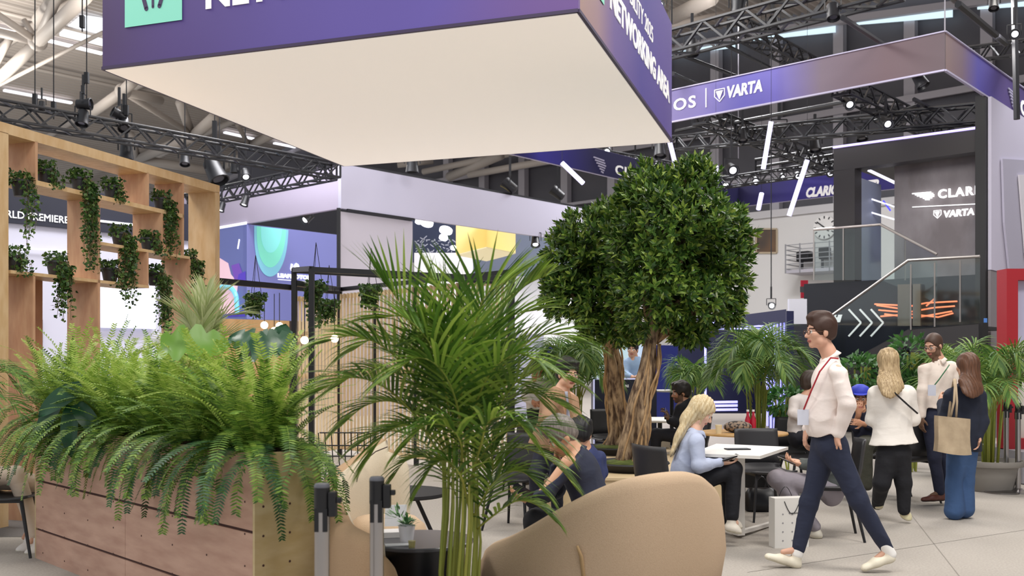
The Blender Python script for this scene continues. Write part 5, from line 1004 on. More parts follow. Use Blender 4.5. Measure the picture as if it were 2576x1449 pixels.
def add_hand(s, wr, d, n, side, curl=.5, sc=1.0, k=.004, sp_=1.0):
    # wr wrist, d finger direction, n palm direction, side +1/-1: where the thumb is
    d = nrm_(d); n = nrm_(np.array(n) - d * (np.array(n) @ d)); t = np.cross(d, n) * side; W = np.array(wr, float)
    q = W + d * .045 * sc; s.ell(q, (t, d, n), (.041 * sc, .052 * sc, .017 * sc), .008); s.cone(W - d * .02, W + d * .02, .027 * sc, .03 * sc, .012, side=t, flat=.7)
    for i, (o_, L_) in enumerate(((.030, .068), (.010, .076), (-.010, .070), (-.029, .056))):
        b = W + d * (.088 - abs(i - 1.3) * .004) * sc + t * o_ * sc * sp_; p = b; ang = 0
        for j, fr in enumerate((.42, .32, .26)):
            ang += curl * (.55, .75, .6)[j] * (1 + .08 * i); dd = d * math.cos(ang) + n * math.sin(ang); e = p + dd * L_ * fr * 1.15 * sc; s.cone(p, e, (.0088 - j * .0009) * sc, (.0082 - j * .001) * sc, k); p = e
    b = W + d * .028 * sc + t * .03 * sc; m_ = b + (d * .6 + t * .75 + n * .25) * .034 * sc; e = m_ + (d * .85 + t * (.35 - .3 * curl) + n * (.2 + .5 * curl)) * .03 * sc
    s.cone(b, m_, .014 * sc, .0105 * sc, .008); s.cone(m_, e, .0105 * sc, .0085 * sc, k)
def bbox(pts, m): P_ = np.array(pts); return P_.min(0) - m, P_.max(0) + m
def person(label, Y, J, yaw=0, pitch=0, roll=0, h=.007, skin='D9A88C', top='FFFFFF', top2=None, bot='232838', shoes=None, hair='short', hairc='3A2A1E', hsc=1.0, blazer=False, bare=(), handL=None, handR=None, hem=None, tsc=1.0, legsc=1.0, flare=1.0, brow=None, sleeve=1.0, group=None, body_yaw=None, extra=None, hem_wide=0, beard=False, sole='CFC8B4', feet=None, show_legs=True, wr=.006, footup=None, collar=False, belt=False, socks=False):
    W = {}
    for k_, v in J.items(): W[k_] = np.array(P(v[0], v[1], Y + (v[2] if len(v) > 2 else 0)))
    ax = head_axes(yaw, pitch, roll); C = W['head']; base = W['pelvis'].copy(); base[2] = 0
    t = thing('person', label, 'person', tuple(base), group); sk = skinm(skin); side = nrm_(W['shL'] - W['shR'])
    nk = W['neck']; ch = W['chest']; wa = W['waist']; pe = W['pelvis']; jaw = C - ax[1] * .015 * hsc - ax[2] * .06 * hsc
    hipside = nrm_(W['hpL'] - W['hpR'])
    # body
    lo, hi = bbox(list(W.values()) + [C], .16); lo[2] = max(lo[2], -.01); s = SDF(lo, hi, h)
    s.cone(nk, jaw, .054 * hsc, .052 * hsc, .02); s.cone(ch, nk, .12, .055, .05, side, .6)
    s.cone(ch, wa, .135 * tsc, .115 * tsc, .05, side, .62); s.cone(wa, pe, .115 * tsc, .125 * tsc, .05, hipside, .68)
    for q in 'LR':
        s.cone(W['sh' + q], ch * .5 + W['sh' + q] * .5 , .045, .06, .04); s.cone(W['sh' + q], W['el' + q], .046, .036, .02); s.cone(W['el' + q], W['wr' + q], .038, .025, .02)
        s.cone(W['hp' + q] * .7 + pe * .3, W['kn' + q], .07 * legsc, .05 * legsc, .03); s.cone(W['kn' + q], W['an' + q], .048 * legsc, .034, .02)
        to = W.get('to' + q)
        if to is not None:
            a = W['an' + q]; s.cone(a, a + (to - a) * .45 + np.array([0, 0, .012]), .028, .018, .01)
        hd = (handL if q == 'L' else handR)
        if hd is None: hd = (nrm_(W['wr' + q] - W['el' + q]), -side if q == 'L' else side, 1 if q == 'L' else -1, .5)
        if hd != 'none': add_hand(s, W['wr' + q], *hd[:4])
    add_head(s, C, ax, hsc)
    bm = mat('hairc_' + (brow or hairc), brow or hairc, .7)
    pf = head_paint(C, ax, hsc)
    if beard:
        def pf2(P_, pf=pf):
            m = pf(P_); q = (P_ - C) / hsc; x, y, z = q @ ax[0], q @ ax[1], q @ ax[2]; m[((z < -.05) & (y > .0) & (m != 3)) | ((np.abs(x) > .045) & (z < -.01) & (y > .0) & (y < .06)) | ((np.abs(z + .053) < .006) & (np.abs(x) < .03) & (y > .07))] = 5; m[(z < -.105) & (y < .03)] = 0; return m
        body = sdf_obj('body', s, [sk, eye_w, eye_d, lipm, bm, mat('stubble', '6A4E3C', .8)], t, pf2)
    else: body = sdf_obj('body', s, [sk, eye_w, eye_d, lipm, bm], t, pf)
    # top
    tm = mat('cloth_' + top + (top2 or ''), top, .85, col2=top2 or top, scale=9, stretch=(1, 1, 1.8), detail=3, bump=.5)
    tp = [W[k_] for k_ in ('neck', 'chest', 'waist', 'pelvis', 'shL', 'shR', 'elL', 'elR', 'wrL', 'wrR')]; lo, hi = bbox(tp, .2); s = SDF(lo, hi, h)
    b_ = .012 if not blazer else .024
    s.cone(ch, nk * .75 + ch * .25, .135 * tsc + b_, .075, .05, side, .62); s.cone(ch, wa, .15 * tsc + b_, .135 * tsc + b_, .05, side, .68)
    hemp = pe if hem is None else np.array(P(hem[0], hem[1], Y + (hem[2] if len(hem) > 2 else 0)))
    s.cone(wa, hemp, .135 * tsc + b_, .145 * tsc + b_ + hem_wide, .05, hipside, .72)
    if extra and 'belly' in extra: s.cone(ch, wa * .9 + pe * .1 , .10, .12, .06) if False else None
    dn = nrm_(hemp - wa); s.cut(hemp, dn)
    s2 = SDF(lo, hi, h)
    for q in 'LR':
        s2.cone(W['sh' + q] + (W['el' + q] - W['sh' + q]) * .08, ch * .55 + W['sh' + q] * .45 , .052 + b_ * .4, .075, .04); s2.cone(W['sh' + q] + (W['el' + q] - W['sh' + q]) * .06, W['el' + q], .056 + b_ * .4, .047 + b_ * .4, .02); s2.cone(W['sh' + q] * .85 + nk * .15, nk * .8 + ch * .2, .04, .04, .04)
        if sleeve >= 1: wr_ = W['el' + q] + (W['wr' + q] - W['el' + q]) * .93; s2.cone(W['el' + q], wr_, .052 + b_ * .5, .037 + b_ * .3, .02)
        elif sleeve > .5: s2.cone(W['el' + q], W['el' + q] * .6 + W['wr' + q] * .4, .055, .048, .02)
    A, B = s.D, s2.D; k_ = .03; hh_ = np.clip(.5 + .5 * (B - A) / k_, 0, 1); s.D = B * (1 - hh_) + A * hh_ - k_ * hh_ * (1 - hh_)
    s.cone(nk * .9 + ch * .1, nk + nrm_(jaw - nk) * .01, .062, .058, .02); 
    s.cone(nk + nrm_(jaw - nk) * .0 + ax[1] * .07, nk + nrm_(jaw - nk) * .12 + ax[1] * .07, .03, .05, .01, op='s')
    s.cut(nk + nrm_(jaw - nk) * (.012 if collar else .02), nrm_(jaw - nk)); s.wrinkle(wr, 1.0, 3)
    sdf_obj('blazer' if blazer else 'shirt', s, tm, t)
    if collar:
        un = nrm_(jaw - nk); fw = nrm_(ax[1] * .5 + nrm_(np.cross(side, -un)) * (1 if np.cross(side, -un) @ ax[1] > 0 else -1) * .5); fw = nrm_(fw - un * (fw @ un)); sr = np.cross(fw, un); cm = MB(); rows = []
        for (rr_, zz_) in ((.058, .016), (.061, .022), (.068, .010), (.080, -.008)):
            rows.append([Vector(nk + (fw * math.cos(a) + sr * math.sin(a)) * (rr_ + (.012 if abs(a) < .7 else 0) * (zz_ < .03)) + un * (zz_ - .018 * max(0, math.cos(a)) - (.02 * math.exp(-((abs(a) - .35) / .25) ** 2) if zz_ < 0 else 0))) for a in [.16 + (6.2832 - .32) * k / 36 - (6.2832 if .16 + (6.2832 - .32) * k / 36 > math.pi else 0) for k in range(37)]])
        cm.grid(rows); obj('collar', cm, tm, t, smooth=True, solid=.004)
    # trousers
    if show_legs:
        lg = [W[k_] for k_ in ('pelvis', 'waist', 'hpL', 'hpR', 'knL', 'knR', 'anL', 'anR')]; lo, hi = bbox(lg, .17); lo[2] = max(lo[2], 0.02); s = SDF(lo, hi, h)
        up_ = nrm_(wa - pe); s.cone(pe + up_ * .05, pe - up_ * .02, .132 * tsc, .142 * tsc, .04, hipside, .74); s.cut(pe + up_ * .1, up_)
        if belt:
            sb = SDF(lo, hi, h); sb.cone(pe + up_ * .05, pe - up_ * .02, .132 * tsc + .014, .142 * tsc + .014, .04, hipside, .76); sb.cut(pe + up_ * .108, up_); sb.cut(pe + up_ * .072, -up_); sdf_obj('belt', sb, mat('brown_belt', '4A2A20', .45), t)
        for q in 'LR':
            s.cone(W['hp' + q] * .7 + pe * .3, W['kn' + q], .094 * legsc, .066 * legsc, .04); an = W['kn' + q] + (W['an' + q] - W['kn' + q]) * .97; s.cone(W['kn' + q], an, .066 * legsc, .05 * legsc * flare, .03)
        s.wrinkle(wr * .9, .9, 7); sdf_obj('trousers', s, mat('cloth_' + bot, bot, .85, col2=None, bump=.9, scale=9, stretch=(1, 1, 1.6), detail=2), t)
    if shoes:
        for q in 'LR':
            if 'to' + q not in W or (feet and q not in feet): continue
            a = W['an' + q]; to = W['to' + q]; fd = nrm_(to - a - np.array([0, 0, (to - a)[2]])); fl = to.copy(); 
            hd_ = np.array([a[0], a[1], a[2]]) ; dirv = nrm_(to - a)
            # the sole line runs from heel to toe
            heel = W.get('he' + q); heel = heel if heel is not None else np.array([a[0] - fd[0] * .055, a[1] - fd[1] * .055, .02]); sd2 = nrm_(to - heel); up2 = nrm_(np.cross(np.cross(sd2, [0, 0, 1]), sd2)); wd = np.cross(sd2, up2); Ls = np.linalg.norm(to - heel)
            lo, hi = bbox([heel, to, a], .09); s = SDF(lo, hi, min(h, .006)); z = up2
            s.cone(heel + sd2 * .03 + z * .035, heel + sd2 * Ls * .55 + z * .035, .036, .042, .02, wd, .9); s.cone(heel + sd2 * Ls * .55 + z * .03, to - sd2 * .035 + z * .02, .042, .036, .02, wd, .75)
            s.cone(heel + sd2 * .045 + z * .04, a * .7 + (heel + sd2 * .045 + z * .05) * .3, .038, .038, .02)
            s.cut(heel, -z); so = sd2; shm = mat('shoe_' + shoes, shoes, .5); lm = mat('sole_' + sole, sole, .6)
            if feet is None or True: sdf_obj('shoe', s, [shm, lm], t, (lambda P_, heel=heel, z=z: (((P_ - heel) @ z) < .016) * 1.0))
    if socks:
        for q in 'LR':
            a = W['an' + q]; u_ = nrm_(W['kn' + q] - a); lo, hi = bbox([a], .12); s = SDF(lo, hi, .006); s.cone(a - u_ * .03, a + u_ * .05, .043, .041, .01); sdf_obj('sock', s, mat('white_sock', 'EDEAE6', .9), t)
    # hair
    hm = mat('hair_' + hairc, hairc, .55, col2=(extra or {}).get('hair2'), scale=24, stretch=(5, 5, .5))
    r, f, u = ax; L = lambda x, y, z: C + (r * x + f * y + u * z) * hsc; M = (r, f, u)
    if hair != 'none':
        pts = [C - .2, C + .2]
        if 'hairtip' in W: pts.append(W['hairtip'] - .15); pts.append(W['hairtip'] + .15)
        lo, hi = bbox(pts, 0); s = SDF(lo, hi, min(h, .006)); e = lambda c, a, kk=.01, op='u': s.ell(L(*c), M, [q * hsc for q in a], kk, op)
        if hair in ('short', 'messy', 'crop'):
            th_ = {'short': .014, 'messy': .022, 'crop': .007}[hair]
            e((0, -.016, .04), (.074 + th_, .094 + th_, .086 + th_)); e((0, -.052, -.015), (.058 + th_, .05 + th_, .055), .02)
            if hair == 'short': e((0, .05, .10), (.055, .05, .032), .03); e((.0, -.0, .125), (.055, .07, .02), .03)
            if hair == 'messy':
                for x, y, z in ((-.04, .05, .1), (.02, .06, .105), (.05, .02, .1), (0, -.02, .125), (-.05, -.03, .1), (.055, -.04, .09)): e((x, y, z), (.035, .04, .026), .02)
            e((0, .10, -.045), (.078, .075, .098 + (.012 if hair == 'crop' else 0)), .008, 's')
            for q in (-1, 1): e((q * .085, .012, -.04), (.03, .04, .045), .006, 's')
            s.cut(L(0, 0, -.075), -u); s.strands(.0022, r, 190) if hair != 'crop' else None
        else:
            tip = W['hairtip']; bk = L(0, -.07, -.03)
            e((0, -.016, .04), (.09, .11, .10)); sdv = np.cross(nrm_(tip - bk), f); sdv = nrm_(sdv) if np.linalg.norm(sdv) > .3 else r
            s.cone(L(0, -.04, .0), L(0, -.055, -.1), .088 * hsc, .092 * hsc, .03, r, .8); mid = (L(0, -.07, -.12) + tip) / 2; ww = (extra or {}).get('hw', .1)
            s.cone(L(0, -.06, -.1), mid, .09 * hsc, ww, .03, r if hair == 'longback' else sdv, .5); s.cone(mid, tip, ww, ww * .62, .03, r if hair == 'longback' else sdv, .42)
            if hair == 'longside': s.cone(L(.0, -.0, .0), L(-.0, .02, -.1), .085 * hsc, .06, .03, r, .9)
            e((0, .105, -.04), (.07, .085, .092), .008, 's'); s.cone(L(0, .09, -.02), L(0, .13, -.14), .06, .07, .01, op='s')
            if (extra or {}).get('bun'):
                b = L(*extra['bun']); s.ell(b, M, (.032, .026, .024), .012)
            s.strands(.0024, r if hair == 'longback' else nrm_(np.cross(nrm_(tip - bk), side)), 210)
        sdf_obj('hair', s, hm, t)
    t['_'] = 0; del t['_']
    return t, W, ax, C
def glasses(t, C, ax, m, sc=1.0):
    r, f, u = ax; L = lambda x, y, z: Vector(C + (r * x + f * y + u * z) * sc); mb = MB()
    for q in (-1, 1):
        mb.tube([L(q * .033 + .021 * math.cos(a), .1, -.006 + .016 * math.sin(a)) for a in [2 * math.pi * k / 14 for k in range(15)]], .0022, 5)
        mb.tube([L(q * .054, .1, .0), L(q * .078, .06, .0), L(q * .08, -.01, -.004)], .0022, 5)
    mb.bar(L(-.012, .102, -.002), L(.012, .102, -.002), .004); obj('glasses', mb, m, t)
def lanyard(t, pts, m, badge=None, w=.012):
    mb = MB().tube(pts, w / 2, 6); obj('lanyard', mb, m, t)
    if badge: mb = MB(); p = Vector(badge); mb.hexa(p + Vector((-.04, 0, -.11)), p + Vector((.04, 0, -.11)), p + Vector((.04, 0, 0)), p + Vector((-.04, 0, 0)), (0, -.004, 0)); obj('badge', mb, mat('badge_card', 'CDD0DE', .4), t)
def phone(c, d, n, label, name='phone'):
    c = Vector(c); d = Vector(d).normalized(); n = Vector(n).normalized(); s_ = d.cross(n).normalized(); a = c - d * .07 - s_ * .035; mb = MB(); mb.hexa(a, a + s_ * .07, a + s_ * .07 + d * .14, a + d * .14, n * .008); return single(name, mb, mat('phone_black', '0E1018', .15), label, 'phone')
# ---------------------------------------------------------------- walking man
t, W, ax, C = person('tall man in white shirt and navy trousers walking left with a red lanyard', 7.0,
    dict(head=(2063, 834), neck=(2088, 897), chest=(2084, 965), waist=(2070, 1060), pelvis=(2086, 1112), shL=(2106, 935, -.18), shR=(2076, 930, .17), elL=(2132, 1018, -.23), wrL=(2108, 1094, -.165), elR=(2062, 1020, .24), wrR=(2030, 1080, .22),
         hpL=(2098, 1130, -.09), hpR=(2070, 1130, .09), knL=(2160, 1258, -.09), anL=(2234, 1385, -.08), toL=(2168, 1438, -.08), heL=(2254, 1412, -.08), knR=(2036, 1262, .08), anR=(2008, 1383, .08), toR=(1922, 1404, .08), heR=(2010, 1434, .08)),
    yaw=-82, h=.006, skin='D8A78E', top='F2E6E0', top2='EDE0DA', bot='242A40', shoes='E4DCC8', hair='short', hairc='3E261C', hsc=1.0, tsc=1.05, legsc=1.0, handL=((-.05, .5, -1), (.9, 0, -.1), 1, .3), handR=((-.2, 0, -1), (.9, 0, 0), -1, .6), flare=.9, wr=.008, hem=(2080, 1084), collar=True, belt=True, socks=True)
glasses(t, C, ax, mat('brown_frames', '5A3A28', .3))
redl = mat('red_lanyard', 'A82030', .6); lanyard(t, [P(2108, 902, 6.9), P(2090, 900, 6.83), P(2062, 935, 6.84), P(2040, 985, 6.88), P(2022, 1030, 6.95)], redl, P(2020, 1030, 6.95))
# ---------------------------------------------------------------- blonde woman standing, seen from behind
t, W, ax, C = person('woman with long blonde hair in a white blazer and black trousers, seen from behind', 9.0,
    dict(head=(2232, 912), neck=(2240, 962, .02), chest=(2242, 1010), waist=(2245, 1075), pelvis=(2248, 1130), shL=(2202, 985), shR=(2284, 985), elL=(2194, 1055, .06), wrL=(2215, 1040, .22), elR=(2298, 1055, .05), wrR=(2285, 1050, .22), hairtip=(2236, 985, -.17),
         hpL=(2228, 1150), hpR=(2268, 1150), knL=(2218, 1215, -.02), anL=(2208, 1270, .3), toL=(2205, 1282, .42), heL=(2212, 1282, .22), knR=(2272, 1212), anR=(2274, 1284, .0), toR=(2290, 1312, -.02), heR=(2266, 1300, .08)),
    yaw=184, h=.007, skin='D9A98C', top='EFE8E0', bot='15151B', shoes='D8CFA8', hair='longback', hairc='CDB48C', tsc=1.0, legsc=1.12, blazer=True, hem=(2248, 1116), hem_wide=.05, flare=.95, extra=dict(hw=.115, bun=(0, -.075, .11), hair2='8C7250'), feet='LR')
obj('bag_strap', MB().tube([P(2205, 965, 8.92), P(2250, 988, 8.80), P(2285, 1020, 8.82), P(2308, 1040, 8.88)], .008, 6), black, t)
# ---------------------------------------------------------------- bearded man facing left
t, W, ax, C = person('bearded man in a white shirt with glasses and green lanyard, facing left', 10.1,
    dict(head=(2348, 870), neck=(2362, 908), chest=(2358, 950), waist=(2354, 1015), pelvis=(2352, 1045), shL=(2326, 925, -.06), shR=(2394, 922, .05), elL=(2320, 980, -.08), wrL=(2318, 1050, -.08), elR=(2404, 985, .05), wrR=(2380, 1035, .1),
         hpL=(2336, 1060, -.02), hpR=(2368, 1060, .02), knL=(2352, 1150, -.04), anL=(2364, 1238, -.02), toL=(2318, 1262, -.06), heL=(2378, 1260, .0), knR=(2372, 1150, .06), anR=(2384, 1232, .12), toR=(2362, 1252, .1), heR=(2400, 1252, .14)),
    yaw=-58, pitch=-14, skin='CF9F86', top='EFE2D6', top2='E8D8CC', bot='1C2036', shoes='5E3226', sole='2E1C18', hair='crop', hairc='4A3428', beard=True, hem=(2352, 1028), h=.007, tsc=1.02, collar=True, belt=True)
glasses(t, C, ax, mat('dark_frames', '2A2024', .3)); lanyard(t, [P(2388, 918, 9.98), P(2380, 930, 9.88), P(2362, 955, 9.88), P(2346, 975, 9.9)], mat('green_lanyard', '2E6A44', .6), P(2344, 968, 9.88)); 
# ---------------------------------------------------------------- brunette with tote bag
t, W, ax, C = person('woman with long brown hair in a navy jacket and blue jeans, seen from behind', 9.24,
    dict(head=(2432, 922), neck=(2430, 968, .02), chest=(2430, 1010), waist=(2428, 1070), pelvis=(2420, 1120), shL=(2394, 992), shR=(2462, 992, .04), elL=(2378, 1050, .06), wrL=(2368, 1010, .26), elR=(2470, 1060), wrR=(2462, 1100, -.05), hairtip=(2438, 985, -.18),
         hpL=(2406, 1140), hpR=(2436, 1140, .03), knL=(2400, 1215), anL=(2400, 1285, -.01), toL=(2390, 1306, .02), heL=(2408, 1302, -.02), knR=(2430, 1210, .05), anR=(2425, 1280, .06), toR=(2412, 1300, .1), heR=(2432, 1300, .04)),
    yaw=200, skin='D2A084', top='1E2436', top2='1A2030', bot='3A5680', shoes='D8D0BE', hair='longback', hairc='6B4630', hsc=.98, tsc=.92, legsc=1.08, blazer=True, hem=(2426, 1134), hem_wide=.01, flare=1.75, extra=dict(hw=.115, hair2='4E3222'), h=.007)
a, b = P(2358, 1136, 8.98), P(2444, 1144, 8.95); tt_ = thing('tote_bag', 'beige canvas tote bag hanging from the shoulder of the brunette', 'bag', a)
mb = MB(); rows = []
for j in range(9):
    z = j / 8; r_ = []
    for i in range(11):
        u = i / 10; base = a.lerp(b, u); r_.append((base.x + (.5 - u) * .03 * z, base.y - .06 * math.sin(math.pi * u) * (1 - .7 * z) - .012 * math.sin(9 * u + 5 * z), base.z + z * .325 + .012 * math.sin(math.pi * u) * (1 if j == 0 else 0) * -1))
    rows.append(r_)
mb.grid(rows); canvas = mat('beige_canvas', 'B8A488', .85, col2='A8947A', scale=12, bump=.3)
mb.grid([[(p[0], p[1] + .09 + .05 * math.sin(math.pi * i / 10) * (1 - j / 8), p[2]) for i, p in enumerate(r_)] for j, r_ in enumerate(rows)])
mb.grid([[rows[j][0], (rows[j][0][0], rows[j][0][1] + .09, rows[j][0][2])] for j in range(9)]); mb.grid([[rows[j][10], (rows[j][10][0], rows[j][10][1] + .09, rows[j][10][2])] for j in range(9)]); mb.grid([rows[0], [(p[0], p[1] + .09, p[2]) for p in rows[0]]])
obj('bag_body', mb, canvas, tt_, smooth='auto')
for dx in (0, .05):
    obj('strap', MB().tube([P(2390 + dx * 300, 1056, 8.98), P(2400 + dx * 150, 1010, 8.96), P(2402 + dx * 60, 975, 9.0), P(2400 + dx * 60, 955, 9.12), P(2396, 975, 9.27), P(2385, 1056, 9.1)], .011, 6), canvas, tt_, smooth=True)
# ---------------------------------------------------------------- seated blonde woman
t, W, ax, C = person('blonde woman in a light blue shirt sitting on a chair looking down at her phone', 7.95,
    dict(head=(1765, 1035), neck=(1748, 1085), chest=(1738, 1125), waist=(1722, 1175), pelvis=(1718, 1215), shL=(1738, 1105, .14), shR=(1752, 1108, -.17), elL=(1765, 1165, .2), wrL=(1805, 1150, .12), elR=(1758, 1172, -.22), wrR=(1812, 1163, -.12), hairtip=(1692, 1135, -.04),
         hpL=(1728, 1222, .08), hpR=(1730, 1222, -.08), knL=(1835, 1186, .05), anL=(1835, 1310, .06), toL=(1868, 1330, .06), heL=(1830, 1330, .06), knR=(1845, 1180, -.08), anR=(1842, 1300, -.08), toR=(1866, 1344, -.1), heR=(1822, 1336, -.08)),
    yaw=72, pitch=-32, skin='E0B49C', top='B9C2DA', top2='AFB8D2', bot='15161E', shoes='E6DED0', hair='longside', hairc='E2D2AE', hsc=.97, tsc=.92, h=.0065, hem=(1716, 1222), collar=True, extra=dict(hw=.075, hair2='B89C6C', bun=(0, -.085, .05)), handR=((.95, .1, -.1), (.1, .3, 1), -1, .6), handL=((.95, -.2, -.1), (.1, -.3, 1), 1, .6), wr=.007, flare=1.1)
phone(P(1836, 1152, 7.82), (.8, .1, .25), (-.3, -.1, .9), 'dark phone in the hands of the seated blonde woman')
# ---------------------------------------------------------------- grey haired man in navy sitting on the sofa
t, W, ax, C = person('grey haired man in a navy shirt hunched on the sofa, hand at his face', 6.35,
    dict(head=(1412, 1098), neck=(1450, 1140, .02), chest=(1462, 1190), waist=(1490, 1262, -.02), pelvis=(1500, 1310), shL=(1430, 1165, -.19), shR=(1462, 1150, .2), elL=(1372, 1240, -.25), wrL=(1335, 1262, -.15), elR=(1398, 1235, .28), wrR=(1402, 1160, .12),
         hpL=(1480, 1320, -.1), hpR=(1480, 1320, .12), knL=(1345, 1310, -.12), anL=(1335, 1420, -.12), knR=(1350, 1305, .14), anR=(1340, 1420, .14), toR=(1300, 1440, .14), toL=(1295, 1440, -.12)),
    yaw=-75, pitch=-35, skin='C89878', top='20263C', top2='1C2236', bot='1A1C24', shoes='2A2420', hair='short', hairc='5C5450', extra=dict(hair2='8A827C'), h=.0065, tsc=1.12, collar=True, handL=((-.9, -.1, .3), (.1, .2, 1), 1, .6), handR=((-.1, -.2, 1), (-.9, .2, 0), -1, .3), hem=(1500, 1300), wr=.009)
phone(P(1318, 1236, 6.12), (-.7, 0, .4), (-.3, -.3, .8), 'phone held out by the hunched navy man on the sofa')
# ---------------------------------------------------------------- young man in tan blazer
t, W, ax, C = person('young man with black hair and glasses in a tan blazer bending forward', 8.3,
    dict(head=(1428, 940), neck=(1412, 985, .02), chest=(1404, 1020), waist=(1396, 1065), pelvis=(1384, 1100, .05), shL=(1434, 1002, .02), shR=(1382, 1005, -.08), elL=(1446, 1050, -.05), wrL=(1448, 1085, -.2), elR=(1380, 1052, -.16), wrR=(1418, 1080, -.26),
         hpL=(1400, 1115, .04), hpR=(1370, 1115, .0), knL=(1402, 1190, -.1), anL=(1400, 1290, .05), knR=(1350, 1190, -.12), anR=(1345, 1290, .0)),
    yaw=28, pitch=-6, skin='E2B294', top='A88468', top2='A07C60', bot='1E2030', hair='messy', hairc='14100F', hsc=.98, blazer=True, tsc=.88, h=.007, hem=(1376, 1128), hem_wide=.02)
glasses(t, C, ax, mat('thin_frames', '6A5A4A', .3)); mb = MB(); mb.prism([P(1420, 985, 8.12), P(1428, 985, 8.10), P(1434, 1050, 8.06), P(1424, 1050, 8.06)], (0, .01, 0)); obj('shirt_front', mb, mat('pale_shirt', 'C8CCE0', .8), t)
for pts in (((1414, 982, 8.12), (1420, 984, 8.10), (1426, 1020, 8.05), (1424, 1052, 8.04), (1412, 1012, 8.07)), ((1428, 984, 8.09), (1434, 986, 8.11), (1440, 1010, 8.08), (1434, 1052, 8.04), (1432, 1020, 8.05))):
    obj('lapel', MB().prism([P(*q) for q in pts], (0, -.008, 0)), mat('lapel_tan', '9A7658', .85), t)
# ---------------------------------------------------------------- dark haired bearded man with phone
t, W, ax, C = person('dark haired man in black sitting sideways and holding a phone behind the blonde woman', 11.6,
    dict(head=(1712, 988), neck=(1722, 1012), chest=(1724, 1032), waist=(1726, 1070), pelvis=(1728, 1095), shL=(1712, 1022, -.14), shR=(1738, 1020, .14), elL=(1700, 1062, -.18), wrL=(1683, 1058, -.2), elR=(1706, 1066, .1), wrR=(1682, 1052, .0),
         hpL=(1722, 1100, -.1), hpR=(1722, 1100, .1), knL=(1650, 1092, -.1), anL=(1648, 1160, -.1), toL=(1625, 1178, -.1), knR=(1652, 1092, .1), anR=(1650, 1160, .1), toR=(1628, 1178, .1)),
    yaw=-80, pitch=-4, skin='B58266', top='15161E', bot='1A1A22', shoes='1E1E22', hair='messy', hairc='1C1512', h=.009, handL=((-.3, 0, 1), (-.6, .2, 0), 1, .8), handR=((-.3, 0, 1), (-.6, .2, 0), -1, .8), beard=True, hem=(1728, 1095))
phone(P(1672, 1040, 11.45), (0, .1, 1), (1, -.3, 0), 'phone held upright by the dark haired seated man')
# ---------------------------------------------------------------- person in grey trousers behind the walking man
t, W, ax, C = person('person in grey trousers sitting with a phone, mostly hidden behind the walking man', 8.35,
    dict(head=(2085, 1062), neck=(2088, 1100), chest=(2090, 1135), waist=(2092, 1190), pelvis=(2092, 1225), shL=(2082, 1120, -.17), shR=(2094, 1120, .17), elL=(2058, 1168, -.2), wrL=(2018, 1170, -.14), elR=(2060, 1172, .18), wrR=(2014, 1164, .08),
         hpL=(2080, 1232, -.09), hpR=(2080, 1232, .09), knL=(1952, 1204, -.16), anL=(2052, 1328, -.1), toL=(2070, 1352, -.1), heL=(2040, 1356, -.1), knR=(1960, 1200, .12), anR=(2000, 1320, .12), toR=(1975, 1345, .12), heR=(2010, 1345, .12)),
    yaw=-80, pitch=-25, skin='D2A084', top='5A5E5C', top2='4C504E', bot='8F8890', shoes='D2CCBE', hair='short', hairc='4A3A2E', h=.0075, handL=((-.95, 0, .25), (.1, .3, 1), 1, .6), handR=((-.95, 0, .25), (.1, -.3, 1), -1, .6), wr=.008)
phone(P(1978, 1160, 7.85), (-.8, 0, .35), (.3, -.1, .9), 'phone held by the grey trousered sitter over the white bag')
# ---------------------------------------------------------------- person in pale shirt further back
t, W, ax, C = person('person in a pale shirt sitting with the back turned, partly behind the walking man', 10.9,
    dict(head=(2040, 965), neck=(2030, 1000), chest=(2022, 1022), waist=(2012, 1062), pelvis=(2008, 1090), shL=(2000, 1008, -.1), shR=(2048, 1008, .1), elL=(1994, 1040, -.16), wrL=(2030, 1060, -.2), elR=(2060, 1045, .1), wrR=(2050, 1065, .0),
         hpL=(2010, 1095, -.1), hpR=(2014, 1095, .1), knL=(2090, 1085, -.1), anL=(2090, 1170, -.1), knR=(2092, 1085, .1), anR=(2092, 1170, .1)),
    yaw=100, skin='D2A084', top='D9D0CC', bot='2A2A32', hair='short', hairc='3A2C24', h=.01, tsc=1.05)
# ---------------------------------------------------------------- boy in blue cap
t, W, ax, C = person('boy in a blue cap and dark shirt with his hand at his mouth', 10.6,
    dict(head=(2164, 1000), neck=(2172, 1028), chest=(2176, 1048), waist=(2178, 1085), pelvis=(2180, 1112), shL=(2196, 1042, -.05), shR=(2158, 1042, .05), elL=(2192, 1072, -.12), wrL=(2168, 1066, -.2), elR=(2152, 1072, -.05), wrR=(2160, 1040, -.14),
         hpL=(2188, 1118, -.04), hpR=(2172, 1118, .02), knL=(2180, 1120, -.4), anL=(2182, 1225, -.4), knR=(2165, 1120, -.38), anR=(2166, 1225, -.38)),
    yaw=-18, pitch=-10, skin='BE8A6C', top='2A2C40', bot='3A3A30', hair='crop', hairc='1A1412', h=.009, hsc=.95, tsc=.85, sleeve=.6, handR=((0, -.2, 1), (.3, .9, 0), -1, .9))
r, f, u = ax; cap = mat('blue_cap', '2A3AB8', .6); mb = MB(); c_ = Vector(C + u * .045 - f * .012); mb.lathe(c_, [(.104, .0), (.103, .03), (.085, .068), (.045, .092), (.005, .098)], 20, Vector(u))
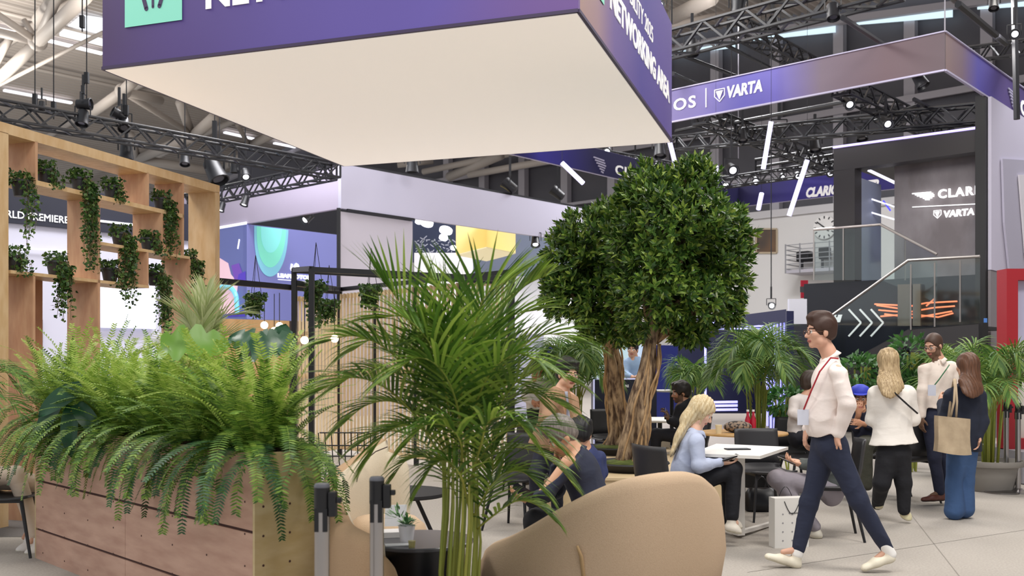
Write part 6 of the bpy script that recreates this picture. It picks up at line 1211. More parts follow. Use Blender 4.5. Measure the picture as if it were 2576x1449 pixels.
obj('cap', mb, cap, t, smooth='auto'); mb = MB(); L = lambda x, y, z: Vector(C + r * x + f * y + u * z); mb.grid([[L(-.07, .06, .06), L(-.035, .085, .062), L(0, .092, .063), L(.035, .085, .062), L(.07, .06, .06)], [L(-.06, .12, .055), L(-.03, .145, .055), L(0, .15, .055), L(.03, .145, .055), L(.06, .12, .055)]]); obj('cap_brim', mb, cap, t, solid=.006)
# ---------------------------------------------------------------- woman behind the palm, left of the blazer man
t, W, ax, C = person('woman with dark hair in a white top seen between palm fronds at the back', 13.0,
    dict(head=(1351, 930), neck=(1352, 956), chest=(1352, 972), waist=(1350, 1005), pelvis=(1350, 1030), shL=(1376, 966), shR=(1328, 966), elL=(1384, 1000, -.05), wrL=(1365, 1010, -.18), elR=(1322, 1000, -.05), wrR=(1338, 1010, -.18),
         hpL=(1360, 1035), hpR=(1342, 1035), knL=(1362, 1100), anL=(1362, 1168), knR=(1340, 1100), anR=(1340, 1168)),
    yaw=-35, skin='B98468', top='D8D4D0', bot='1C1C24', hair='messy', hairc='1A1512', h=.011, tsc=.85)
t, W, ax, C = person('person in pale blue with a laptop at the counter between the tree trunks', 15.2,
    dict(head=(1592, 880), neck=(1594, 902), chest=(1596, 918), waist=(1598, 950), pelvis=(1598, 975), shL=(1618, 912, .0), shR=(1576, 912, .0), elL=(1622, 940, -.1), wrL=(1604, 948, -.25), elR=(1572, 940, -.1), wrR=(1588, 948, -.25),
         hpL=(1606, 980), hpR=(1590, 980), knL=(1606, 1050), anL=(1606, 1141), knR=(1590, 1050), anR=(1590, 1141)),
    yaw=-20, skin='C89A80', top='8FA8C8', bot='1C1C24', hair='short', hairc='2A2220', h=.013, tsc=.9)
# ---------------------------------------------------------------- black haired person right behind the grey haired man
t, W, ax, C = person('black haired person seated low, right behind the grey haired man', 7.9,
    dict(head=(1462, 1092), neck=(1470, 1135), chest=(1478, 1160), waist=(1482, 1200), pelvis=(1484, 1230), shL=(1450, 1150, -.12), shR=(1505, 1150, .12), elL=(1446, 1185, -.15), wrL=(1430, 1200, -.2), elR=(1512, 1190, .1), wrR=(1500, 1210, .0),
         hpL=(1472, 1235, .05), hpR=(1496, 1235, .1), knL=(1470, 1235, .4), anL=(1470, 1300, .42), knR=(1500, 1235, .45), anR=(1500, 1300, .45)),
    yaw=165, pitch=-10, skin='D2A084', top='2A3460', bot='1C1C24', hair='messy', hairc='0E0D12', h=.009, tsc=.85)
# ---------------------------------------------------------------- person at the left edge
t, W, ax, C = person('seated person at the left edge in beige trousers and white shoes, cut by the frame', 7.7,
    dict(head=(-130, 1010), neck=(-120, 1055), chest=(-115, 1090), waist=(-105, 1150), pelvis=(-100, 1195), shL=(-130, 1080, .16), shR=(-105, 1085, -.16), elL=(-100, 1150, .18), wrL=(-50, 1165, .1), elR=(-85, 1155, -.2), wrR=(-45, 1170, -.1),
         hpL=(-90, 1205, .1), hpR=(-90, 1205, -.08), knL=(78, 1212, .12), anL=(78, 1330, .12), toL=(38, 1388, .0), heL=(85, 1392, .05), knR=(40, 1195, -.06), anR=(92, 1345, -.02), toR=(60, 1395, -.1), heR=(112, 1400, -.02)),
    yaw=80, skin='D2A084', top='8A8A90', bot='D9C4B0', shoes='E8E0D8', hair='short', hairc='3A2C24', h=.0075, wr=.008)
# ================================================================ PLANTS
leafm = mat('palm_leaf', '5E8A32', .45, island=('38581C', '4C7022', '6A8A2E', '98AE4C'), trans=.24)
leafm2 = mat('palm_leaf_back', '5E8A3A', .5, island=('42662E', '5C8238', '86A050'), trans=.25)
canem = mat('palm_cane', '9A9A3E', .5, col2='7C8A34', scale=6, stretch=(1, 1, .3)); palec = mat('palm_leaf_pale', 'B4BC86', .5, island=('98A868', 'B8C08C', 'C4C89C'), trans=.3)
fernm = mat('fern_leaf', '5C9234', .5, island=('38581E', '527828', '709234', '90AC46'), trans=.22); fernb = mat('fern_leaf_bright', '8CBA48', .5, island=('84A43E', 'A2BC52', 'BCCE6C'), trans=.35); fernd = mat('fern_leaf_dark', '2E5630', .5, island=('1E3E26', '2C5430', '3E6E34'), trans=.2)
ficus = mat('ficus_leaf', '3E6A2A', .35, island=('24401A', '34541F', '4A6A28', '6A8834', '98AC4C'), trans=.18)
ivym = mat('ivy_leaf', '3E5E2A', .5, island=('24401E', '355626', '4C6E30', '667F3C'), trans=.2)
broad = mat('broad_leaf', '5C8C22', .4, island=('527E1E', '6E9A2A'), trans=.3); broadd = mat('broad_leaf_dark', '1E4A2E', .35, island=('1A4228', '245434'), trans=.12)
bark = mat('twisted_bark', 'B09676', .9, col2='4E3A2C', scale=11, stretch=(2, 2, .6), bump=1, contrast=.06)
from mathutils import noise as mnoise
RNG = random.Random(7)
def nv(v): v = Vector(v); return v.normalized()
def leaflet(mb, p, d, wv, L, w, droop, seg=3):
    # a thin tapering leaf: p start, d direction, wv width direction
    vs = []; q = Vector(p); d = Vector(d)
    for i in range(seg + 1):
        u = i / seg; ww = w * (.55 + 1.2 * u) if u < .35 else w * (1 - (u - .35) / .65) ** .7; ww = max(ww, w * .03)
        vs += [q - wv * ww * .5, q + wv * ww * .5]; q = q + d * (L / seg); d = (d - EZ * droop / seg).normalized()
    mb.add(vs, [(2 * i, 2 * i + 1, 2 * i + 3, 2 * i + 2) for i in range(seg)])
def frond(pts, n=26, Lf=.3, w=.022, m=None, parent=None, r=.006, droop=.5, vee=.35, start=.2, name='frond', rmat=None, ang=(62, 22), seg=3, mb=None, curve=None):
    C_ = [Vector(tuple(p)) for p in smooth_pts([tuple(p) for p in pts], 22)]; own = mb is None; mb = mb or MB()
    mb.cur = 1 if (own and rmat) else 0; mb.tube(C_, [r * (1 - .75 * i / 21) for i in range(22)], 4); mb.cur = 0
    m_ = len(C_) - 1
    for k in range(n):
        u = start + (1 - start) * k / (n - 1); x = u * m_; i = min(int(x), m_ - 1); p = C_[i].lerp(C_[i + 1], x - i); tg = (C_[min(i + 2, m_)] - C_[max(i - 1, 0)]).normalized()
        sd_ = tg.cross(EZ); sd_ = sd_.normalized() if sd_.length > .12 else Vector((1, 0, 0)); up = sd_.cross(tg); v = (u - start) / (1 - start)
        l = Lf * (.45 + .75 * math.sin(math.pi * (v * .75 + .2)) ** .8) * RNG.uniform(.9, 1.08); a = R(ang[0] + (ang[1] - ang[0]) * v)
        for s_ in (-1, 1):
            if RNG.random() < .03: continue
            d = tg * math.cos(a) + (sd_ * s_ * math.cos(vee) + up * math.sin(vee)) * math.sin(a); d.normalize(); wv = d.cross(up * math.cos(vee) - sd_ * s_ * math.sin(vee)).normalized()
            leaflet(mb, p, d, wv, l, w, droop * RNG.uniform(.7, 1.3), seg)
    if own: return obj(name, mb, [m, rmat] if rmat else m, parent, smooth=True)
    return mb
# ---- foreground palm
fp = thing('areca_palm', 'tall green areca palm in the foreground, left of the tan sofa', 'palm', (*XY(1155, 4.7), 0)); PB = Vector((*XY(1155, 4.7), 0))
def FP(x, y, dy=0): return P(x, y, 4.7 + dy)
FR = [ # control points (px, py, depth offset), leaflet length, number, droop
 ([(1130, 1150), (1090, 960, .05), (1050, 850), (1005, 760, -.05), (970, 715, -.1)], .33, 15, .3, (68, 14)),
 ([(1170, 1120), (1200, 930, .1), (1255, 780, .15), (1320, 720, .15), (1370, 695, .1)], .22, 26, .45, (62, 30)),
 ([(1170, 1150), (1185, 960, -.05), (1195, 820, -.1), (1225, 740, -.15), (1290, 700, -.15)], .3, 26, .35, (62, 30)),
 ([(1120, 1130), (1060, 980), (975, 880, -.1), (890, 845, -.15), (815, 862, -.2)], .26, 28, 1.0, (62, 25)),
 ([(1115, 1160), (1040, 1040, -.1), (960, 970, -.2), (880, 950, -.3), (800, 985, -.3)], .24, 26, 1.0, (60, 25)),
 ([(1130, 1120), (1085, 980, .2), (1020, 880, .3), (950, 850, .3), (890, 880, .3)], .27, 26, 1.1, (62, 25)),
 ([(1140, 1140), (1120, 980, -.2), (1085, 870, -.3), (1020, 800, -.3), (960, 800, -.3)], .27, 28, 1.0, (62, 25)),
 ([(1190, 1120), (1230, 980), (1300, 880), (1380, 840), (1462, 862)], .25, 28, .9, (62, 25)),
 ([(1190, 1160), (1240, 1050, -.1), (1300, 960, -.2), (1370, 930, -.2), (1440, 960, -.2)], .22, 24, 1.0, (62, 25)),
 ([(1185, 1200), (1230, 1120, -.2), (1290, 1075, -.2), (1350, 1075, -.3), (1400, 1120, -.3)], .2, 24, 1.1, (62, 25)),
 ([(1150, 1120), (1140, 980, .2), (1130, 860, .3), (1120, 770, .3), (1085, 700, .3)], .26, 24, .4, (55, 18)),
 ([(1170, 1100), (1180, 980, .3), (1210, 880, .4), (1280, 800, .4), (1350, 780, .4)], .25, 26, .6, (60, 22)),
 ([(1140, 1180), (1090, 1100, -.3), (1030, 1070, -.35), (970, 1090, -.35), (930, 1150, -.35)], .2, 22, 1.1, (60, 25)),
 ([(1160, 1200), (1160, 1120, -.4), (1130, 1075, -.45), (1070, 1070, -.5), (1020, 1120, -.5)], .2, 24, 1.2, (60, 25)),
 ([(1180, 1220), (1210, 1120, -.4), (1230, 1060, -.45), (1290, 1050, -.5), (1340, 1110, -.5)], .18, 22, 1.2, (60, 25)),
 ([(1190, 1300), (1230, 1230, -.2), (1270, 1190, -.2), (1320, 1190, -.2), (1370, 1240, -.2)], .17, 20, 1.1, (60, 25)),
 ([(1200, 1330), (1250, 1290, -.1), (1300, 1260, -.1), (1350, 1270, -.1), (1395, 1310, -.1)], .14, 18, 1.1, (60, 25)),
 ([(1180, 1280), (1160, 1200, -.4), (1125, 1160, -.4), (1090, 1170, -.4), (1060, 1220, -.4)], .17, 20, 1.2, (60, 25)),
 ([(1200, 1180), (1260, 1130, .2), (1330, 1130, .3), (1400, 1170, .3), (1450, 1230, .3)], .18, 20, 1.1, (60, 25)),
 ([(1165, 1150), (1150, 1020, -.25), (1110, 930, -.35), (1050, 900, -.4), (990, 940, -.45)], .24, 26, 1.1, (62, 25)),
 ([(1150, 1150), (1135, 1020, .0), (1115, 930, .05), (1095, 860), (1060, 810, -.1)], .24, 24, .8, (58, 20)),
 ([(1175, 1130), (1200, 1010, -.2), (1240, 930, -.3), (1300, 890, -.35), (1350, 910, -.4)], .22, 24, 1.1, (62, 25)),
 ([(1215, 1300), (1222, 1240, .1), (1240, 1180, .2), (1235, 1120, .2), (1260, 1080, .2)], .16, 20, .7, (58, 20)),
 ([(1130, 1200), (1085, 1130, .2), (1020, 1090, .3), (955, 1085, .35), (900, 1120, .35)], .2, 22, 1.0, (60, 25)),
 ([(1160, 1100), (1160, 980, -.1), (1150, 890, -.15), (1120, 840, -.2), (1070, 850, -.25)], .24, 24, .8, (60, 22)),
 ([(1180, 1100), (1210, 1000, .1), (1260, 960, .1), (1320, 970, .1), (1370, 1020, .1)], .2, 22, 1.0, (60, 24)),
 ([(1140, 1100), (1080, 1000, .1), (1000, 940, .15), (920, 930, .15), (850, 970, .15)], .22, 24, 1.0, (60, 24)),
 ([(1170, 1080), (1200, 960, .2), (1200, 860, .2), (1170, 780, .2), (1120, 740, .2)], .24, 24, .6, (60, 20)),
 ([(1190, 1120), (1270, 1010, .2), (1350, 990, .25), (1430, 1030, .3)], .18, 22, 1.0, (60, 24)),
 ([(1120, 1130), (1060, 1050, .0), (990, 1010), (920, 1020), (860, 1070)], .2, 22, 1.0, (60, 24)),
 ([(1150, 1250), (1110, 1180, .1), (1070, 1150, .1), (1020, 1160, .1), (990, 1200, .1)], .16, 18, 1.1, (60, 25)),
 ([(1200, 1150), (1240, 1010, .3), (1260, 930, .4), (1240, 850, .5), (1200, 790, .5)], .24, 26, .5, (60, 22))]
for pts, Lf, n, dr, an in FR: frond([FP(*p) for p in pts], n + 5, Lf * 1.2, .0185, leafm, fp, .006, dr * .8, .35, .12, rmat=canem, ang=an, seg=4)
for i, (bx, x1, y1, dy) in enumerate(((1095, 1130, 1150, 0), (1105, 1115, 1160, -.1), (1110, 1120, 1130, .05), (1120, 1140, 1120, .2), (1128, 1140, 1140, -.2), (1135, 1150, 1150, 0), (1140, 1160, 1100, .1), (1148, 1165, 1200, -.3), (1150, 1170, 1120, .1), (1160, 1170, 1150, -.05), (1168, 1180, 1220, -.3), (1172, 1190, 1160, 0), (1180, 1185, 1200, -.2), (1195, 1190, 1300, -.1), (1200, 1200, 1180, .1), (1210, 1205, 1300, 0), (1190, 1175, 1100, .2), (1100, 1130, 1200, .1), (1206, 1190, 1120, .0))):
    a = Vector((*XY(bx, 4.7), 0)) + Vector((0, dy * .4, 0)); a.x = PB.x + (a.x - PB.x) * .8; b = FP(x1, y1, dy); m_ = FP((bx + x1) / 2 - 3, 1440, dy * .6); obj('cane', MB().tube([a, m_, b.lerp(m_, .45) + Vector((.008, 0, 0)), b], [.009, .008, .0065, .005], 6), canem, fp, smooth=True)
obj('pot', MB().lathe(PB, [(.16, 0), (.2, .3), (.21, .3), (.21, .33), (.19, .33), (.18, .29)], 28), mat('black_rubber_pot', '18181A'), fp, smooth='auto')
# ---- generic palm
def palm(label, base, z0, top, spread, nf, Lf, w, seed, m=leafm2, cane_n=8, lean=(0, 0), yscale=1, pot=None, droop=.9, nl=20, name='areca_palm'):
    rs = random.Random(seed); b = Vector(base); t = thing(name, label, 'palm', (b.x, b.y, z0))
    for i in range(nf):
        az = 2 * math.pi * (i / nf + rs.uniform(-.03, .03)); el = rs.uniform(.15, 1); q = math.sqrt(1 - el * el * .92); h0 = z0 + (top - z0) * rs.uniform(.3, .55); s_ = spread * (.35 + .75 * q) * rs.uniform(.85, 1.1); hh_ = (top - h0) * (.35 + .65 * el) * rs.uniform(.85, 1.03)
        dx, dy = math.cos(az), math.sin(az) * yscale; st = Vector((b.x + dx * .06, b.y + dy * .06, h0)); L = Vector((lean[0], lean[1], 0))
        pts = [st, st + Vector((dx * s_ * .2, dy * s_ * .2, hh_ * .5)) + L * .3, st + Vector((dx * s_ * .5, dy * s_ * .5, hh_ * .88)) + L * .6, st + Vector((dx * s_ * .8, dy * s_ * .8, hh_ * (.98 - .1 * q))) + L * .9, st + Vector((dx * s_, dy * s_, hh_ * (.9 - .35 * q))) + L]
        frond(pts, nl, Lf, w, m, t, .005, droop, .3, .25, rmat=canem)
    mb = MB()
    for i in range(cane_n):
        a = rs.uniform(0, 6.28); r_ = rs.uniform(.02, .1); r2 = r_ * 1.6; obj('cane', MB().tube([(b.x + math.cos(a) * r_, b.y + math.sin(a) * r_, z0), (b.x + math.cos(a) * r2, b.y + math.sin(a) * r2, z0 + (top - z0) * rs.uniform(.4, .6))], [.014, .008], 5), canem, t, smooth=True)
    if pot: obj('pot', MB().lathe((b.x, b.y, z0 - pot), [(.17, 0), (.22, pot), (.2, pot)], 20), MATS['black_rubber_pot'], t, smooth='auto')
    return t
palm('lush palm behind the oak table, left of the walking man', XY(1905, 11.6), .45, 1.49 + 88 * 11.6 / F, .54, 32, .27, .02, 11, cane_n=14, pot=.45, nl=22)
palm('smaller palm left of the lush one, over the blonde seated woman', XY(1745, 14.2), .4, 1.49 + 20 * 14.2 / F, .3, 16, .26, .022, 12, cane_n=5, pot=.4)
palm('dense palm between the tan blazer man and the thin trunk', XY(1448, 12.8), .4, 1.49 + 80 * 12.8 / F, .48, 30, .28, .022, 13, cane_n=8, pot=.4, nl=22)
palm('palm in the big grey pot at the right edge', GP, .3, 1.49 + 62 * 11.3 / F, .5, 26, .26, .02, 14, cane_n=16, lean=(.1, 0), nl=22)
palm('pale palm behind the bearded man and the brunette', XY(2405, 12.9), .4, 1.49 + 58 * 12.9 / F, .5, 14, .28, .022, 15, cane_n=5, pot=.4)
palm('palm cut by the left edge behind the planter', (-4.95, 8.15), .3, 1.49 + 98 * 7.9 / F, .5, 18, .26, .02, 16, cane_n=6, pot=.3, lean=(.5, -.2))
pf_ = thing('pale_fan_palm', 'pale yellow green fan palm rising behind the ferns in front of the shelf', 'palm', (*XY(510, 7.9), 0))
for pts in ([(500, 905), (505, 850), (500, 790), (470, 745)], [(505, 905), (512, 840), (520, 780), (560, 740)], [(500, 910), (490, 850), (468, 800), (432, 775)], [(510, 905), (530, 850), (560, 800), (610, 790)], [(505, 905), (508, 850), (515, 790), (518, 738)], [(512, 910), (545, 860), (590, 840), (640, 860)], [(495, 910), (460, 870), (420, 860), (370, 880)]): frond([P(x, y, 7.9 + .1 * (x - 500) / 100) for x, y in pts], 24, .26, .02, palec, pf_, .006, .45, .3, .2, rmat=palec, ang=(50, 15))
obj('stem', MB().tube([(*XY(510, 7.9), 0), P(503, 905, 7.9)], .02, 6), canem, pf_)
# ---- boston ferns in the planter
def fern(label, c, n, L0, seed, out, mat_w=(.45, .3, .25), Lz=1.0):
    rs = random.Random(seed); c = Vector(c); t = thing('boston_fern', label, 'fern', c); mbs = {}
    for i in range(n):
        az = rs.uniform(0, 6.283); el = rs.betavariate(1.3, 1.2) * 1.2 + .3; L = L0 * rs.uniform(.7, 1.1); d = Vector((math.cos(az) * math.cos(el), math.sin(az) * math.cos(el), math.sin(el))); p = c + Vector((rs.uniform(-.13, .13), rs.uniform(-.1, .1), 0)); pts = [p]; g = (rs.uniform(1.3, 2.6) if el < .85 else .8) * rs.uniform(.7, 1.3)
        for k in range(7):
            p = p + d * L / 7; d = (d - EZ * g * .17 * (1 + k * .15)).normalized(); pts.append(p)
        for q in pts:      # rest on the rim, fall freely once past it
            v = (q - pc0).dot(pn); uu = (q - pc0).dot(pu)
            if -.015 < v < PD + .015 and -.015 < uu < PL + .015 and q.z < PH + .02: q.z = PH + .02
            elif q.z < PH + .02:
                if v < .04: q -= pn * (v + .035) if v > -.035 else pn * 0
                if uu < .04: q -= pu * (uu + .03) if uu > -.03 else pu * 0
        key = fernb if el > 1.0 and rs.random() < .75 else (fernd if el < .55 and rs.random() < .6 else fernm)
        mb = mbs.setdefault(key.name, MB()); Wd = rs.uniform(.038, .052)
        frond(pts, 42, Wd, .0125, None, None, .0022, .15, .1, .06, ang=(82, 62), seg=2, mb=mb)
    for k_, mb in mbs.items(): obj('fronds', mb, MATS[k_], t)
    return t
FE = [(.22, 1), (.75, 2), (1.3, 3), (1.85, 4), (2.4, 5), (2.95, 6)]
LB = ['fern at the near right end of the planter, over the pale end board', 'fern second from the near end of the planter, left of the tall leaf stem', 'fern in the middle of the planter with bright upright fronds', 'fern right of the dark broad leaves, mid planter', 'fern near the far end of the planter above the groove end', 'fern at the far left end of the planter, spilling past the edge']
for (u, sdd), lb in zip(FE, LB): fern(lb, pc0 + pu * u + pn * .17 + EZ * .96, 135, .72 if u < 2 else .8, sdd, None)
# ---- broad leaves among the ferns
def bigleaf(mb, c, d, up, L, Wd, lobes=0):
    c = Vector(c); d = nv(d); up = nv(Vector(up) - d * Vector(up).dot(d)); s_ = d.cross(up); rows = []
    for i in range(13):
        v = i / 12; w_ = Wd * math.sin(math.pi * min(1, (v * .86 + .14))) ** .6 * (1 if v < .99 else 0); 
        if lobes and 1 < i < 11 and i % 3 == 2: w_ *= .55
        rows.append([c + d * L * (v - .12) + s_ * w_ * q * .5 + up * (-.10 * L * (2 * v - .6) ** 2 + .05 * abs(q) * L) for q in (-1, -.5, 0, .5, 1)])
    mb.grid(rows)
for nm, lb, base, lf in (('monstera', 'bright green monstera leaf on a thin stem rising over the ferns', (455, 985, 5.9), [((500, 862), (1, .05, .12), (.05, -.75, .7), .40, .30, 5.75)]),
    ('monstera', 'dark monstera leaves behind the right end of the ferns', (660, 960, 6.2), [((650, 872), (-.9, .2, -.1), (.1, -.8, .8), .36, .30, 5.95), ((695, 862), (.9, .1, .3), (-.2, -.9, .5), .28, .22, 5.9), ((612, 852), (-.8, .3, .35), (0, -.8, .7), .28, .2, 6.0), ((708, 845), (.35, 0, 1), (.2, -1, .1), .18, .13, 5.95)]),
    ('broad_leaf_plant', 'dark glossy broad leaves hanging over the left part of the planter front', (160, 1060, 6.9), [((140, 1010), (-.75, -.3, -.5), (.3, -.7, .6), .34, .15, 6.65), ((175, 1090), (.1, -.4, -.9), (0, -1, .1), .36, .12, 6.6), ((225, 1060), (.6, -.3, -.6), (0, -.8, .5), .3, .12, 6.6), ((115, 1060), (-.4, -.3, -.8), (-.1, -1, .3), .3, .12, 6.7)])):
    t = thing(nm, lb, 'plant', P(*base)); dk = nm != 'monstera' or 'dark' in lb
    for (x, y), d, up, L, Wd, Y in lf:
        mb = MB(); c = P(x, y, Y); bigleaf(mb, c - nv(d) * L * .45, d, up, L, Wd, nm == 'monstera'); obj('leaf', mb, broadd if dk else broad, t, smooth=True)
        obj('leaf_stem', MB().tube([P(*base), P(*base).lerp(c, .6) + Vector((0, 0, .03)), c - nv(d) * L * .45], .005, 5), canem, t)
# ---- ivy
def ivyleaf(mb, p, s_, rs):
    d = nv((rs.uniform(-1, 1), rs.uniform(-1, .3), rs.uniform(-1, .3))); u = nv((rs.uniform(-1, 1), rs.uniform(-1, 1), rs.uniform(-1, 1))); w_ = d.cross(u).normalized()
    mb.add([p, p + d * s_ * .35 + w_ * s_ * .5, p + d * s_, p + d * s_ * .35 - w_ * s_ * .5], [(0, 1, 2, 3)])
def ivy(label, c, length, width, seed, pot=.1, fn=26, dens=70, depth=.10, sz=.036, fwd=None, tuft=.13, group=None, hang=False, name='trailing_ivy'):
    rs = random.Random(seed); c = Vector(c); t = thing(name, label, 'trailing plant', c, group)
    if pot: obj('pot', MB().lathe(c, [(pot * .72, 0), (pot * .75, .01), (pot, pot * 1.5), (pot * 1.08, pot * 1.5), (pot * 1.08, pot * 1.75), (pot * .95, pot * 1.75)], 22), green_pot, t, smooth='auto')
    top = c + EZ * pot * 1.6; mb = MB(); st = MB(); fw = Vector(fwd or (0, -1, 0)).normalized(); sd_ = fw.cross(EZ)
    for k in range(int(190)):
        a = rs.uniform(0, 6.28); r_ = tuft * rs.random() ** .5; ivyleaf(mb, top + Vector((math.cos(a) * r_, math.sin(a) * r_, rs.uniform(-.03, .1))), sz * rs.uniform(.8, 1.25), rs)
    for k in range(fn):
        off = rs.uniform(-.5, .5) * width; Ln = length * rs.uniform(.35, 1.0) ** (1.0 if abs(off) < width * .3 else 1.6); p = top + sd_ * off * .5 + fw * pot; pts = [top + EZ * .02, p + EZ * .01]; p = p + sd_ * off * .5 + fw * rs.uniform(.01, depth)
        nn = max(3, int(Ln / .05))
        for j in range(nn):
            p = p - EZ * .05 + Vector((rs.uniform(-.012, .012), rs.uniform(-.01, .01), 0)); pts.append(p.copy())
            for q in range(3 if j < nn * .7 else 2): ivyleaf(mb, p + Vector((rs.uniform(-.03, .03), rs.uniform(-.03, .03), rs.uniform(-.025, .025))), sz * rs.uniform(.7, 1.2), rs)
        st.tube(pts, .0022, 3)
    obj('leaves', mb, ivym, t); obj('vines', st, mat('vine_brown', '5E5434', .7), t)
    if hang:
        mb = MB()
        for a in (0, 2.1, 4.2): mb.tube([top + Vector((math.cos(a), math.sin(a), 0)) * pot, top + EZ * hang], .004, 4)
        obj('hanger', mb, blackm, t)
    return t
PL_LAB = ['pot with short ivy on the top left shelf beside the divider', 'pot with long ivy trailing from the top shelf, left of centre', 'small ivy pot on the top shelf, right of the long trailing one', 'ivy pot in the small top right compartment trailing far down', 'pot on the middle shelf trailing ivy past its edge', 'small ivy pot at the right of the middle shelf', 'small pot at the left end of the lower shelf', 'pot on the lower shelf with thick ivy trailing over the divider', 'small pot in the lower middle compartment', 'ivy pot in the lower right compartment trailing far down', 'ivy spilling from a pot at the shelf right side', 'thin loose ivy hanging in the upper left compartment']
tq0 = Vector((.956, -.294, 0))
for i, ((px, z, ln_, wd, big), lb) in enumerate(zip(POTS, PL_LAB)):
    tq = shp(px, 0)[0]
    if i == 9: z = z2 - .55
    if i == 10: z = z2 - .12
    if i == 11: z = z1 - .28
    dn_ = .115; p = S0 + sd * tq + sb_ * dn_ + EZ * z
    if i == 9: z = z3 + .0; p = S0 + sd * (shp(412, 0)[0]) + sb_ * dn_ + EZ * (z3 + .02)
    if i == 10: p = S0 + sd * (shp(495, 0)[0]) + sb_ * .12 + EZ * (z2 - .14)
    if i == 11: p = S0 + sd * (shp(75, 0)[0]) + sb_ * .1 + EZ * (z1 - .16)
    ivy(lb, p, ln_, .18 if big else .16, 40 + i, pot=.085, fn=30 if big else (9 if i != 10 else 24), fwd=tq0, depth=.06, tuft=.11)
for i, ((px, py, Y, L), lb) in enumerate(zip(((643, 778, 13.6, .3), (795, 752, 13.0, .55), (828, 795, 14.4, .3), (934, 760, 13.6, .32)), ('hanging ivy ball left of the black pergola posts', 'long hanging ivy just right of the black pergola post', 'small hanging ivy beside the long one at the slat wall', 'hanging ivy basket in front of the slatted wall'))):
    ivy(lb, P(px, py, Y), L, .2, 60 + i, pot=.09, fn=22, sz=.05, depth=.05, tuft=.15, hang=.6)
# ---- green hedge plants near the stairs
def bush(label, c, r_, n, sz, seed, m, name='leafy_shrub', sq=(1, 1, 1)):
    rs = random.Random(seed); t = thing(name, label, 'shrub', (c[0], c[1], 0)); mb = MB()
    for k in range(n):
        d = Vector((rs.gauss(0, 1), rs.gauss(0, 1), rs.gauss(0, 1))).normalized(); q = Vector(c) + Vector((d.x * sq[0], d.y * sq[1], d.z * sq[2])) * r_ * rs.uniform(.6, 1.05); a = nv(d + Vector((rs.uniform(-.7, .7), rs.uniform(-.7, .7), rs.uniform(-.9, .3)))); w_ = a.cross(nv((rs.uniform(-1, 1), rs.uniform(-1, 1), rs.uniform(-1, 1)))).normalized()
        leaflet(mb, q, a, w_, sz * rs.uniform(.7, 1.2), sz * .5, .4, 2)
    obj('foliage', mb, m, t); mb = MB()
    for k in range(7): mb.tube([(c[0] + rs.uniform(-.08, .08), c[1] + rs.uniform(-.08, .08), 0), (c[0] + rs.uniform(-.5, .5) * r_ * sq[0], c[1] + rs.uniform(-.4, .4) * r_, c[2] + r_ * .3 * sq[2])], .012, 5)
    obj('stems', mb, canem, t); return t
shr = mat('shrub_leaf', '3E6A34', .45, island=('2A5228', '3E6C32', '588842'), trans=.2)
for i, (px, py, Y, r_, sq, lb) in enumerate(((2165, 935, 13.2, .28, (1.3, 1, .8), 'dark green shrub under the stairs, left of the blonde woman'), (2290, 905, 13.6, .34, (1, 1, 1), 'leafy shrub between the blonde woman and the bearded man'), (2290, 985, 13.2, .3, (1, 1, .8), 'low shrub between the two standing women and the man'), (1975, 1010, 13.4, .24, (1.2, 1, .8), 'dark low shrub behind the palm beside the walking man'))):
    c = P(px, py, Y); bush(lb, c, r_, 420, .11, 70 + i, shr, sq=sq)
# succulent on the table
x, y, z, tp_ = POTPLANT; mb = MB(); rs = random.Random(3)
for k in range(90):
    d = nv((rs.gauss(0, 1), rs.gauss(0, 1), rs.uniform(.1, 1.2))); leaflet(mb, Vector((x, y, z + .02)) + d * rs.uniform(.01, .05), d, d.cross(EZ).normalized(), .03, .014, .3, 2)
for k in range(46):
    d = nv((rs.gauss(-.6, 1), rs.gauss(0, 1), rs.uniform(.3, 1.2))); leaflet(mb, Vector((x - .04, y + .03, z + .05)) + d * rs.uniform(.02, .08), d, d.cross(EZ).normalized(), .035, .012, .3, 2)
obj('leaves', mb, mat('succulent', '5E8A5A', .4, island=('3E6E4A', '5E8E54', '7EA86A')), tp_)
# ---- ficus trees
def trunk(name, pts, n, R0, R1, seed):
    mbt = MB(); rs = random.Random(seed); C_ = [Vector(p) for p in smooth_pts([tuple(p) for p in pts], 26)]
    for k in range(n):
        ph = 2 * math.pi * k / n + rs.uniform(-.3, .3); tw = rs.uniform(2.0, 3.4) * (1 if k % 3 else -1); pts_ = []; rr_ = []
        for i, c in enumerate(C_):
            v = i / 25; r_ = R0 + (R1 - R0) * v; r_ *= 1 + .25 * (1 - v) ** 3; a = ph + tw * v; pts_.append(c + Vector((math.cos(a), math.sin(a), 0)) * r_ * .52); rr_.append(r_ * (.5 + .12 * math.sin(5 * v + k)))
        mbt.tube(pts_, rr_, 9)
    return mbt
def roots(pts, R0, R1, seed):
    mbt = MB(); rs = random.Random(seed); C_ = [Vector(p) for p in smooth_pts([tuple(p) for p in pts], 26)]
    for k in range(6):   # thin aerial roots
        ph = rs.uniform(0, 6.28); tw = rs.uniform(-2, 2); mbt.tube([c + Vector((math.cos(ph + tw * i / 25), math.sin(ph + tw * i / 25), 0)) * (R0 + (R1 - R0) * i / 25) * (1.0 + .15 * math.sin(i * .8 + k)) for i, c in enumerate(C_[:20])], .012, 5)
    return mbt
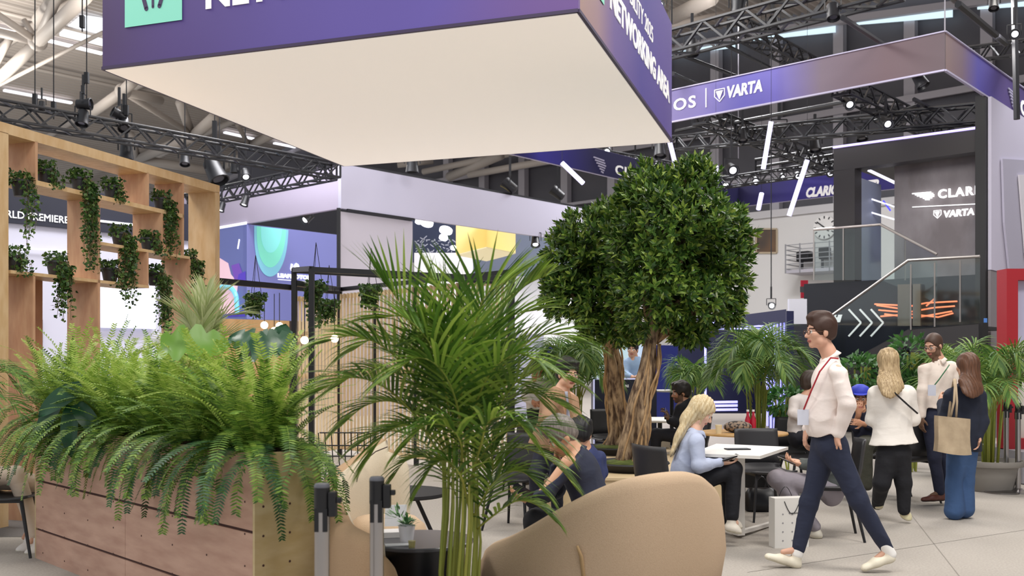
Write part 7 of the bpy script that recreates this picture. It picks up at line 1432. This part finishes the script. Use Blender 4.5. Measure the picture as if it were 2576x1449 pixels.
def tree(label, pot, pts, blobs, n, seed, R0, R1, rose=8):
    rs = random.Random(seed); t = thing('ficus_tree', label, 'tree', (pot[0], pot[1], .5)); obj('trunk', trunk('trunk', pts, 5, R0, R1, seed), bark, t, smooth=True)
    top = Vector(pts[-1]); mb = MB(); bl = [(P(x, y, Y), rx * Y / F, ry * Y / F, dd) for x, y, rx, ry, Y, dd in blobs]; cen = sum((b[0] for b in bl), Vector()) / len(bl)
    for c, rx, rz_, dd in bl: mb.tube([top - EZ * .3, top.lerp(c, .45) + Vector((rs.uniform(-.1, .1), rs.uniform(-.1, .1), .02)), c + Vector((rs.uniform(-.2, .2) * rx, 0, rz_ * .3))], [.06, .035, .012], 6)
    obj('aerial_roots', roots(pts, R0 * 1.1, R1 * 1.15, seed), mat('pale_root', 'B4946A', .8, col2='8E6E4C', scale=12), t, smooth=True); obj('branches', mb, bark, t, smooth=True); mb = MB(); wt = [b[1] * b[2] for b in bl]
    for k in range(n):
        c, rx, rz_, dd = rs.choices(bl, wt)[0]; d = nv((rs.gauss(0, 1), rs.gauss(0, 1), rs.gauss(0, 1))); u = rs.uniform(.72, 1.03) if rs.random() < .8 else rs.uniform(.3, .75); u *= 1 + .3 * mnoise.noise((c + Vector((d.x * rx, d.y * dd, d.z * rz_))) * 2.6 + Vector((seed, 0, 0))); q = c + Vector((d.x * rx, d.y * dd, d.z * rz_)) * u
        if sum(1 for b in bl if ((q.x - b[0].x) / b[1]) ** 2 + ((q.y - b[0].y) / b[3]) ** 2 + ((q.z - b[0].z) / b[2]) ** 2 < .4) > 0 and rs.random() < .6: continue
        ax_ = nv(d * .8 + nv(q - cen) * .5 + Vector((rs.uniform(-.5, .5), rs.uniform(-.5, .5), rs.uniform(-.1, .9)))); b1 = ax_.cross(Vector((.3, .5, .8))).normalized(); b2 = ax_.cross(b1); L = rs.uniform(.07, .105); ph = rs.uniform(0, 6.28)
        for j in range(rose):
            a = ph + j * 2.4; sp_ = .45 + .75 * (j / rose); dl = nv(ax_ * math.cos(sp_) + (b1 * math.cos(a) + b2 * math.sin(a)) * math.sin(sp_)); leaflet(mb, q - ax_ * .012 * j, dl, dl.cross(ax_).normalized(), L * (.75 + .35 * j / rose), L * .42, .25, 2)
    obj('foliage', mb, ficus, t, smooth=True); return t
X1, Y1 = TREEPOT[0]; X2, Y2 = TREEPOT[1]
BA = [(1655, 590, 150, 150, 10.0, .75), (1735, 470, 75, 75, 10.0, .4), (1738, 410, 26, 36, 10.0, .14), (1622, 478, 78, 66, 9.9, .4), (1835, 590, 58, 74, 10.2, .42), (1812, 690, 84, 92, 10.1, .5), (1740, 770, 100, 76, 9.9, .5), (1640, 740, 120, 110, 9.8, .6), (1760, 560, 90, 80, 9.9, .5), (1735, 835, 60, 46, 9.9, .32), (1855, 545, 34, 38, 10.2, .2), (1840, 790, 34, 34, 10.0, .2)]
BB = [(1500, 600, 105, 82, 10.9, .6), (1425, 650, 70, 88, 11.0, .45), (1425, 745, 72, 66, 11.0, .45), (1535, 540, 66, 52, 10.9, .4), (1520, 760, 90, 84, 10.9, .55), (1570, 660, 90, 110, 10.9, .6), (1570, 840, 70, 34, 10.8, .35), (1480, 830, 40, 36, 10.9, .25), (1385, 690, 32, 50, 11.0, .25)]
tree('large ficus tree with a dense dark crown on the thicker twisted trunk', (X1, Y1), [(X1, Y1, .48), P(1600, 1080, Y1), P(1608, 1010, Y1 + .02), P(1628, 930, Y1 + .05), P(1636, 850, Y1 + .1), P(1645, 780, Y1 + .2)], BA, 3300, 5, .12, .08)
tree('ficus tree with the thinner twisted trunk, its crown to the left', (X2, Y2), [(X2, Y2, .48), P(1560, 1080, Y2 - .05), P(1548, 1000, Y2 - .1), P(1545, 930, Y2 - .2), P(1536, 860, Y2 - .3), P(1530, 800, Y2 - .4)], BB, 2100, 6, .12, .075)
